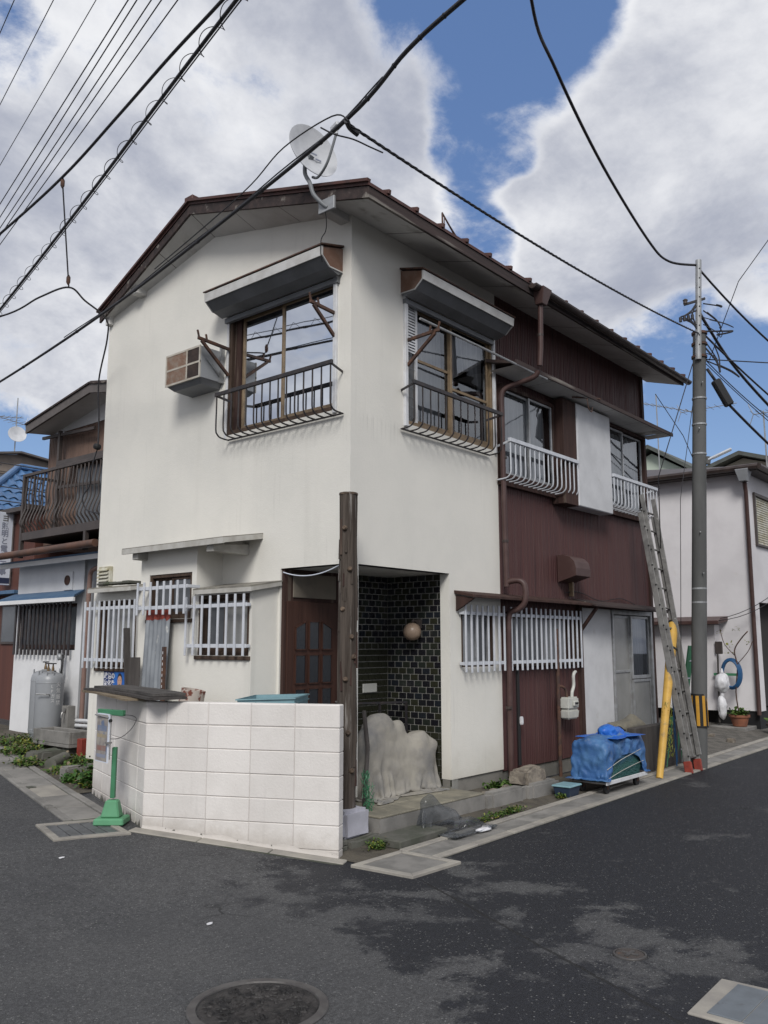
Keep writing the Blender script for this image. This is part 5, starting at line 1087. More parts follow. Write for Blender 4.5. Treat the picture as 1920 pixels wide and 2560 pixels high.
build(MB().box(-.44, -.16, 6.06, -.41, .06, 6.20), 'clamp_plate', M['galv'], o, bevel=.004); build(MB().bar(bk + V((-.01, .01, -.05)), dc - dn * .07, .06, .10), 'back_bracket', M['dishgrey'], o)
build(MB().tube(catmull([(-.44, -.03, 6.12), (-.40, -.02, 5.98), (-.36, .03, 5.90), (-.35, .10, 5.84), (-.335, .12, 5.70), (-.30, .13, 5.62)], 5), .005, 5), 'aerial_lead', M['black'], o)
for k, (u_, w_) in enumerate(((-.05, .10), (.05, .07))): c_ = dc - dn * .030 + V((.0, -.008, -.02 - .035 * k)); build(MB().bar(c_ + V((u_, 0, 0)), c_ + V((u_ + w_, -w_ * .16, 0)), .006, .014), 'maker_mark', M['signgrey'], o)
# drying pole
tag(build(MB().tube([(.62, -.42, 5.15), (1.9, -.42, 5.145), (3.29, -.42, 5.13)], .014, 8), 'drying_pole', M['aluminium'], smooth=True), 'long pale metal drying pole along the side windows', 'pole')
# broken aerial lying on roof
o = thing('broken_aerial', 'bent rusty aerial frame sticking up from the brown roof edge', 'aerial', (1.3, -.3, 6.3)); build(MB().tube([(1.13, -.36, 6.29), (1.20, -.30, 6.62), (1.48, -.36, 6.30)], .012, 6).tube([(1.16, -.36, 6.28), (1.225, -.31, 6.58), (1.44, -.40, 6.29)], .007, 5), 'frame', M['rust'], o)
# gas meter
o = thing('gas_meter', 'cream gas meter with pipes on the brown side wall', 'gas meter', (4.18, -.1, .75))
build(MB().hexa([(4.04, -.18, .78), (4.30, -.18, .78), (4.30, -.05, .78), (4.04, -.05, .78)], [(4.02, -.19, .90), (4.32, -.19, .90), (4.32, -.05, .90), (4.02, -.05, .90)]).box(4.03, -.185, .905, 4.31, -.05, 1.06), 'body', M['meter'], o, bevel=.018, seg=2)
build(MB().box(4.13, -.215, .95, 4.25, -.186, 1.01), 'dial_box', M['meter'], o, bevel=.005); build(MB().quad((4.145, -.2165, .965), (4.235, -.2165, .965), (4.235, -.2165, .995), (4.145, -.2165, .995)), 'dial', M['posterblack'], o, fix=False)
build(MB().tube(catmull([(4.24, -.12, 1.05), (4.25, -.12, 1.12), (4.30, -.12, 1.2), (4.30, -.12, 1.32), (4.33, -.12, 1.37), (4.40, -.10, 1.38)], 4), .022, 8), 'outlet_pipe', M['meter'], o, smooth=True)
build(MB().tube(catmull([(4.10, -.12, 1.05), (4.09, -.11, 1.16), (4.02, -.09, 1.20), (3.97, -.07, 1.2)], 4), .018, 8).tube([(3.97, -.07, 1.95), (3.97, -.07, 1.0), (3.97, -.07, .0)], .024, 8), 'supply_pipe', M['rust'], o, smooth=True)
tag(build(MB().tube([(3.02, -.04, 1.46), (3.02, -.045, .3)], .022, 8), 'conduit', M['black'], smooth=True), 'dark conduit pipe below the grille beside the downpipe', 'conduit')
tag(build(rough_block((3.02, -.08, .83), .05, .03, .10, .01, 5), 'pipe_tag', M['plasticwhite'], smooth=True), 'small white tag tied to the dark conduit', 'tag')
# covered machine in the porch
o = thing('covered_machine', 'bulky machine under a dusty beige cloth cover standing in the porch', 'covered machine', (1.0, .3, .195))
ells = [(.95, .34, .50, .42, .16, .36), (.80, .32, .86, .22, .12, .17), (.58, .28, .68, .12, .13, .22), (1.10, .32, .84, .12, .08, .10), (1.38, .26, .88, .12, .11, .15), (1.40, .26, .55, .19, .15, .28), (1.54, .20, .66, .10, .08, .07), (1.56, .30, .42, .09, .14, .30)]
soft(build(cloth(.30, 1.66, -.98, 1.30, 1.14, 84, 128, ells, [(.46, .16, .1, 1.62, .54, .50)], .196, ((.30, -.12, .2), (1.665, .88, 3)), 1.15, 140, 3, .006), 'cloth_cover', M['cover'], o, smooth='all', fix=False))
for k, (a, b) in enumerate((((.85, .86, 1.10), (1.64, .60, 1.09)), ((1.63, .60, 1.09), (1.63, .60, .20)), ((.86, .86, 1.10), (.86, .86, .2)), ((1.3, .72, 1.09), (1.3, .72, .2)))):
    if k == 0: rk = thing('metal_rack', 'dark metal rack standing behind the covered machine in the porch', 'rack', (1.3, .7, .2))
    build(MB().bar(a, b, .022, .022), 'rack_bar', M['iron_black'], rk)
tag(build(MB().tube([(.16, -.06, .195), (.30, .02, .75), (.40, .16, 1.08)], .022, 8), 'leaning_pole', M['greyplankz'], smooth=True), 'dark pole leaning left of the beige cloth cover', 'pole')
mb = MB()
for k in range(150):
    t = rnd.random(); p = V((.06 + .05 * (1 - t) + rnd.gauss(0, .022), -.17 + rnd.gauss(0, .02), .20 + .34 * t)); d = V((rnd.uniform(-1, 1), rnd.uniform(-.6, .6), rnd.uniform(-2.0, 2.0))) * .035; mb.bar(p, p + d, .004, .004)
tag(build(mb, 'green_net', M['green']), 'green net bundle hanging beside the log post', 'net')
# sack and litter on the kerb
tag(soft(build(cloth(.12, 1.12, -1.22, -.20, .60, 60, 60, [(.46, -.62, .20, .12, .06, .16), (.66, -.68, .08, .16, .10, .12), (.84, -.78, .05, .14, .12, .06)], [(-.3, -.5, -.1, 3.2, .5, .20)], .024, ((.2, -1.03, .02), (1.06, -.40, 3)), 1.12, 100, 8, .010), 'plastic_sheet', M['bagdark'], smooth='all', fix=False), 1, 0), 'crumpled see-through grey plastic sheeting slumped on the kerb before the porch', 'plastic sheet')
tag(build(blob((.80, -.97, .04), [(.80, -.99, .03, .16, .045, .016), (.93, -.95, .035, .06, .05, .02)], 36, 18, .010, 14, .024, 4, 0, .5), 'plastic_scrap', M['plasticwhite'], smooth='all'), 'crumpled white plastic scrap lying at the foot of the grey plastic sheeting', 'litter')
for k, (x, y) in enumerate(((-2.56, .62), (-2.55, -1.16))):
    tag(build(blob((x, y, gz(y) + .012), [(x, y, gz(y) + .008, .035, .014, .006)], 14, 8, .003, 30, None, k), 'paper_scrap', M['plasticwhite']), ('white paper scrap on the asphalt by the lane drain', 'small white scrap on the open asphalt left of centre')[k], 'litter')
# hand cart with tarpaulin load
o = thing('hand_cart', 'platform hand cart loaded with bundles under blue tarp and green net', 'cart', (3.85, -.80, 0))
build(MB().box(3.32, -1.02, .13, 4.42, -.57, .155), 'platform', M['steel'], o, bevel=.006); build(MB().box(3.30, -1.035, .125, 4.44, -1.02, .17), 'edge_rail', M['whiteframe'], o, bevel=.003)
for x, y in ((3.45, -.95), (4.28, -.95), (3.45, -.64), (4.28, -.64)):
    wh = build(MB().lathe((x, y, .062), [(.03, -.018), (.058, -.018), (.062, -.012), (.062, .012), (.058, .018), (.03, .018)], 20, (0, 1, 0)), 'wheel', M['black'], o, smooth=True); build(MB().box(x - .02, y - .025, .06, x + .02, y - .02, .128).box(x - .02, y + .02, .06, x + .02, y + .025, .128), 'caster_fork', M['rust'], wh)
def loadf(z0, z1, s0, s1, seed, fold):
    def f(u, v):
        a = 6.2832 * u; z = z0 + (z1 - z0) * v; k = s0 + (s1 - s0) * v; c_, s_ = math.cos(a), math.sin(a); e_ = .28
        x = 3.87 + .54 * k * math.copysign(abs(c_) ** e_, c_); y = -.795 + .215 * k * math.copysign(abs(s_) ** e_, s_)
        w = .022 * noise.noise(V((x * 3 + seed, y * 3, z * 9))) + fold * math.sin(z * 30 + 2.2 * noise.noise(V((x * 2.2, y * 2, seed)))) ; q = V((x - 3.87, (y + .795) * 2, 0)).normalized()
        return V((x + q.x * w, y + q.y * w * .8, z + .018 * noise.noise(V((x * 4, y * 4, seed + 3)))))
    return f
mb = MB().grid(loadf(.16, .57, .985, .955, 1, .008), 96, 24); build(mb, 'net_load', M['netgreen'], o, smooth='all', fix=False)
soft(build(cloth(3.27, 4.49, -1.10, -.50, .85, 84, 46, [(3.55, -.80, .58, .22, .18, .08), (3.95, -.78, .60, .20, .14, .10), (4.24, -.82, .57, .14, .13, .08)], [(3.325, -1.025, .1, 4.425, -.565, .60)], .17, None, 1.08, 100, 4, .012), 'tarpaulin', M['tarpblue'], o, smooth='all', fix=False))
soft(build(cloth(3.60, 4.25, -1.03, -.57, .90, 52, 40, [(3.88, -.80, .69, .18, .11, .07), (4.06, -.80, .66, .12, .10, .06)], [(3.2, -1.1, .1, 4.5, -.5, .63)], .63, None, 1.25, 90, 6, .014), 'blue_bag', pm('bright_blue_bag', (.015, .10, .45, 1), (.025, .15, .52, 1), 7, rough=.4), o, smooth='all', fix=False))
build(MB().tube(catmull([(3.33, -1.03, .30), (3.7, -1.035, .38), (4.1, -1.03, .43), (4.41, -1.02, .47)], 5), .004, 5).tube(catmull([(3.33, -1.03, .19), (3.7, -1.035, .25), (4.1, -1.03, .29), (4.41, -1.02, .31)], 5), .004, 5), 'tie_rope', M['canopyedge'], o)
build(MB().tube(catmull([(4.22, -.72, .66), (4.34, -.72, .70), (4.46, -.72, .66), (4.52, -.72, .64)], 4), .012, 6), 'handle', M['black'], o)
o = thing('storage_box', 'small dark blue plastic box with pale lid left of the hand cart', 'box', (3.02, -.66, .005)); build(MB().hexa([(2.90, -.76, .008), (3.14, -.75, .008), (3.13, -.58, .008), (2.89, -.59, .008)], [(2.88, -.78, .125), (3.16, -.77, .125), (3.15, -.56, .125), (2.87, -.57, .125)]), 'tub', pm('navy_plastic', (.02, .035, .065, 1), rough=.5), o, bevel=.006); build(MB().hexa([(2.865, -.795, .126), (3.175, -.785, .126), (3.165, -.545, .126), (2.855, -.555, .126)], [(2.87, -.79, .145), (3.17, -.78, .145), (3.16, -.55, .145), (2.86, -.56, .145)]), 'lid', M['crate'], o, bevel=.005)
# bundled goods by the sliding door
tag(soft(build(cloth(4.75, 6.15, -.85, .30, 1.05, 64, 56, [(5.75, -.26, .45, .24, .12, .30), (5.35, -.27, .38, .20, .12, .25)], [(5.1, -.40, 0, 6.0, -.10, .66)], .02, ((4.8, -.49, .02), (6.3, -.06, 3)), 1.06, 100, 2), 'covered_pile', pm('taupe_sheet', (.17, .155, .12, 1), (.115, .11, .095, 1), 4, rough=.9, bump=.8, bscale=14, bdist=.02), smooth='all', fix=False)), 'pile of goods under a taupe sheet before the sliding door', 'covered pile')
tag(build(MB().box(5.05, -.62, .0, 6.62, -.50, .62), 'wood_partition', M['greyplankz'], bevel=.01), 'low weathered wooden partition behind the hand cart', 'partition')
tag(build(rough_block((6.72, -.52, .10), .34, .16, .24, .012, 4), 'concrete_stub', M['concrete'], smooth=True), 'grey concrete stub at the foot of the yellow sleeve', 'concrete block')
# ladder
o = thing('extension_ladder', 'weathered aluminium extension ladder leaning against the upstairs rail', 'ladder', (5.87, -1.08, 0))
f0, f1_ = V((5.70, -1.08, .02)), V((6.05, -1.08, .02)); g0, g1_ = V((6.20, -.30, 4.02)), V((6.70, -.30, 4.0))
for s_, (a, b) in enumerate(((f0, g0), (f1_, g1_))):
    build(MB().bar(a, lerp(a, b, .93), .026, .085, (0, 1, .2)), 'rail', M['ladder'], o, bevel=.004); ofs = V((.035 if s_ == 0 else -.035, -.055, 0)); build(MB().bar(lerp(a, b, .05) + ofs, b + ofs, .024, .07, (0, 1, .2)), 'rail', M['ladder'], o, bevel=.004)
    build(MB().bar(a - V((0, 0, .02)), lerp(a, b, .035), .045, .11, (0, 1, .2)), 'foot', M['redpaint'], o, bevel=.008)
for k in range(13):
    t = .045 + k * .0745; a, b = lerp(f0, g0, t), lerp(f1_, g1_, t); build(MB().tube([a, b], .015, 8), 'rung', M['ladder'], o, smooth=True)
    for dx in (-.018, .02): build(MB().lathe(a + V((-.015, -.05 + dx, .03 * (1 if dx > 0 else -1))), [(.013, -.002), (.013, .002)], 10, (1, 0, 0)), 'rung_end', M['black'], o)
o = thing('yellow_sleeve', 'tall yellow cable guard sleeve leaning beside the ladder', 'guard sleeve', (5.0, -.95, 0)); ya, yb = V((5.0, -.95, 0)), V((6.42, -.68, 2.07)); build(MB().tube([ya, yb], [.045, .075], 14), 'sleeve', M['yellow'], o, smooth=True)
for t in (.985, .80): build(MB().tube([lerp(ya, yb, t), lerp(ya, yb, t + .013)], .079 if t > .9 else .074, 14), 'band', M['black'], o)
o = thing('green_stepladder', 'green folded stepladder standing behind the utility pole', 'stepladder', (6.75, -.62, 0))
for dx in (0, .16): build(MB().bar((6.45 + dx, -.58, 0), (6.86 + dx * .6, -.74, 1.72), .03, .06), 'rail', M['green'], o, bevel=.004)
for k in range(6): build(MB().bar(lerp((6.45, -.58, 0), (6.86, -.74, 1.72), .12 + k * .15), lerp((6.61, -.58, 0), (6.956, -.74, 1.72), .12 + k * .15), .04, .02), 'step', M['whitebar'], o)
tag(build(MB().bar((6.05, -.60, 0), (6.33, -.62, .70), .05, .02), 'green_board', M['green'], bevel=.004), 'green painted board leaning behind the ladder foot', 'board')
tag(build(MB().tube(catmull([(5.98, -.80, .05), (6.0, -.78, .5), (6.04, -.76, .98), (6.06, -.75, 1.02), (6.05, -.77, .6), (6.03, -.79, .1)], 5), .009, 6), 'blue_rope', M['hose'], smooth=True), 'blue rope hanging at the corner post near the yellow sleeve', 'rope')
mb = MB()
for k in range(160):
    p = V((5.62 + rnd.uniform(-.10, .10), -.86 + rnd.uniform(-.03, .03), rnd.uniform(.25, .95))); d = V((rnd.uniform(-1, 1), rnd.uniform(-.3, .3), rnd.uniform(-1.5, 1.5))) * .04; mb.bar(p, p + d, .005, .003)
tag(build(mb, 'yellow_netting', M['leafyellow']), 'tangled yellow netting beside the yellow sleeve', 'netting')

# ================================================================== utility pole and cables
def pp(z): return V((6.28 + .0197 * z, -1.0 - .0492 * z, z))
o = thing('utility_pole', 'grey concrete utility pole with striped band and steel extension', 'utility pole', (6.28, -1.0, 0))
build(MB().tube([pp(z) for z in (-.05, 1.5, 3, 4.5, 6.45)], [.112, .108, .104, .100, .094], 20), 'shaft', M['polecon'], o, smooth=True)
sx_ = rt * -.05
build(MB().tube([pp(5.98) + sx_ - fw * .10, pp(7.55) + sx_ - fw * .10], .046, 10), 'steel_extension', M['galv'], o, smooth=True)
for z in (6.05, 6.25, 6.42): build(MB().lathe(pp(z), [(.105, -.018), (.115, -.018), (.115, .018), (.105, .018)], 18), 'clamp', M['rust'], o)
for z in (5.4, 5.0, 4.55, 2.55, 2.35): build(MB().lathe(pp(z), [(.098, -.012), (.107, -.012), (.107, .012), (.098, .012)], 18), 'strap', M['galv'], o)
bd = build(MB().lathe(pp(.81), [(.111, -.235), (.1155, -.235), (.1155, .235), (.111, .235)], 28), 'warning_band', M['bandblack'], o)
for k in range(8):
    a0 = k * 6.2832 / 8; mb = MB(); c_ = pp(.81)
    pts = [(math.cos(a0 + t) * .1175, math.sin(a0 + t) * .1175) for t in (0, .13, .26, .39)]
    for (x0, y0), (x1, y1) in zip(pts, pts[1:]): mb.quad((c_.x + x0, c_.y + y0, .60), (c_.x + x1, c_.y + y1, .60), (c_.x + x1, c_.y + y1, 1.02), (c_.x + x0, c_.y + y0, 1.02))
    build(mb, 'yellow_stripe', M['bandyellow'], bd, fix=False)
for z, a in ((3.35, 3.6), (2.75, 3.9), (4.9, 3.5), (5.6, 3.8), (4.1, -.4)):
    d = V((math.cos(a), math.sin(a), .1)); build(MB().tube([pp(z) + d * .1, pp(z) + d * .16], .008, 6), 'step_bolt', M['galv'], o)
for k in range(9): z = 6.2 + k * .15; build(MB().lathe(pp(z) + sx_ - fw * .147, [(.012, 0), (.008, -.01)], 8, -fw), 'bolt', M['black'], o)
build(MB().bar(pp(6.84) + sx_ - fw * .1 - rt * .22, pp(6.94) + sx_ - fw * .1 + rt * .10, .035, .035), 'crossarm', M['cable'], o, bevel=.004)
for s_, dz in ((-.20, -.06),): build(MB().lathe(pp(6.90) + sx_ - fw * .1 + rt * s_ + V((0, 0, dz)), [(.02, 0), (.035, .02), (.03, .05), (.04, .07), (.02, .09)], 10), 'insulator', M['brownmetal'], o, smooth=True)
for k in range(9):
    a = pp(6.0 + k * .11) + rt * .04 - fw * .05; b = pp(5.9 + k * .12) + rt * rnd.uniform(.05, .3) - fw * .06; m_ = lerp(a, b, .5) + rt * rnd.uniform(.12, .42) + V((0, 0, rnd.uniform(-.6, .1)))
    build(MB().tube(catmull([a, lerp(a, m_, .6) + rt * .05, m_, lerp(b, m_, .5) + rt * .04, b], 5), rnd.choice((.007, .010, .013)), 6), 'jumper_cable', M['cable'], o)
for k in range(4):
    a = pp(7.0 - k * .08) + sx_ - fw * .12; b = pp(6.35 + k * .05) + sx_ - fw * .12; m_ = lerp(a, b, .5) - rt * (.10 + .06 * k); build(MB().tube(catmull([a, lerp(a, m_, .7), m_, lerp(b, m_, .6), b], 5), .012, 6), 'jumper_cable', M['cable'], o)
    build(MB().tube([m_, m_ + V((0, 0, -.07))], .024, 8), 'splice', M['cable'], o)
lampo = thing('street_lamp', 'small grey street lamp arm fixed to the utility pole', 'street lamp', pp(4.45)); lb = pp(4.45) + rt * .10 - fw * .05; lt = pp(4.60) + rt * .42 - fw * .15
build(MB().tube([lb + V((0, 0, -.06)), lb + rt * .02 + V((0, 0, .05))], .04, 10), 'bracket', M['polecon'], lampo); build(MB().bar(lb, lt, .075, .035), 'head', M['whitebar'], lampo, bevel=.012); build(MB().bar(lerp(lb, lt, .25) - V((0, 0, .021)), lt - V((0, 0, .021)), .06, .008), 'lens', M['frostpale'], lampo)
# cables: (name, points, radius, label)
def cable(name, pts, r, label, extra=None, group=None, n=6):
    ob = build(MB().tube(pts, r, n), name, M['cable'], smooth='all'); tag(ob, label, 'cable', group); return ob
def twist(pts, r, turns):
    out = MB()
    for ph in (0, 2.09, 4.19):
        q = []
        N_ = len(pts) - 1
        for i in range(N_ * 6 + 1):
            t = i / 6; k = min(int(t), N_ - 1); p = lerp(pts[k], pts[k + 1], t - k); d = (V(pts[k + 1]) - V(pts[k])).normalized(); x = d.cross(V((0, 0, 1))).normalized(); y = x.cross(d); a = ph + turns * 6.283 * t / N_
            q.append(p + x * math.cos(a) * r + y * math.sin(a) * r)
        out.tube(q, r * .95, 5)
    return out
th = 'thin overhead wire at upper left, '
for k, (a, b, z) in enumerate((((-2.53, 2.55), (-2.39, 3.16), 8.5), ((-2.26, 2.24), (-1.78, 4.41), 8.5), ((-1.97, 1.89), (-1.11, 5.81), 8.5), ((-1.75, 1.63), (-.60, 6.84), 8.5), ((-1.69, 1.56), (-.38, 7.35), 8.5), ((-1.59, 1.45), (-.22, 7.65), 8.5), ((-1.52, 1.37), (-.10, 7.88), 8.5), ((-1.41, 1.23), (.05, 8.18), 8.5))):
    a, b = V((*a, z)), V((*b, z)); d = b - a; a2 = a - d * 1.5; b2 = b + d * (4 if k == 0 else 2.0)
    cable('overhead_wire', sag(a2, b2, -.0), .005 if k < 3 else .0075, th + ('leftmost of the eight', 'second of eight from the left', 'third of eight from the left', 'fourth of eight from the left', 'fifth of eight from the left', 'sixth of eight from the left', 'seventh of eight from the left', 'rightmost of the eight')[k], group='parallel wires along the lane')
cable('trunk_cable', catmull([(-2.42, -1.7, 7.0), (-2.24, -.60, 7.0), (-2.10, .33, 7.0), (-1.91, 1.44, 7.0), (-1.69, 2.90, 6.98), (-1.48, 4.83, 7.0), (-1.1, 8.5, 7.1), (-.7, 13, 7.3)], 6), .017, 'thick sagging trunk cable from which a hanger wire drops')
sp = [V((-3.02, -2.5, 6.2)), V((-2.78, -1.44, 6.2)), V((-2.47, -.14, 6.2)), V((-1.96, 1.96, 6.2)), V((-1.18, 5.32, 6.2)), V((-.3, 9.2, 6.25))]
spo = thing('spiral_cable', 'overhead cable bundle wrapped in a loose wire spiral', 'cable', sp[2]); spc = catmull(sp, 40)
build(MB().tube(spc[::8], .015, 7), 'cable_core', M['cable'], spo, smooth='all'); build(MB().tube([p + V((.05, -.02, .05)) for p in spc[::8]], .006, 5), 'messenger_wire', M['cable'], spo)
q = []
Ls = 0; last = spc[0]
for i in range(len(spc) - 1):
    for s_ in range(6):
        p = lerp(spc[i], spc[i + 1], s_ / 6); Ls += (p - last).length; last = p; d = (spc[i + 1] - spc[i]).normalized(); x = d.cross(V((0, 0, 1))).normalized(); y = x.cross(d); a = Ls / .36 * 6.283
        q.append(p + V((.02, -.01, .03)) + x * math.cos(a) * .055 + y * math.sin(a) * .055)
build(MB().tube(q, .0035, 4), 'wire_spiral', M['cable'], spo)
# heavy cable crossing before the gable
hv = [(-2.55, -4.0, 5.6), (-2.36, -3.06, 5.6), (-2.23, -2.53, 5.6), (-1.94, -1.73, 5.6), (-1.56, .06, 5.6), (-1.03, 2.94, 5.6), (-.53, 6.59, 5.6), (.1, 11.2, 5.75)]
hvc = catmull(hv, 8); o = thing('heavy_cable', 'heavy lashed cable crossing in front of the gable and dish', 'cable', hvc[24]); build(MB().tube(hvc, .0155, 8), 'cable_core', M['cable'], o, smooth='all')
hh = [p + V((.0, .0, .028 + .012 * math.sin(i * .9))) for i, p in enumerate(hvc[20:44])]; build(MB().tube(hh, .006, 5), 'lashing_wire', M['cable'], o)
build(MB().tube(catmull([(-1.95, -1.75, 5.57), (-1.97, -1.60, 5.66), (-1.90, -1.0, 5.68), (-1.72, -.4, 5.66), (-1.53, .4, 5.66), (-1.3, 1.6, 5.63)], 6), .006, 6), 'side_lead', M['cable'], o)
for i in range(6, 56, 4): build(MB().tube([hvc[i], lerp(hvc[i], hvc[i + 1], .12)], .019, 8), 'cable_tie', M['cable'], o)
drop = sag((-1.92, -1.72, 5.57), pp(6.38) + sx_ - fw * .12, .10, 22); o = thing('service_drop', 'twisted service cable running from the heavy cable to the utility pole', 'cable', (-1.92, -1.72, 5.57))
build(twist(drop, .0075, 30), 'twisted_cores', M['cable'], o, smooth='all'); build(MB().tube(catmull([(-1.95, -1.73, 5.58), (-1.88, -1.70, 5.57), (-1.80, -1.71, 5.55)], 4), .022, 8), 'clamp', M['cable'], o)
build(MB().tube(catmull([(-1.99, -1.5, 5.60), (-1.92, -1.58, 5.545), (-1.80, -1.66, 5.53), (-1.66, -1.70, 5.52), (-1.5, -1.70, 5.545)], 6), .006, 6), 'loop_lead', M['cable'], o)
cable('pole_top_cable', catmull([(-1.2, -2.75, 8.6), (.79, -1.76, 8.3), (1.45, -1.67, 7.9), (3.12, -1.39, 7.65), (5.11, -1.12, 7.5), (5.85, -1.12, 7.45), tuple(pp(7.47) + sx_ - fw * .1)], 8), .018, 'thick cable sagging down to the top of the utility pole')
ptop = lambda z: pp(z) + sx_ - fw * .1
cable('street_cable', sag(ptop(7.42), (9.02 + 6, -1.60 - .7, 7.0), .5, 20), .018, 'paired cable leaving the pole top for the right edge')
cable('street_cable', catmull([ptop(6.75), tuple(pp(6.55) + rt * .12), (7.5, -1.42, 6.22), (8.87, -1.55, 5.8), (11.5, -1.7, 5.3)], 8), .023, 'thickest black cable bundle running right from the utility pole')
cable('street_cable', sag(pp(6.38) + rt * .1, (9.06 + 4, -1.48 - .8, 5.15), .15, 16), .016, 'cable running right from the pole clamp under the bundle')
cable('street_cable', sag(pp(6.0) + rt * .1, (13, -1.9, 5.4), .25, 16), .008, 'thin wire beside the clamp cable right of the pole')
cable('street_cable', sag(pp(5.95) + rt * .1, (14, -2.1, 4.9), .2, 16), .007, 'lowest thin wire running right from the pole')
clo = thing('cable_closure', 'black cable splice box hanging right of the utility pole', 'splice box', tuple(pp(5.47) + rt * .33 - fw * .1))
ca, cb2 = pp(5.66) + rt * .20 - fw * .1, pp(5.27) + rt * .42 - fw * .1
build(MB().bar(ca, cb2, .11, .13), 'case', M['black'], clo, bevel=.02); build(MB().tube([pp(5.85) + rt * .1 - fw * .05, ca], .022, 8).tube(sag(cb2, (8.94 + 1.6, -1.48 - .4, 4.55), .06, 10), .020, 8), 'cable_tail', M['cable'], clo, smooth='all')
cable('cross_wire', [pp(6.02) + rt * .05, (7.19, -2.06, 6.0), (8.6, -4.4, 5.98)], .009, 'level wire leaving the pole to the right')
cable('high_wire', [(5.39 + .4, -2.65 - .7, 8.2), (6.2, -2.0, 7.0), tuple(pp(6.0) + rt * .15)], .006, 'thin slanting wire from top right down to the pole clamps')
cable('guy_wire', [pp(5.95) - rt * .1, (5.95, -.75, 4.2), (6.70, -.42, 2.9)], .0075, 'guy wire slanting from the pole down past the ladder top')
cable('guy_wire', [pp(5.3) - rt * .1, (6.30, -.93, 3.9), (6.02, -.86, .3)], .005, 'thin guy wire running down close beside the utility pole')
cable('eave_wire', [(7.35, -.2, 5.9), (6.9, -.8, 5.0), tuple(pp(4.5) - rt * .1)], .006, 'thin wire from the brown eave corner to the pole')
o = thing('hanger_wire', 'vertical hanger wire dropping from the trunk cable to a looped lead', 'cable', (-1.69, 2.9, 6.98))
ha, hb = V((-1.69, 2.90, 6.96)), V((-1.41, 3.13, 5.82)); build(MB().tube([ha, hb], .009, 6), 'wire', M['cable'], o)
for p in (lerp(ha, hb, .04), lerp(ha, hb, .93)): build(MB().lathe(p, [(.008, -.06), (.024, -.03), (.024, .03), (.008, .06)], 8), 'insulator', M['rust'], o, smooth=True)
cable('house_lead', catmull([(-1.9, 6.6, 5.9), (-1.52, 4.56, 5.8), (-1.46, 3.7, 5.84), (-1.41, 3.13, 5.82), (-1.1, 3.30, 5.80), (-.62, 3.62, 5.80), (-.33, 4.05, 5.72), (-.14, 4.52, 5.3), (-.05, 4.62, 4.8), (-.04, 4.62, 4.42)], 8), .011, 'black lead looping from the hanger wire down the gable edge')
tag(build(MB().lathe((-.06, 4.61, 4.40), [(.01, .05), (.04, .035), (.045, 0), (.04, -.035), (.01, -.05)], 14, (1, .3, 0)), 'cable_weatherhead', M['black'], smooth=True), 'round black cable fitting at the left edge of the gable', 'cable fitting')
cable('tail_lead', catmull([(-.04, 4.62, 4.4), (-.05, 4.75, 4.1), (.0, 4.85, 3.9), (-.02, 4.98, 3.75), (.03, 4.95, 3.58), (.05, 4.66, 3.5)], 6), .009, 'short dangling lead below the black cable fitting')
cable('lane_wire', [(-1.35, 6.2, 5.55), (-.75, 9.0, 5.0), (1.0, 14, 5.2)], .007, 'thin wire under the heavy cable at far left')
cable('lane_wire', [(-2.2, 4.9, 6.3), (.2, 9.8, 5.35), (1.9, 11.5, 5.4)], .007, 'thin wire slanting down to the taupe roof at far left')
for k, (z0, z1) in enumerate(((6.1, 5.1), (5.5, 4.7), (5.2, 4.45))): cable('lane_wire', [(.2, 14.5, z0), (2.6, 9.9 + k * .2, z1)], .012, ('upper', 'middle', 'lower')[k] + ' wire reaching the balcony from the far left')

# ================================================================== neighbours on the left lane
sh = thing('shop', 'white rendered annex with brown balcony storey left of the house', 'building', (.66, 6.9, .3))
mb = MB(); wallgrid(mb, 'x', -.66, 5.98, 7.98, .38, 3.02, [(6.14, 7.90, 1.66, 2.36)], .08)
mb.quad((.66, 5.98, .38), (.66, 5.98, 3.02), (.66, 5.98, 3.02)); build(mb, 'front_wall', M['shopwall'], sh, fix=False)
build(MB().quad((.66, 5.98, .38), (2.0, 5.98, .38), (2.0, 5.98, 3.02), (.66, 5.98, 3.02)), 'side_wall', M['shopgrey'], sh, fix=False)
build(MB().box(.70, 5.0, .3, 2.0, 5.979, 3.05), 'rear_block', M['shopgrey'], sh); build(MB().quad((.66, 7.98, .38), (2.0, 7.98, .38), (2.0, 7.98, 3.02), (.66, 7.98, 3.02)), 'side_wall', M['shopgrey'], sh, fix=False)
build(MB().box(.64, 6.0, .1, .70, 8.0, .375), 'foundation', M['concrete_dark'], sh)
build(MB().box(.9, 6.1, .5, 1.9, 7.9, 2.9), 'unlit_room_box', M['roomshade'], sh)  # solid box, the darkness behind the shop pane is its colour
wn = build(MB().box(.70, 6.14, 1.68, .73, 7.90, 1.74).box(.70, 6.14, 2.31, .73, 7.90, 2.355).box(.70, 6.14, 1.741, .73, 6.2, 2.309).box(.70, 7.84, 1.741, .73, 7.90, 2.309), 'window', M['darkwood'], sh); build(MB().quad((.72, 6.2, 1.74), (.72, 7.84, 1.74), (.72, 7.84, 2.31), (.72, 6.2, 2.31)), 'pane', M['frostdark'], wn, fix=False)
gr = build(MB().box(.60, 6.10, 1.70, .625, 7.94, 1.745).box(.60, 6.10, 2.29, .625, 7.94, 2.33), 'window_lattice', M['iron_black'], sh)
me = MB().box(-.012, -.022, 1.58, .012, .022, 2.37).mesh(M['iron_black'], .003)
for k in range(15): piece('bar', me, (.588, 6.2 + k * .118, 0), gr)
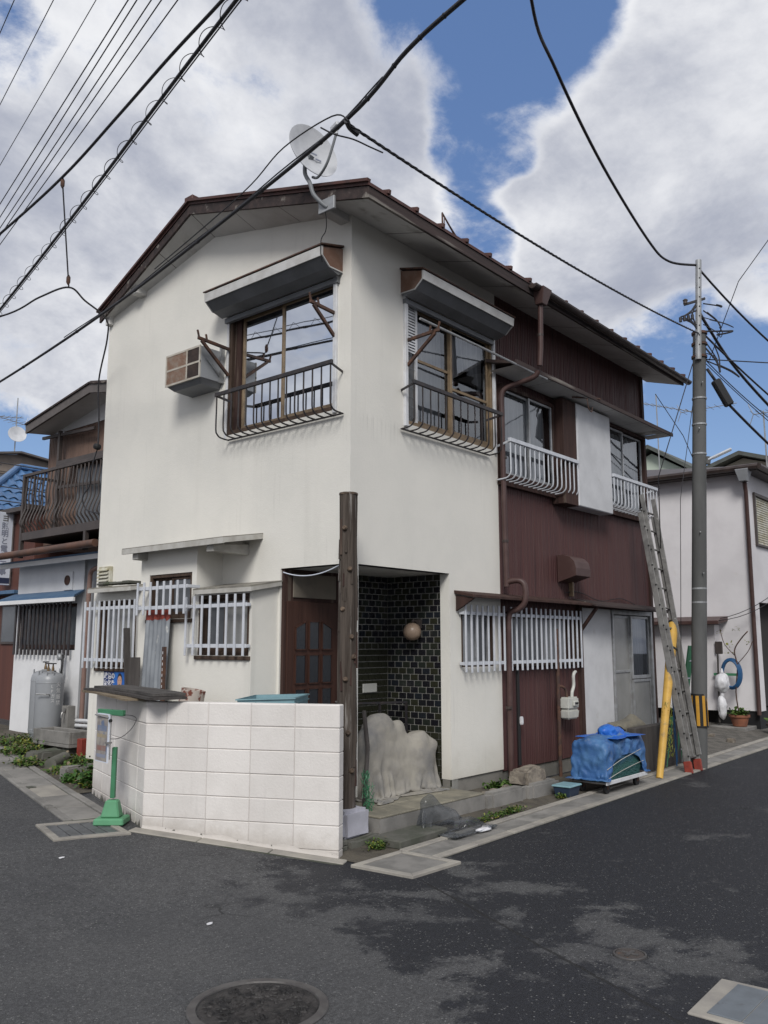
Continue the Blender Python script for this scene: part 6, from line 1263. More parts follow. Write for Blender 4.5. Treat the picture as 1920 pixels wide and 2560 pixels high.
cn = build(MB().hexa([(.42, 5.82, 2.43), (.42, 8.10, 2.43), (.67, 8.10, 2.53), (.67, 5.97, 2.53)], [(.42, 5.82, 2.46), (.42, 8.10, 2.46), (.67, 8.10, 2.56), (.67, 5.97, 2.56)]), 'canopy', M['bluemetal'], sh); build(MB().bar((.425, 5.83, 2.40), (.425, 8.10, 2.40), .03, .06), 'canopy_edge', M['shopwall'], cn)
cn = build(MB().hexa([(.38, 5.1, 3.02), (.38, 8.15, 3.02), (.67, 8.15, 3.08), (.67, 5.1, 3.08)], [(.38, 5.1, 3.05), (.38, 8.15, 3.05), (.67, 8.15, 3.11), (.67, 5.1, 3.11)]), 'canopy', M['bluemetal'], sh); build(MB().bar((.39, 5.1, 2.985), (.39, 8.15, 2.985), .03, .07), 'canopy_edge', M['shopwall'], cn)
vo = build(MB().box(.635, 6.28, 2.56, .659, 6.53, 2.84), 'exhaust_plate', M['shopwall'], sh, bevel=.004); build(MB().lathe((.634, 6.41, 2.71), [(.075, 0), (.075, -.012), (.062, -.012), (.062, 0)], 24, (1, 0, 0)).lathe((.630, 6.41, 2.71), [(.06, 0), (.06, .003)], 24, (1, 0, 0)), 'exhaust_ring', M['rust'], vo, smooth=True)
# brown storey above
build(MB().hexa([(.20, 5.0, 3.10), (.20, 8.15, 3.10), (1.4, 8.15, 3.42), (1.4, 5.0, 3.42)], [(.20, 5.0, 3.15), (.20, 8.15, 3.15), (1.4, 8.15, 3.48), (1.4, 5.0, 3.48)]), 'lower_roof', M['brownmetal'], sh); build(half_pipe((0, 0, 0), (1, 0, 0), .06), 'lower_gutter', M['roof'], sh)
gg = sh.children[-1]; gg.data = MB().tube([(.19, 4.95, 3.135), (.19, 8.18, 3.12)], .055, 10).mesh(pm('rusty_brown_gutter', (.12, .06, .04, 1), (.075, .045, .035, 1), 4, rough=.6), 0, True)
mb = MB(); nb_ = 70
for k in range(nb_):
    a = 5.0 + 3.66 * k / nb_; w_ = 3.66 / nb_; mb.quad((1.40, a + .012, 3.4), (1.40, a + w_ - .012, 3.4), (1.40, a + w_ - .012, 5.46 + .08 * math.sin(k)), (1.40, a + .012, 5.46)); mb.quad((1.42, a - .002, 3.4), (1.40, a + .012, 3.4), (1.40, a + .012, 5.46), (1.42, a - .002, 5.46)); mb.quad((1.40, a + w_ - .012, 3.4), (1.42, a + w_ - .002, 3.4), (1.42, a + w_ - .002, 5.46), (1.40, a + w_ - .012, 5.46))
mb.quad((1.42, 8.66, 3.4), (4.5, 8.66, 3.4), (4.5, 8.66, 5.46), (1.42, 8.66, 5.46)); build(mb, 'ribbed_wall', M['brownsiding'], sh, fix=False)
build(MB().quad((1.39, 5.0, 5.46), (1.39, 8.66, 5.46), (1.39, 6.6, 5.84), (1.39, 5.0, 5.6)), 'gable_panel', M['shopwall'], sh, fix=False)
r0, r1, r2 = V((.90, 8.55, 5.60)), V((.90, 6.52, 5.95)), V((.90, 4.6, 5.62)); rr = MB()
for a, b in ((r0, r1), (r1, r2)): rr.hexa([a + V((0, 0, -.04)), b + V((0, 0, -.04)), b + V((3.6, 0, -.04)), a + V((3.6, 0, -.04))], [a, b, b + V((3.6, 0, 0)), a + V((3.6, 0, 0))])
ro = build(rr, 'roof', M['brownroof'], sh)
for a, b in ((r0, r1), (r1, r2)): build(MB().hexa([a + V((-.01, 0, -.20)), b + V((-.01, 0, -.20)), b + V((.03, 0, -.20)), a + V((.03, 0, -.20))], [a + V((-.01, 0, -.041)), b + V((-.01, 0, -.041)), b + V((.03, 0, -.041)), a + V((.03, 0, -.041))]), 'bargeboard', M['brownroof'], ro); build(MB().bar(a + V((-.02, 0, -.04)), b + V((-.02, 0, -.04)), .03, .03), 'verge_trim', M['fascia'], ro); build(MB().quad(a + V((.03, 0, -.19)), b + V((.03, 0, -.19)), b + V((.5, 0, -.14)), a + V((.5, 0, -.14))), 'soffit', M['soffit'], ro)
build(MB().hexa([(1.08, 5.6, 4.72), (1.08, 7.78, 4.74), (1.4, 7.78, 4.80), (1.4, 5.6, 4.80)], [(1.08, 5.6, 4.80), (1.08, 7.78, 4.82), (1.4, 7.78, 4.90), (1.4, 5.6, 4.90)]), 'window_hood', M['brownmetal'], sh); build(MB().box(1.33, 5.6, 3.6, 1.395, 7.5, 4.7), 'balcony_window', M['frostdark'], sh)
bl_ = build(MB().bar((.66, 5.2, 4.53), (.66, 8.0, 4.53), .05, .05).bar((.66, 5.2, 3.50), (.66, 8.0, 3.50), .05, .13).box(.66, 5.2, 3.44, 1.4, 8.0, 3.47), 'balcony', M['brownmetal'], sh, bevel=.004)
for x, y, z0, z1 in ((.66, 7.98, 3.15, 4.55), (1.25, 8.0, 3.4, 5.42), (.66, 6.0, 3.15, 3.45)): build(MB().bar((x, y, z0), (x, y, z1), .06, .06), 'balcony_post', M['brownmetal'], bl_)
for a_, b_, h_ in (((1.25, 8.6, 5.38), (1.25, 6.9, 5.30), .05), ((1.25, 8.0, 4.42), (1.25, 6.7, 4.36), .05), ((.70, 8.0, 4.53), (1.38, 8.0, 4.53), .04), ((.70, 8.0, 3.5), (1.38, 8.0, 3.5), .13)): build(MB().bar(a_, b_, .04, h_), 'side_rail', M['brownmetal'], bl_)
me = MB().tube(catmull([(0, 0, 4.52), (-.01, 0, 4.35), (-.03, 0, 4.15), (-.015, 0, 3.98), (-.08, 0, 3.80), (-.10, 0, 3.70), (-.04, 0, 3.62), (0, 0, 3.55)], 4), .012, 6).mesh(M['brownmetal'], 0, True)
for k in range(24): piece('baluster', me, (.66, 5.35 + k * .11, 0), bl_)
for k in range(5): piece('baluster', me, (.72 + k * .13, 8.0, 0), bl_, (0, 0, -R(90)))
build(MB().tube(catmull([(.56, 5.3, 2.86), (.56, 5.55, 2.83), (.56, 5.64, 2.78), (.56, 5.66, 2.65), (.56, 5.68, 2.0)], 4) + [V((.56, 5.69, .56))], .034, 10), 'downpipe', pm('pinkish_brown_pipe', (.22, .14, .115, 1), (.19, .12, .10, 1), 4, rough=.5), sh, smooth=True)
build(MB().tube([(.50, 5.1, .62), (.50, 5.9, .60)], .026, 8).tube([(.50, 5.1, .69), (.50, 5.9, .67)], .026, 8), 'water_pipe', M['whiteframe'], sh, smooth=True)
# gas cylinders
def cyl_(x, y, label, valve):
    z = gz(y) + .01; o = thing('gas_cylinder', label, 'gas cylinder', (x, y, z), 'gas cylinders before the white annex'); r = .195
    build(MB().lathe((x, y, z), [(r * .86, .0), (r * .90, .0), (r * .90, .09), (r * .93, .095), (r, .14), (r, .86), (r * .985, .91), (r * .9, .965), (r * .7, 1.0), (r * .3, 1.02), (.03, 1.03)], 36), 'tank', M['gasgrey'], o, smooth=True)
    build(MB().lathe((x, y, z), [(r * .93, .0), (r * .93, .06), (r * .9, .06), (r * .9, .0)], 30), 'foot_ring', M['gasgrey'], o, smooth=True)
    for h in (.17, .87): build(MB().lathe((x, y, z + h), [(r + .001, -.006), (r + .004, 0), (r + .001, .006)], 36), 'weld_seam', M['gasgrey'], o, smooth=True)
    for a in (2.6, 4.2, .9): c_ = V((x + math.cos(a) * r * .8, y + math.sin(a) * r * .8, z + .97)); d = V((-math.sin(a), math.cos(a), 0)) * .045; build(MB().tube([c_ - d, c_ - d + V((0, 0, .06)), c_ + d + V((0, 0, .06)), c_ + d], .009, 6), 'lifting_handle', M['gasgrey'], o)
    for dx in ((-.06, .07) if valve else (.0,)):
        vv = build(MB().lathe((x, y + dx, z + 1.02), [(.022, 0), (.02, .05), (.014, .07), (.008, .12)], 12), 'valve', M['brass'], o, smooth=True); build(MB().lathe((x, y + dx, z + 1.14), [(.045, -.008), (.05, 0), (.045, .008)], 8), 'hand_wheel', M['iron_black'], vv)
    return o, r, z
oc, r, z = cyl_(.30, 6.14, 'right grey gas cylinder with white stencilled lettering beside the trough', True)
dv = (V((CAM.x, CAM.y, 0)) - V((.30, 6.14, 0))).normalized(); rv = V((-dv.y, dv.x, 0)) * -1
def on_cyl(ang, h, off=.0025):
    d = dv * math.cos(ang) + (V((0, 0, 1)).cross(dv)) * math.sin(ang); return V((.30, 6.14, z + h)) + d * (r + off), d
for ang, h, s_, tx in ((.22, .80, .058, 'LPガス'), (.62, .82, .075, '火気厳禁')):
    for k, ch in enumerate(tx):
        p, d = on_cyl(ang, h - k * s_ * 1.15); rr_ = V((0, 0, 1)).cross(d).normalized(); text(ch, s_, p - rr_ * s_ * .45, rr_, (0, 0, 1), M['shopwall'], oc)
cyl_(.44, 6.55, 'left grey gas cylinder half hidden behind the lettered one', False)
o = thing('gas_regulator', 'grey gas regulator with black hose above the cylinders', 'regulator', (.56, 6.33, 1.3)); build(MB().tube([(.58, 6.33, 1.25), (.58, 6.33, 1.60)], .022, 8).lathe((.55, 6.33, 1.56), [(.03, -.05), (.05, -.03), (.05, .03), (.03, .05)], 14, (1, 0, 0)).lathe((.57, 6.33, 1.36), [(.03, -.03), (.035, 0), (.03, .03)], 12), 'body', M['galv'], o, smooth=True)
build(MB().tube(catmull([(.55, 6.28, 1.58), (.50, 6.18, 1.58), (.46, 6.12, 1.46), (.44, 6.12, 1.32), (.36, 6.18, 1.36)], 5), .014, 7), 'hose', M['black'], o, smooth=True)
tag(build(MB().tube(catmull([V((.30, 6.14, z + .72)) + dv * .2 + rv * .18, V((.30, 6.14, z + .71)) + dv * .215, V((.42, 6.56, z + .71)) + dv * .20, (.64, 6.9, z + .78)], 6), .008, 5), 'chain', M['steel']), 'steel restraining chain round the grey gas cylinders', 'chain')
# trough, tap post and stones
o = thing('stone_trough', 'rectangular grey concrete trough before the gas cylinders', 'trough', (.13, 5.4, .35)); X0, X1, YA, YB, ZA, ZB = -.06, .26, 4.92, 5.86, .40, .60
build(MB().box(X0, YA, ZA, X1, YB, ZA + .04), 'bottom', M['concrete'], o); mb = MB().box(X0, YA, ZA + .041, X0 + .045, YB, ZB).box(X1 - .045, YA, ZA + .041, X1, YB, ZB).box(X0 + .046, YA, ZA + .041, X1 - .046, YA + .045, ZB - .001).box(X0 + .046, YB - .045, ZA + .041, X1 - .046, YB, ZB - .001); build(mb, 'side', M['concrete'], o, bevel=.006)
for y in (5.0, 5.7): tag(build(MB().box(-.02, y, .26, .22, y + .16, .398), 'trough_support', M['concrete_dark'], bevel=.01), ('right' if y < 5.3 else 'left') + ' dark block carrying the concrete trough', 'block')
o = thing('tap_post', 'square concrete post with a small tap beside the gas cylinders', 'tap post', (.42, 5.80, .3)); build(MB().box(.36, 5.72, .3, .48, 5.88, .88), 'post', M['concrete'], o, bevel=.006); build(MB().tube(catmull([(.36, 5.78, .80), (.31, 5.76, .80), (.29, 5.755, .76), (.29, 5.755, .72)], 4), .014, 8).box(.33, 5.755, .81, .345, 5.785, .85), 'tap', M['steel'], o, smooth=True)
tag(build(rough_block((-.30, 5.02, .33), .42, .36, .12, .025, 6), 'flat_stone', M['concrete_dark'], smooth=True), 'flat mossy stone slab in the weeds by the lane gutter', 'stone')
tag(build(MB().tube([(-.62, 4.35, .30), (-.28, 4.62, .32)], [.075, .08], 14), 'broken_pipe', M['concrete_dark'], smooth=True), 'broken concrete pipe lying among the weeds', 'pipe')
tag(build(rough_block((-.80, 3.55, .29), .22, .16, .16, .02, 9), 'broken_block', M['concrete'], smooth=True), 'broken grey block beside the end of the block wall', 'stone'); tag(build(rough_block((-.60, 3.40, .30), .24, .16, .18, .02, 12), 'broken_block', M['concrete_dark'], smooth=True), 'dark mossy block under the bay wall', 'stone')
tag(build(MB().box(.02, 4.75, .30, .12, 4.86, .52), 'red_brick', M['redpaint'], bevel=.006), 'upright red brick beside the house corner', 'brick')
# red-brown house, sign, blue-roofed house, tan building
o = thing('brown_shop', 'red-brown boarded building at the left edge of the picture', 'building', (1.3, 10, .4)); build(MB().box(1.3, 8.75, .35, 5.2, 14, 4.1), 'wall', M['redbrown'], o)
wn = build(MB().box(1.27, 8.98, 1.75, 1.299, 9.75, 2.45), 'window', M['brownmetal'], o); build(MB().quad((1.268, 9.02, 1.79), (1.268, 9.71, 1.79), (1.268, 9.71, 2.41), (1.268, 9.02, 2.41)), 'pane', M['frostdark'], wn, fix=False)
build(MB().box(1.0, 8.8, 2.62, 1.3, 12, 2.68), 'awning', M['bluemetal'], o); build(MB().box(1.1, 8.7, 4.1, 5.3, 14.1, 4.18), 'roof_edge', M['brownmetal'], o)
o = thing('shop_sign', 'white vertical shop sign with grey Japanese characters at the left edge', 'sign', (1.1, 9.5, 2.8)); build(MB().box(.96, 9.5, 2.80, 1.255, 9.56, 4.12), 'panel', M['signwhite'], o, bevel=.006); build(MB().box(.965, 9.494, 2.83, 1.25, 9.499, 2.93), 'foot_band', M['signnavy'], o)
build(MB().bar((.965, 9.495, 2.80), (.965, 9.495, 4.12), .012, .02).bar((1.25, 9.495, 2.80), (1.25, 9.495, 4.12), .012, .02), 'edge_trim', M['steel'], o)
build(MB().box(1.2, 9.51, 3.9, 1.5, 9.55, 3.94).box(1.2, 9.51, 3.0, 1.5, 9.55, 3.04), 'sign_bracket', M['brownmetal'], o)
for k, ch in enumerate('ヨ照明と電気工事'): text(ch, .135, (1.105, 9.496, 3.96 - k * .138), (1, 0, 0), (0, 0, 1), M['signgrey'] if k else M['steel'], o, align='CENTER', bold=.003)
o = thing('blue_roof_house', 'house with blue glazed tile roof beyond the brown balcony', 'building', (4, 13.5, .5)); build(MB().box(2.2, 12.9, .5, 7.0, 16, 4.62), 'wall', M['beigewall'], o); E0, E1, R0, R1 = V((1.75, 12.5, 4.60)), V((6.8, 12.5, 4.60)), V((3.75, 14.5, 6.0)), V((7.0, 14.5, 6.0))
rb = build(MB().quad(E0, E1, R1, R0).quad(E0, R0, (3.75, 14.6, 6.0), (1.75, 16.6, 4.6)).quad(R0, R1, (7, 16.6, 4.6), (1.75, 16.6, 4.6)), 'roof', M['bluetile'], o, fix=False); build(MB().bar(E0 - V((0, 0, .06)), E1 - V((0, 0, .06)), .10, .10), 'eave_gutter', M['brownmetal'], o)
sdir = (R1 - E1); sdir.x = 0; sl_ = sdir.length; sdir.normalize(); un = V((1, 0, 0)).cross(sdir)
def tl(u, v): a = 6.283 * (u - .5) * .95; return V((.26 * (u - .5), 0, 0)) + sdir * (.36 * (v - .06)) + un * (.035 + .030 * math.cos(a) - .03 * v)
tme = MB().grid(tl, 8, 2).mesh(M['bluetile'], 0, 'all')
for r_ in range(7):
    for k in range(19):
        x = 1.9 + k * .265; base = E0 + sdir * (r_ * .345)
        if x < 1.75 + (base.y - 12.5) + .12: continue
        piece('roof_tile', tme, (x, base.y, base.z), rb)
build(MB().bar(E0 + V((.02, .02, .05)), R0 + V((0, 0, .07)), .14, .12), 'hip_ridge', M['bluetile'], rb, bevel=.03); build(MB().bar(R0 + V((0, 0, .07)), R1 + V((0, 0, .07)), .16, .14), 'ridge', M['bluetile'], rb, bevel=.03)
o = thing('tan_house', 'tan clad house with shallow gable far behind the balcony', 'building', (6.5, 20, .8)); build(MB().hexa([(4.4, 20, .8), (10, 20, .8), (10, 27, .8), (4.4, 27, .8)], [(4.4, 20, 7.25), (10, 20, 7.25), (10, 27, 7.25), (4.4, 27, 7.25)]).prism([(4.4, 20, 7.25), (6.4, 20, 7.62), (10, 20, 7.25)], (0, 7, 0)), 'wall', M['tanwall'], o)
mb = MB()
for k in range(22): mb.box(4.4, 19.985, 2.6 + k * .21, 10, 19.999, 2.612 + k * .21)
build(mb, 'cladding_joint', M['brownroof'], o); build(MB().bar((4.3, 19.9, 7.26), (6.4, 19.9, 7.66), .3, .06).bar((6.4, 19.9, 7.66), (10.1, 19.9, 7.26), .3, .06), 'roof_trim', M['brownroof'], o)
wn = build(MB().box(5.2, 19.93, 5.4, 6.15, 19.984, 6.95), 'window', M['brownmetal'], o); build(MB().quad((5.25, 19.925, 5.45), (6.1, 19.925, 5.45), (6.1, 19.925, 6.9), (5.25, 19.925, 6.9)), 'pane', M['frostdark'], wn, fix=False); build(MB().box(5.3, 19.6, 5.45, 6.0, 19.92, 5.95), 'outdoor_unit', M['whiteframe'], wn)
def aerial(base, h, boom_z, d, L, n, label, dish=None, tw=0.0):
    o = thing('roof_aerial', label, 'aerial', base); b = V(base); build(MB().tube([b, b + V((0, 0, h))], .018, 6), 'mast', M['galv'], o); d = V(d).normalized(); m = b + V((0, 0, boom_z)); x = d.cross(V((0, 0, 1))).normalized()
    build(MB().tube([m - d * L * .3, m + d * L * .7 + V((0, 0, tw))], .012, 5), 'boom', M['galv'], o)
    for k in range(n):
        p = lerp(m - d * L * .3, m + d * L * .7 + V((0, 0, tw)), (k + .3) / n); e_ = .34 - .12 * k / n; build(MB().tube([p - x * e_, p + x * e_], .007, 4), 'element', M['galv'], o)
    for s_ in (-1, 1): p = m - d * L * .3; build(MB().tube([p, p - d * .1 + V((0, 0, .26 * s_))], .009, 4), 'reflector_arm', M['galv'], o)
    if dish:
        c_ = b + V((0, 0, dish)); build(MB().lathe(c_ - V((.05, .2, 0)), [(.001, -.05), (.18, -.02), (.28, .03), (.28, .04), (.001, -.03)], 20, (-.25, -.9, .3)), 'reflector', M['dish'], o, smooth=True)
    return o
aerial((5.86, 20.6, 7.4), 1.9, 1.45, (1, -.1, .12), 1.3, 7, 'left roof aerial on the tan house at far left'); aerial((6.58, 20.6, 7.6), 2.0, 1.2, (-1, -.2, .05), 1.1, 6, 'roof aerial with a small dish on the tan house at far left', .75)
# ================================================================== right-hand neighbours
wh = thing('white_house', 'white rendered two-storey house behind the utility pole', 'house', (12, -.17, .1))
mb = MB(); wallgrid(mb, 'x', -12.0, -.17, 8.0, .42, 5.30, [], .1); wallgrid(mb, 'y', .17, 12.0, 19.0, .42, 5.30, [(12.28, 14.2, .42, 2.60), (12.36, 13.6, 3.82, 4.83)], .12); build(mb, 'wall', M['whitehouse'], wh, fix=False)
build(MB().box(12.03, -.12, .05, 18.9, 7.9, .419), 'foundation', M['black'], wh); build(MB().box(11.35, -.05, .0, 12.02, 1.2, gz(.1) + .06), 'foot_ledge', M['concrete'], wh, bevel=.01)  # foundation box coloured black to stand in for the dark gap under the wall
build(MB().box(12.3, .1, .45, 14.5, 3.0, 5.0), 'unlit_room_box', M['roomshade'], wh)  # solid dark-coloured box in place of an unlit inside
wd = build(MB().box(12.30, -.22, 3.77, 13.66, -.171, 3.82).box(12.30, -.22, 4.83, 13.66, -.171, 4.90).box(12.30, -.22, 3.821, 12.36, -.171, 4.829).box(13.6, -.22, 3.821, 13.66, -.171, 4.829), 'window', M['brownmetal'], wh, bevel=.004)
mb = MB()
for k in range(20): build(MB().hexa([(12.37, -.185, 3.83 + k * .05), (13.59, -.185, 3.83 + k * .05), (13.59, -.165, 3.835 + k * .05), (12.37, -.165, 3.835 + k * .05)], [(12.37, -.175, 3.872 + k * .05), (13.59, -.175, 3.872 + k * .05), (13.59, -.155, 3.875 + k * .05), (12.37, -.155, 3.875 + k * .05)]), 'shutter_slat', M['tanframe'] if False else M['louvre'], wd)
build(MB().hexa([(11.75, -.45, 5.26), (19, -.45, 5.26), (19, 8, 5.26), (11.75, 8, 5.26)], [(11.75, -.45, 5.36), (19, -.45, 5.36), (19, 8, 5.36), (11.75, 8, 5.36)]).hexa([(11.78, -.42, 5.36), (19, -.42, 5.36), (19, 8, 5.36), (11.78, 8, 5.36)], [(15.0, 3.8, 6.3), (19, 3.8, 6.3), (19, 4.2, 6.3), (15, 4.2, 6.3)]), 'roof', M['brownmetal'], wh)
build(MB().tube([(11.70, -.5, 5.33), (11.70, 8, 5.37)], .065, 8).tube([(11.70, -.5, 5.33), (19, -.5, 5.30)], .065, 8), 'gutter', M['gutter'], wh, smooth=True)
build(MB().hexa([(11.68, -.25, 5.05), (11.86, -.25, 5.05), (11.86, -.11, 5.05), (11.68, -.11, 5.05)], [(11.62, -.32, 5.30), (11.92, -.32, 5.30), (11.92, -.05, 5.30), (11.62, -.05, 5.30)]), 'rain_hopper', M['gasgrey'], wh, bevel=.01); build(MB().tube([(11.80, -.18, 5.05), (11.93, -.16, 4.85), (11.93, -.14, .35)], .042, 10), 'downpipe', M['downpipe'], wh, smooth=True)
an = build(MB().box(11.70, .57, .42, 11.999, 5.0, 2.14), 'lean_to', M['whitehouse'], wh); build(MB().hexa([(11.40, .38, 2.14), (11.99, .38, 2.22), (11.99, 5.2, 2.22), (11.40, 5.2, 2.14)], [(11.40, .38, 2.22), (11.99, .38, 2.32), (11.99, 5.2, 2.32), (11.40, 5.2, 2.22)]), 'lean_to_roof', M['downpipe'], an, bevel=.01)
build(MB().box(11.64, .42, 1.55, 11.699, .56, 1.80), 'meter_box', M['brownmetal'], wh, bevel=.01)
cable('wall_wire', sag((11.45, .36, 2.26), (12.6, -1.9, 4.5), .45, 14), .008, 'wires sagging from the lean-to roof across the white house')
cable('wall_wire', sag((11.45, .38, 2.22), (12.65, -1.9, 4.4), .50, 14), .008, 'lower of two wires across the white house')
def bag(c, rx, rz, label):
    o = thing('plastic_bag', label, 'bag', (c[0], c[1], c[2] - rz), 'white plastic bags hanging by the potted plant'); build(blob(c, [(c[0], c[1], c[2], rx, rx * .8, rz)], 30, 22, .03, 7, None, c[2], .3), 'bag_body', M['plasticwhite'], o, smooth='all')
    build(MB().tube([(c[0], c[1], c[2] + rz * .8), (c[0] + .02, c[1], c[2] + rz * 1.5)], [.05, .012], 8), 'bag_knot', M['plasticwhite'], o, smooth='all'); return o
bag((11.55, .42, .98), .17, .19, 'upper white plastic bag hanging on the hose rack stick'); bag((11.55, .44, .50), .11, .24, 'lower white plastic bag hanging under the other one')
tag(build(MB().tube([(11.56, .52, .2), (11.55, .48, 1.55)], .02, 6), 'rack_stick', M['greyplankz']), 'thin stick carrying the white plastic bags', 'stick')
o = thing('garden_hose', 'coiled blue hose hanging by the white house wall', 'hose', (11.6, .25, 1.1)); mb = MB()
for k in range(6):
    rr_ = .20 + .02 * (k % 3); pts = [V((11.58 + .02 * k, .26 + rr_ * .8 * math.cos(6.283 * i / 24), 1.16 + (rr_ + .06) * math.sin(6.283 * i / 24))) for i in range(25)]; mb.tube(pts, .016, 6)
build(mb, 'coil', M['hose'], o, smooth='all'); build(MB().box(11.6, .10, 1.12, 11.64, .60, 1.17), 'rack_bar', M['green'], o)
def leaves(mb, c, rad, n, size, up=.5, flat=False):
    for k in range(n):
        p = V(c) + V((rnd.gauss(0, .45) * rad[0], rnd.gauss(0, .45) * rad[1], abs(rnd.gauss(0, .5)) * rad[2])); d = V((rnd.uniform(-1, 1), rnd.uniform(-1, 1), rnd.uniform(-.2, up * 2))).normalized(); s = d.cross(V((0, 0, 1)))
        if s.length < .1: s = V((1, 0, 0))
        s.normalize(); L = size * rnd.uniform(.6, 1.4); w = L * rnd.uniform(.22, .4); b_ = d + V((0, 0, -.45))
        mb.quad(p - s * w * .3, p + s * w * .3, p + d * L * .55 + s * w, p + d * L * .55 - s * w); mb.quad(p + d * L * .55 - s * w, p + d * L * .55 + s * w, p + d * L * .55 + b_ * L * .45)
    return mb
def pot(c, r, h, label, mat):
    o = thing('plant_pot', label, 'potted plant', c); build(MB().lathe(c, [(r * .68, 0), (r * .93, h * .8), (r * 1.04, h * .8), (r * 1.05, h), (r * .93, h), (r * .88, h * .85), (.01, h * .84)], 22), 'pot', mat, o, smooth=True); build(leaves(MB(), (c[0], c[1], c[2] + h * .9), (r * .8, r * .8, .10), 90, .10), 'leaves', M['leaf'], o, fix=False); return o
p1_ = pot((11.6, .14, gz(.14) + .065), .19, .22, 'terracotta pot with a spindly shrub before the white house', M['terracotta']); pot((11.62, -.55, gz(-.5) + .01), .19, .20, 'dark plant pot at the right edge before the white house', M['brownmetal'])
st = [(11.6, .14, .35), (11.6, .18, .8), (11.6, .12, 1.3), (11.6, .16, 1.62), (11.6, .02, 1.85), (11.6, -.12, 2.0)]
build(MB().tube(catmull(st, 4), .013, 6).tube(catmull([(11.6, .14, 1.5), (11.6, .35, 1.75), (11.6, .42, 2.05)], 4), .008, 5).tube(catmull([(11.6, .12, 1.35), (11.6, -.1, 1.6), (11.6, -.2, 1.8)], 4), .008, 5), 'stem', M['rust'], p1_, smooth='all')
mb = MB()
for c in ((11.6, .42, 1.95), (11.6, .30, 1.7), (11.6, .1, 2.0), (11.6, .25, 1.55), (11.6, -.1, 1.75)): leaves(mb, c, (.1, .12, .1), 10, .06)
build(mb, 'shrub_leaves', M['leafyellow'], p1_, fix=False)
for k, (x, y, s_) in enumerate(((9.6, -.35, .16), (9.9, .1, .12), (10.6, .6, .14))): tag(build(rough_block((x, y, gz(y) + .02), s_, s_ * .7, s_ * .5, .02, k), 'yard_stone', M['rock'], smooth=True), ('largest loose stone on the gravel yard', 'small loose stone in the middle of the gravel yard', 'loose stone near the lean-to on the gravel yard')[k], 'stone')
o = thing('green_gable_house', 'far house with pale green gable above the white house', 'building', (27, 8, .8)); build(MB().prism([(27, 6.2, 0), (27, 10.5, 0), (27, 10.5, 8.3), (27, 8.05, 9.45), (27, 6.2, 8.3)], (8, 0, 0)), 'wall', M['palegreen'], o); mb = MB()
for a, b in (((26.6, 5.9, 8.2), (26.6, 8.05, 9.60)), ((26.6, 8.05, 9.60), (26.6, 10.8, 8.2))): mb.hexa([V(a), V(b), V(b) + V((8.6, 0, 0)), V(a) + V((8.6, 0, 0))], [V(a) + V((0, 0, .16)), V(b) + V((0, 0, .16)), V(b) + V((8.6, 0, .16)), V(a) + V((8.6, 0, .16))])
build(mb, 'roof', M['greyroof'], o)
build(MB().box(26.95, 8.3, 8.5, 26.999, 8.5, 8.8), 'gable_vent', M['greyroof'], o)
o = thing('beige_gable_house', 'far beige gable with grey roof right of the utility pole', 'building', (20, 2.4, .8)); build(MB().prism([(20, -1.2, 0), (20, 5.8, 0), (20, 5.8, 6.1), (20, 2.32, 7.28), (20, -1.2, 6.1)], (7, 0, 0)), 'wall', M['beigewall'], o); mb = MB()
for a, b in (((19.6, -1.6, 6.0), (19.6, 2.32, 7.32)), ((19.6, 2.32, 7.32), (19.6, 6.2, 6.0))): mb.hexa([V(a), V(b), V(b) + V((8, 0, 0)), V(a) + V((8, 0, 0))], [V(a) + V((0, 0, .12)), V(b) + V((0, 0, .12)), V(b) + V((8, 0, .12)), V(a) + V((8, 0, .12))])
build(mb, 'roof', M['greyroof'], o)
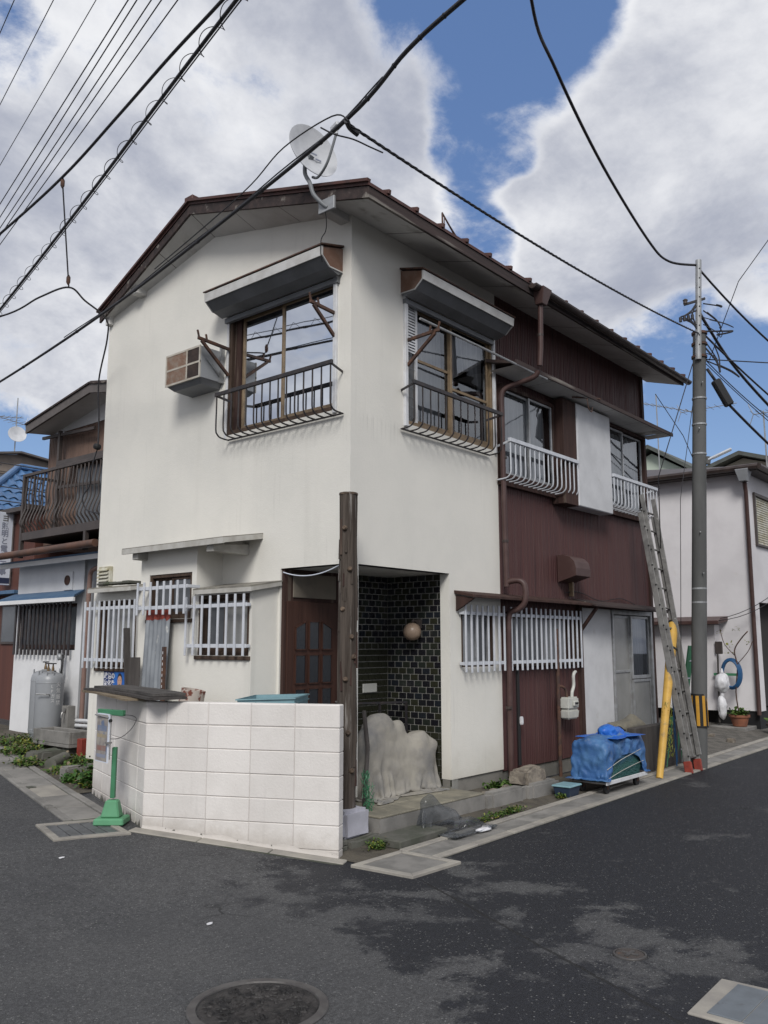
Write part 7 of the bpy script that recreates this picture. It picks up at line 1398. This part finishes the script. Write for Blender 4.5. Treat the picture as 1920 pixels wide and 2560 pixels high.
aerial((17.5, 3.9, 5.9), 3.1, 2.75, (0, -1, -.35), 1.6, 8, 'tilted roof aerial between the brown house and the pole'); aerial((18.0, 2.9, 5.9), 2.6, 2.55, (0, -1, 0), 1.6, 8, 'level roof aerial crossing behind the utility pole'); aerial((14.0, -.03, 5.7), 1.35, 1.3, (0, -1, 0), .75, 7, 'roof aerial on the white house near the right edge')
# ================================================================== weeds
def weeds(name, spots, n, size, mat, label, cat='weeds'):
    mb = MB()
    for (x, y, rx, ry, rz) in spots: leaves(mb, (x, y, gz(y) + .01), (rx, ry, rz), n, size)
    ob = build(mb, name, mat, fix=False); ob.data.materials.append(M['leafyellow'] if mat is not M['leafyellow'] else M['leaf']); ob.data.materials.append(M['tanwood'])
    for q_, f_ in enumerate(ob.data.polygons): f_.material_index = (0, 0, 0, 0, 0, 0, 1, 0, 2)[(q_ // 2 * 7) % 9]
    return tag(ob, label, cat, kind='stuff')
weeds('lane_weeds', [(-.05, 5.9, .35, .5, .10), (-.45, 5.6, .2, .3, .08), (-.75, 4.7, .18, .25, .07), (-.2, 4.4, .25, .2, .08), (-.65, 3.9, .2, .2, .07), (.2, 6.6, .25, .3, .08), (-.25, 6.6, .2, .4, .09)], 520, .045, M['leaf'], 'green weeds growing between the lane gutter and the trough')
weeds('yellow_weeds', [(-.12, 5.95, .14, .18, .12)], 240, .045, M['leafyellow'], 'yellowish weeds before the gas cylinders')
weeds('fern_clump', [(-.93, 2.95, .12, .12, .20), (-.78, 3.15, .12, .10, .12), (-.9, 3.35, .10, .1, .06)], 620, .055, M['leafdark'], 'bright green fern clump at the left end of the block wall', 'fern')
weeds('kerb_weeds', [(1.35, -.72, .42, .05, .05), (1.75, -.70, .25, .05, .05), (2.9, -.68, .12, .05, .04), (-.35, -.66, .10, .06, .05)], 420, .028, M['leaf'], 'low green weeds along the foot of the kerb blocks')
mb = MB(); 
for (x, y) in ((2.35, -.18), (2.45, -.22), (2.3, -.12)): leaves(mb, (x, y, .13), (.10, .06, .06), 170, .045)
tag(build(mb, 'bed_weeds', M['leaf'], fix=False), 'tuft of weeds in the soil bed beside the downpipe', 'weeds', kind='stuff')
mb = MB()
for (x, y) in ((1.95, -.22), (2.05, -.28)): leaves(mb, (x, y, .13), (.04, .03, .03), 20, .05)
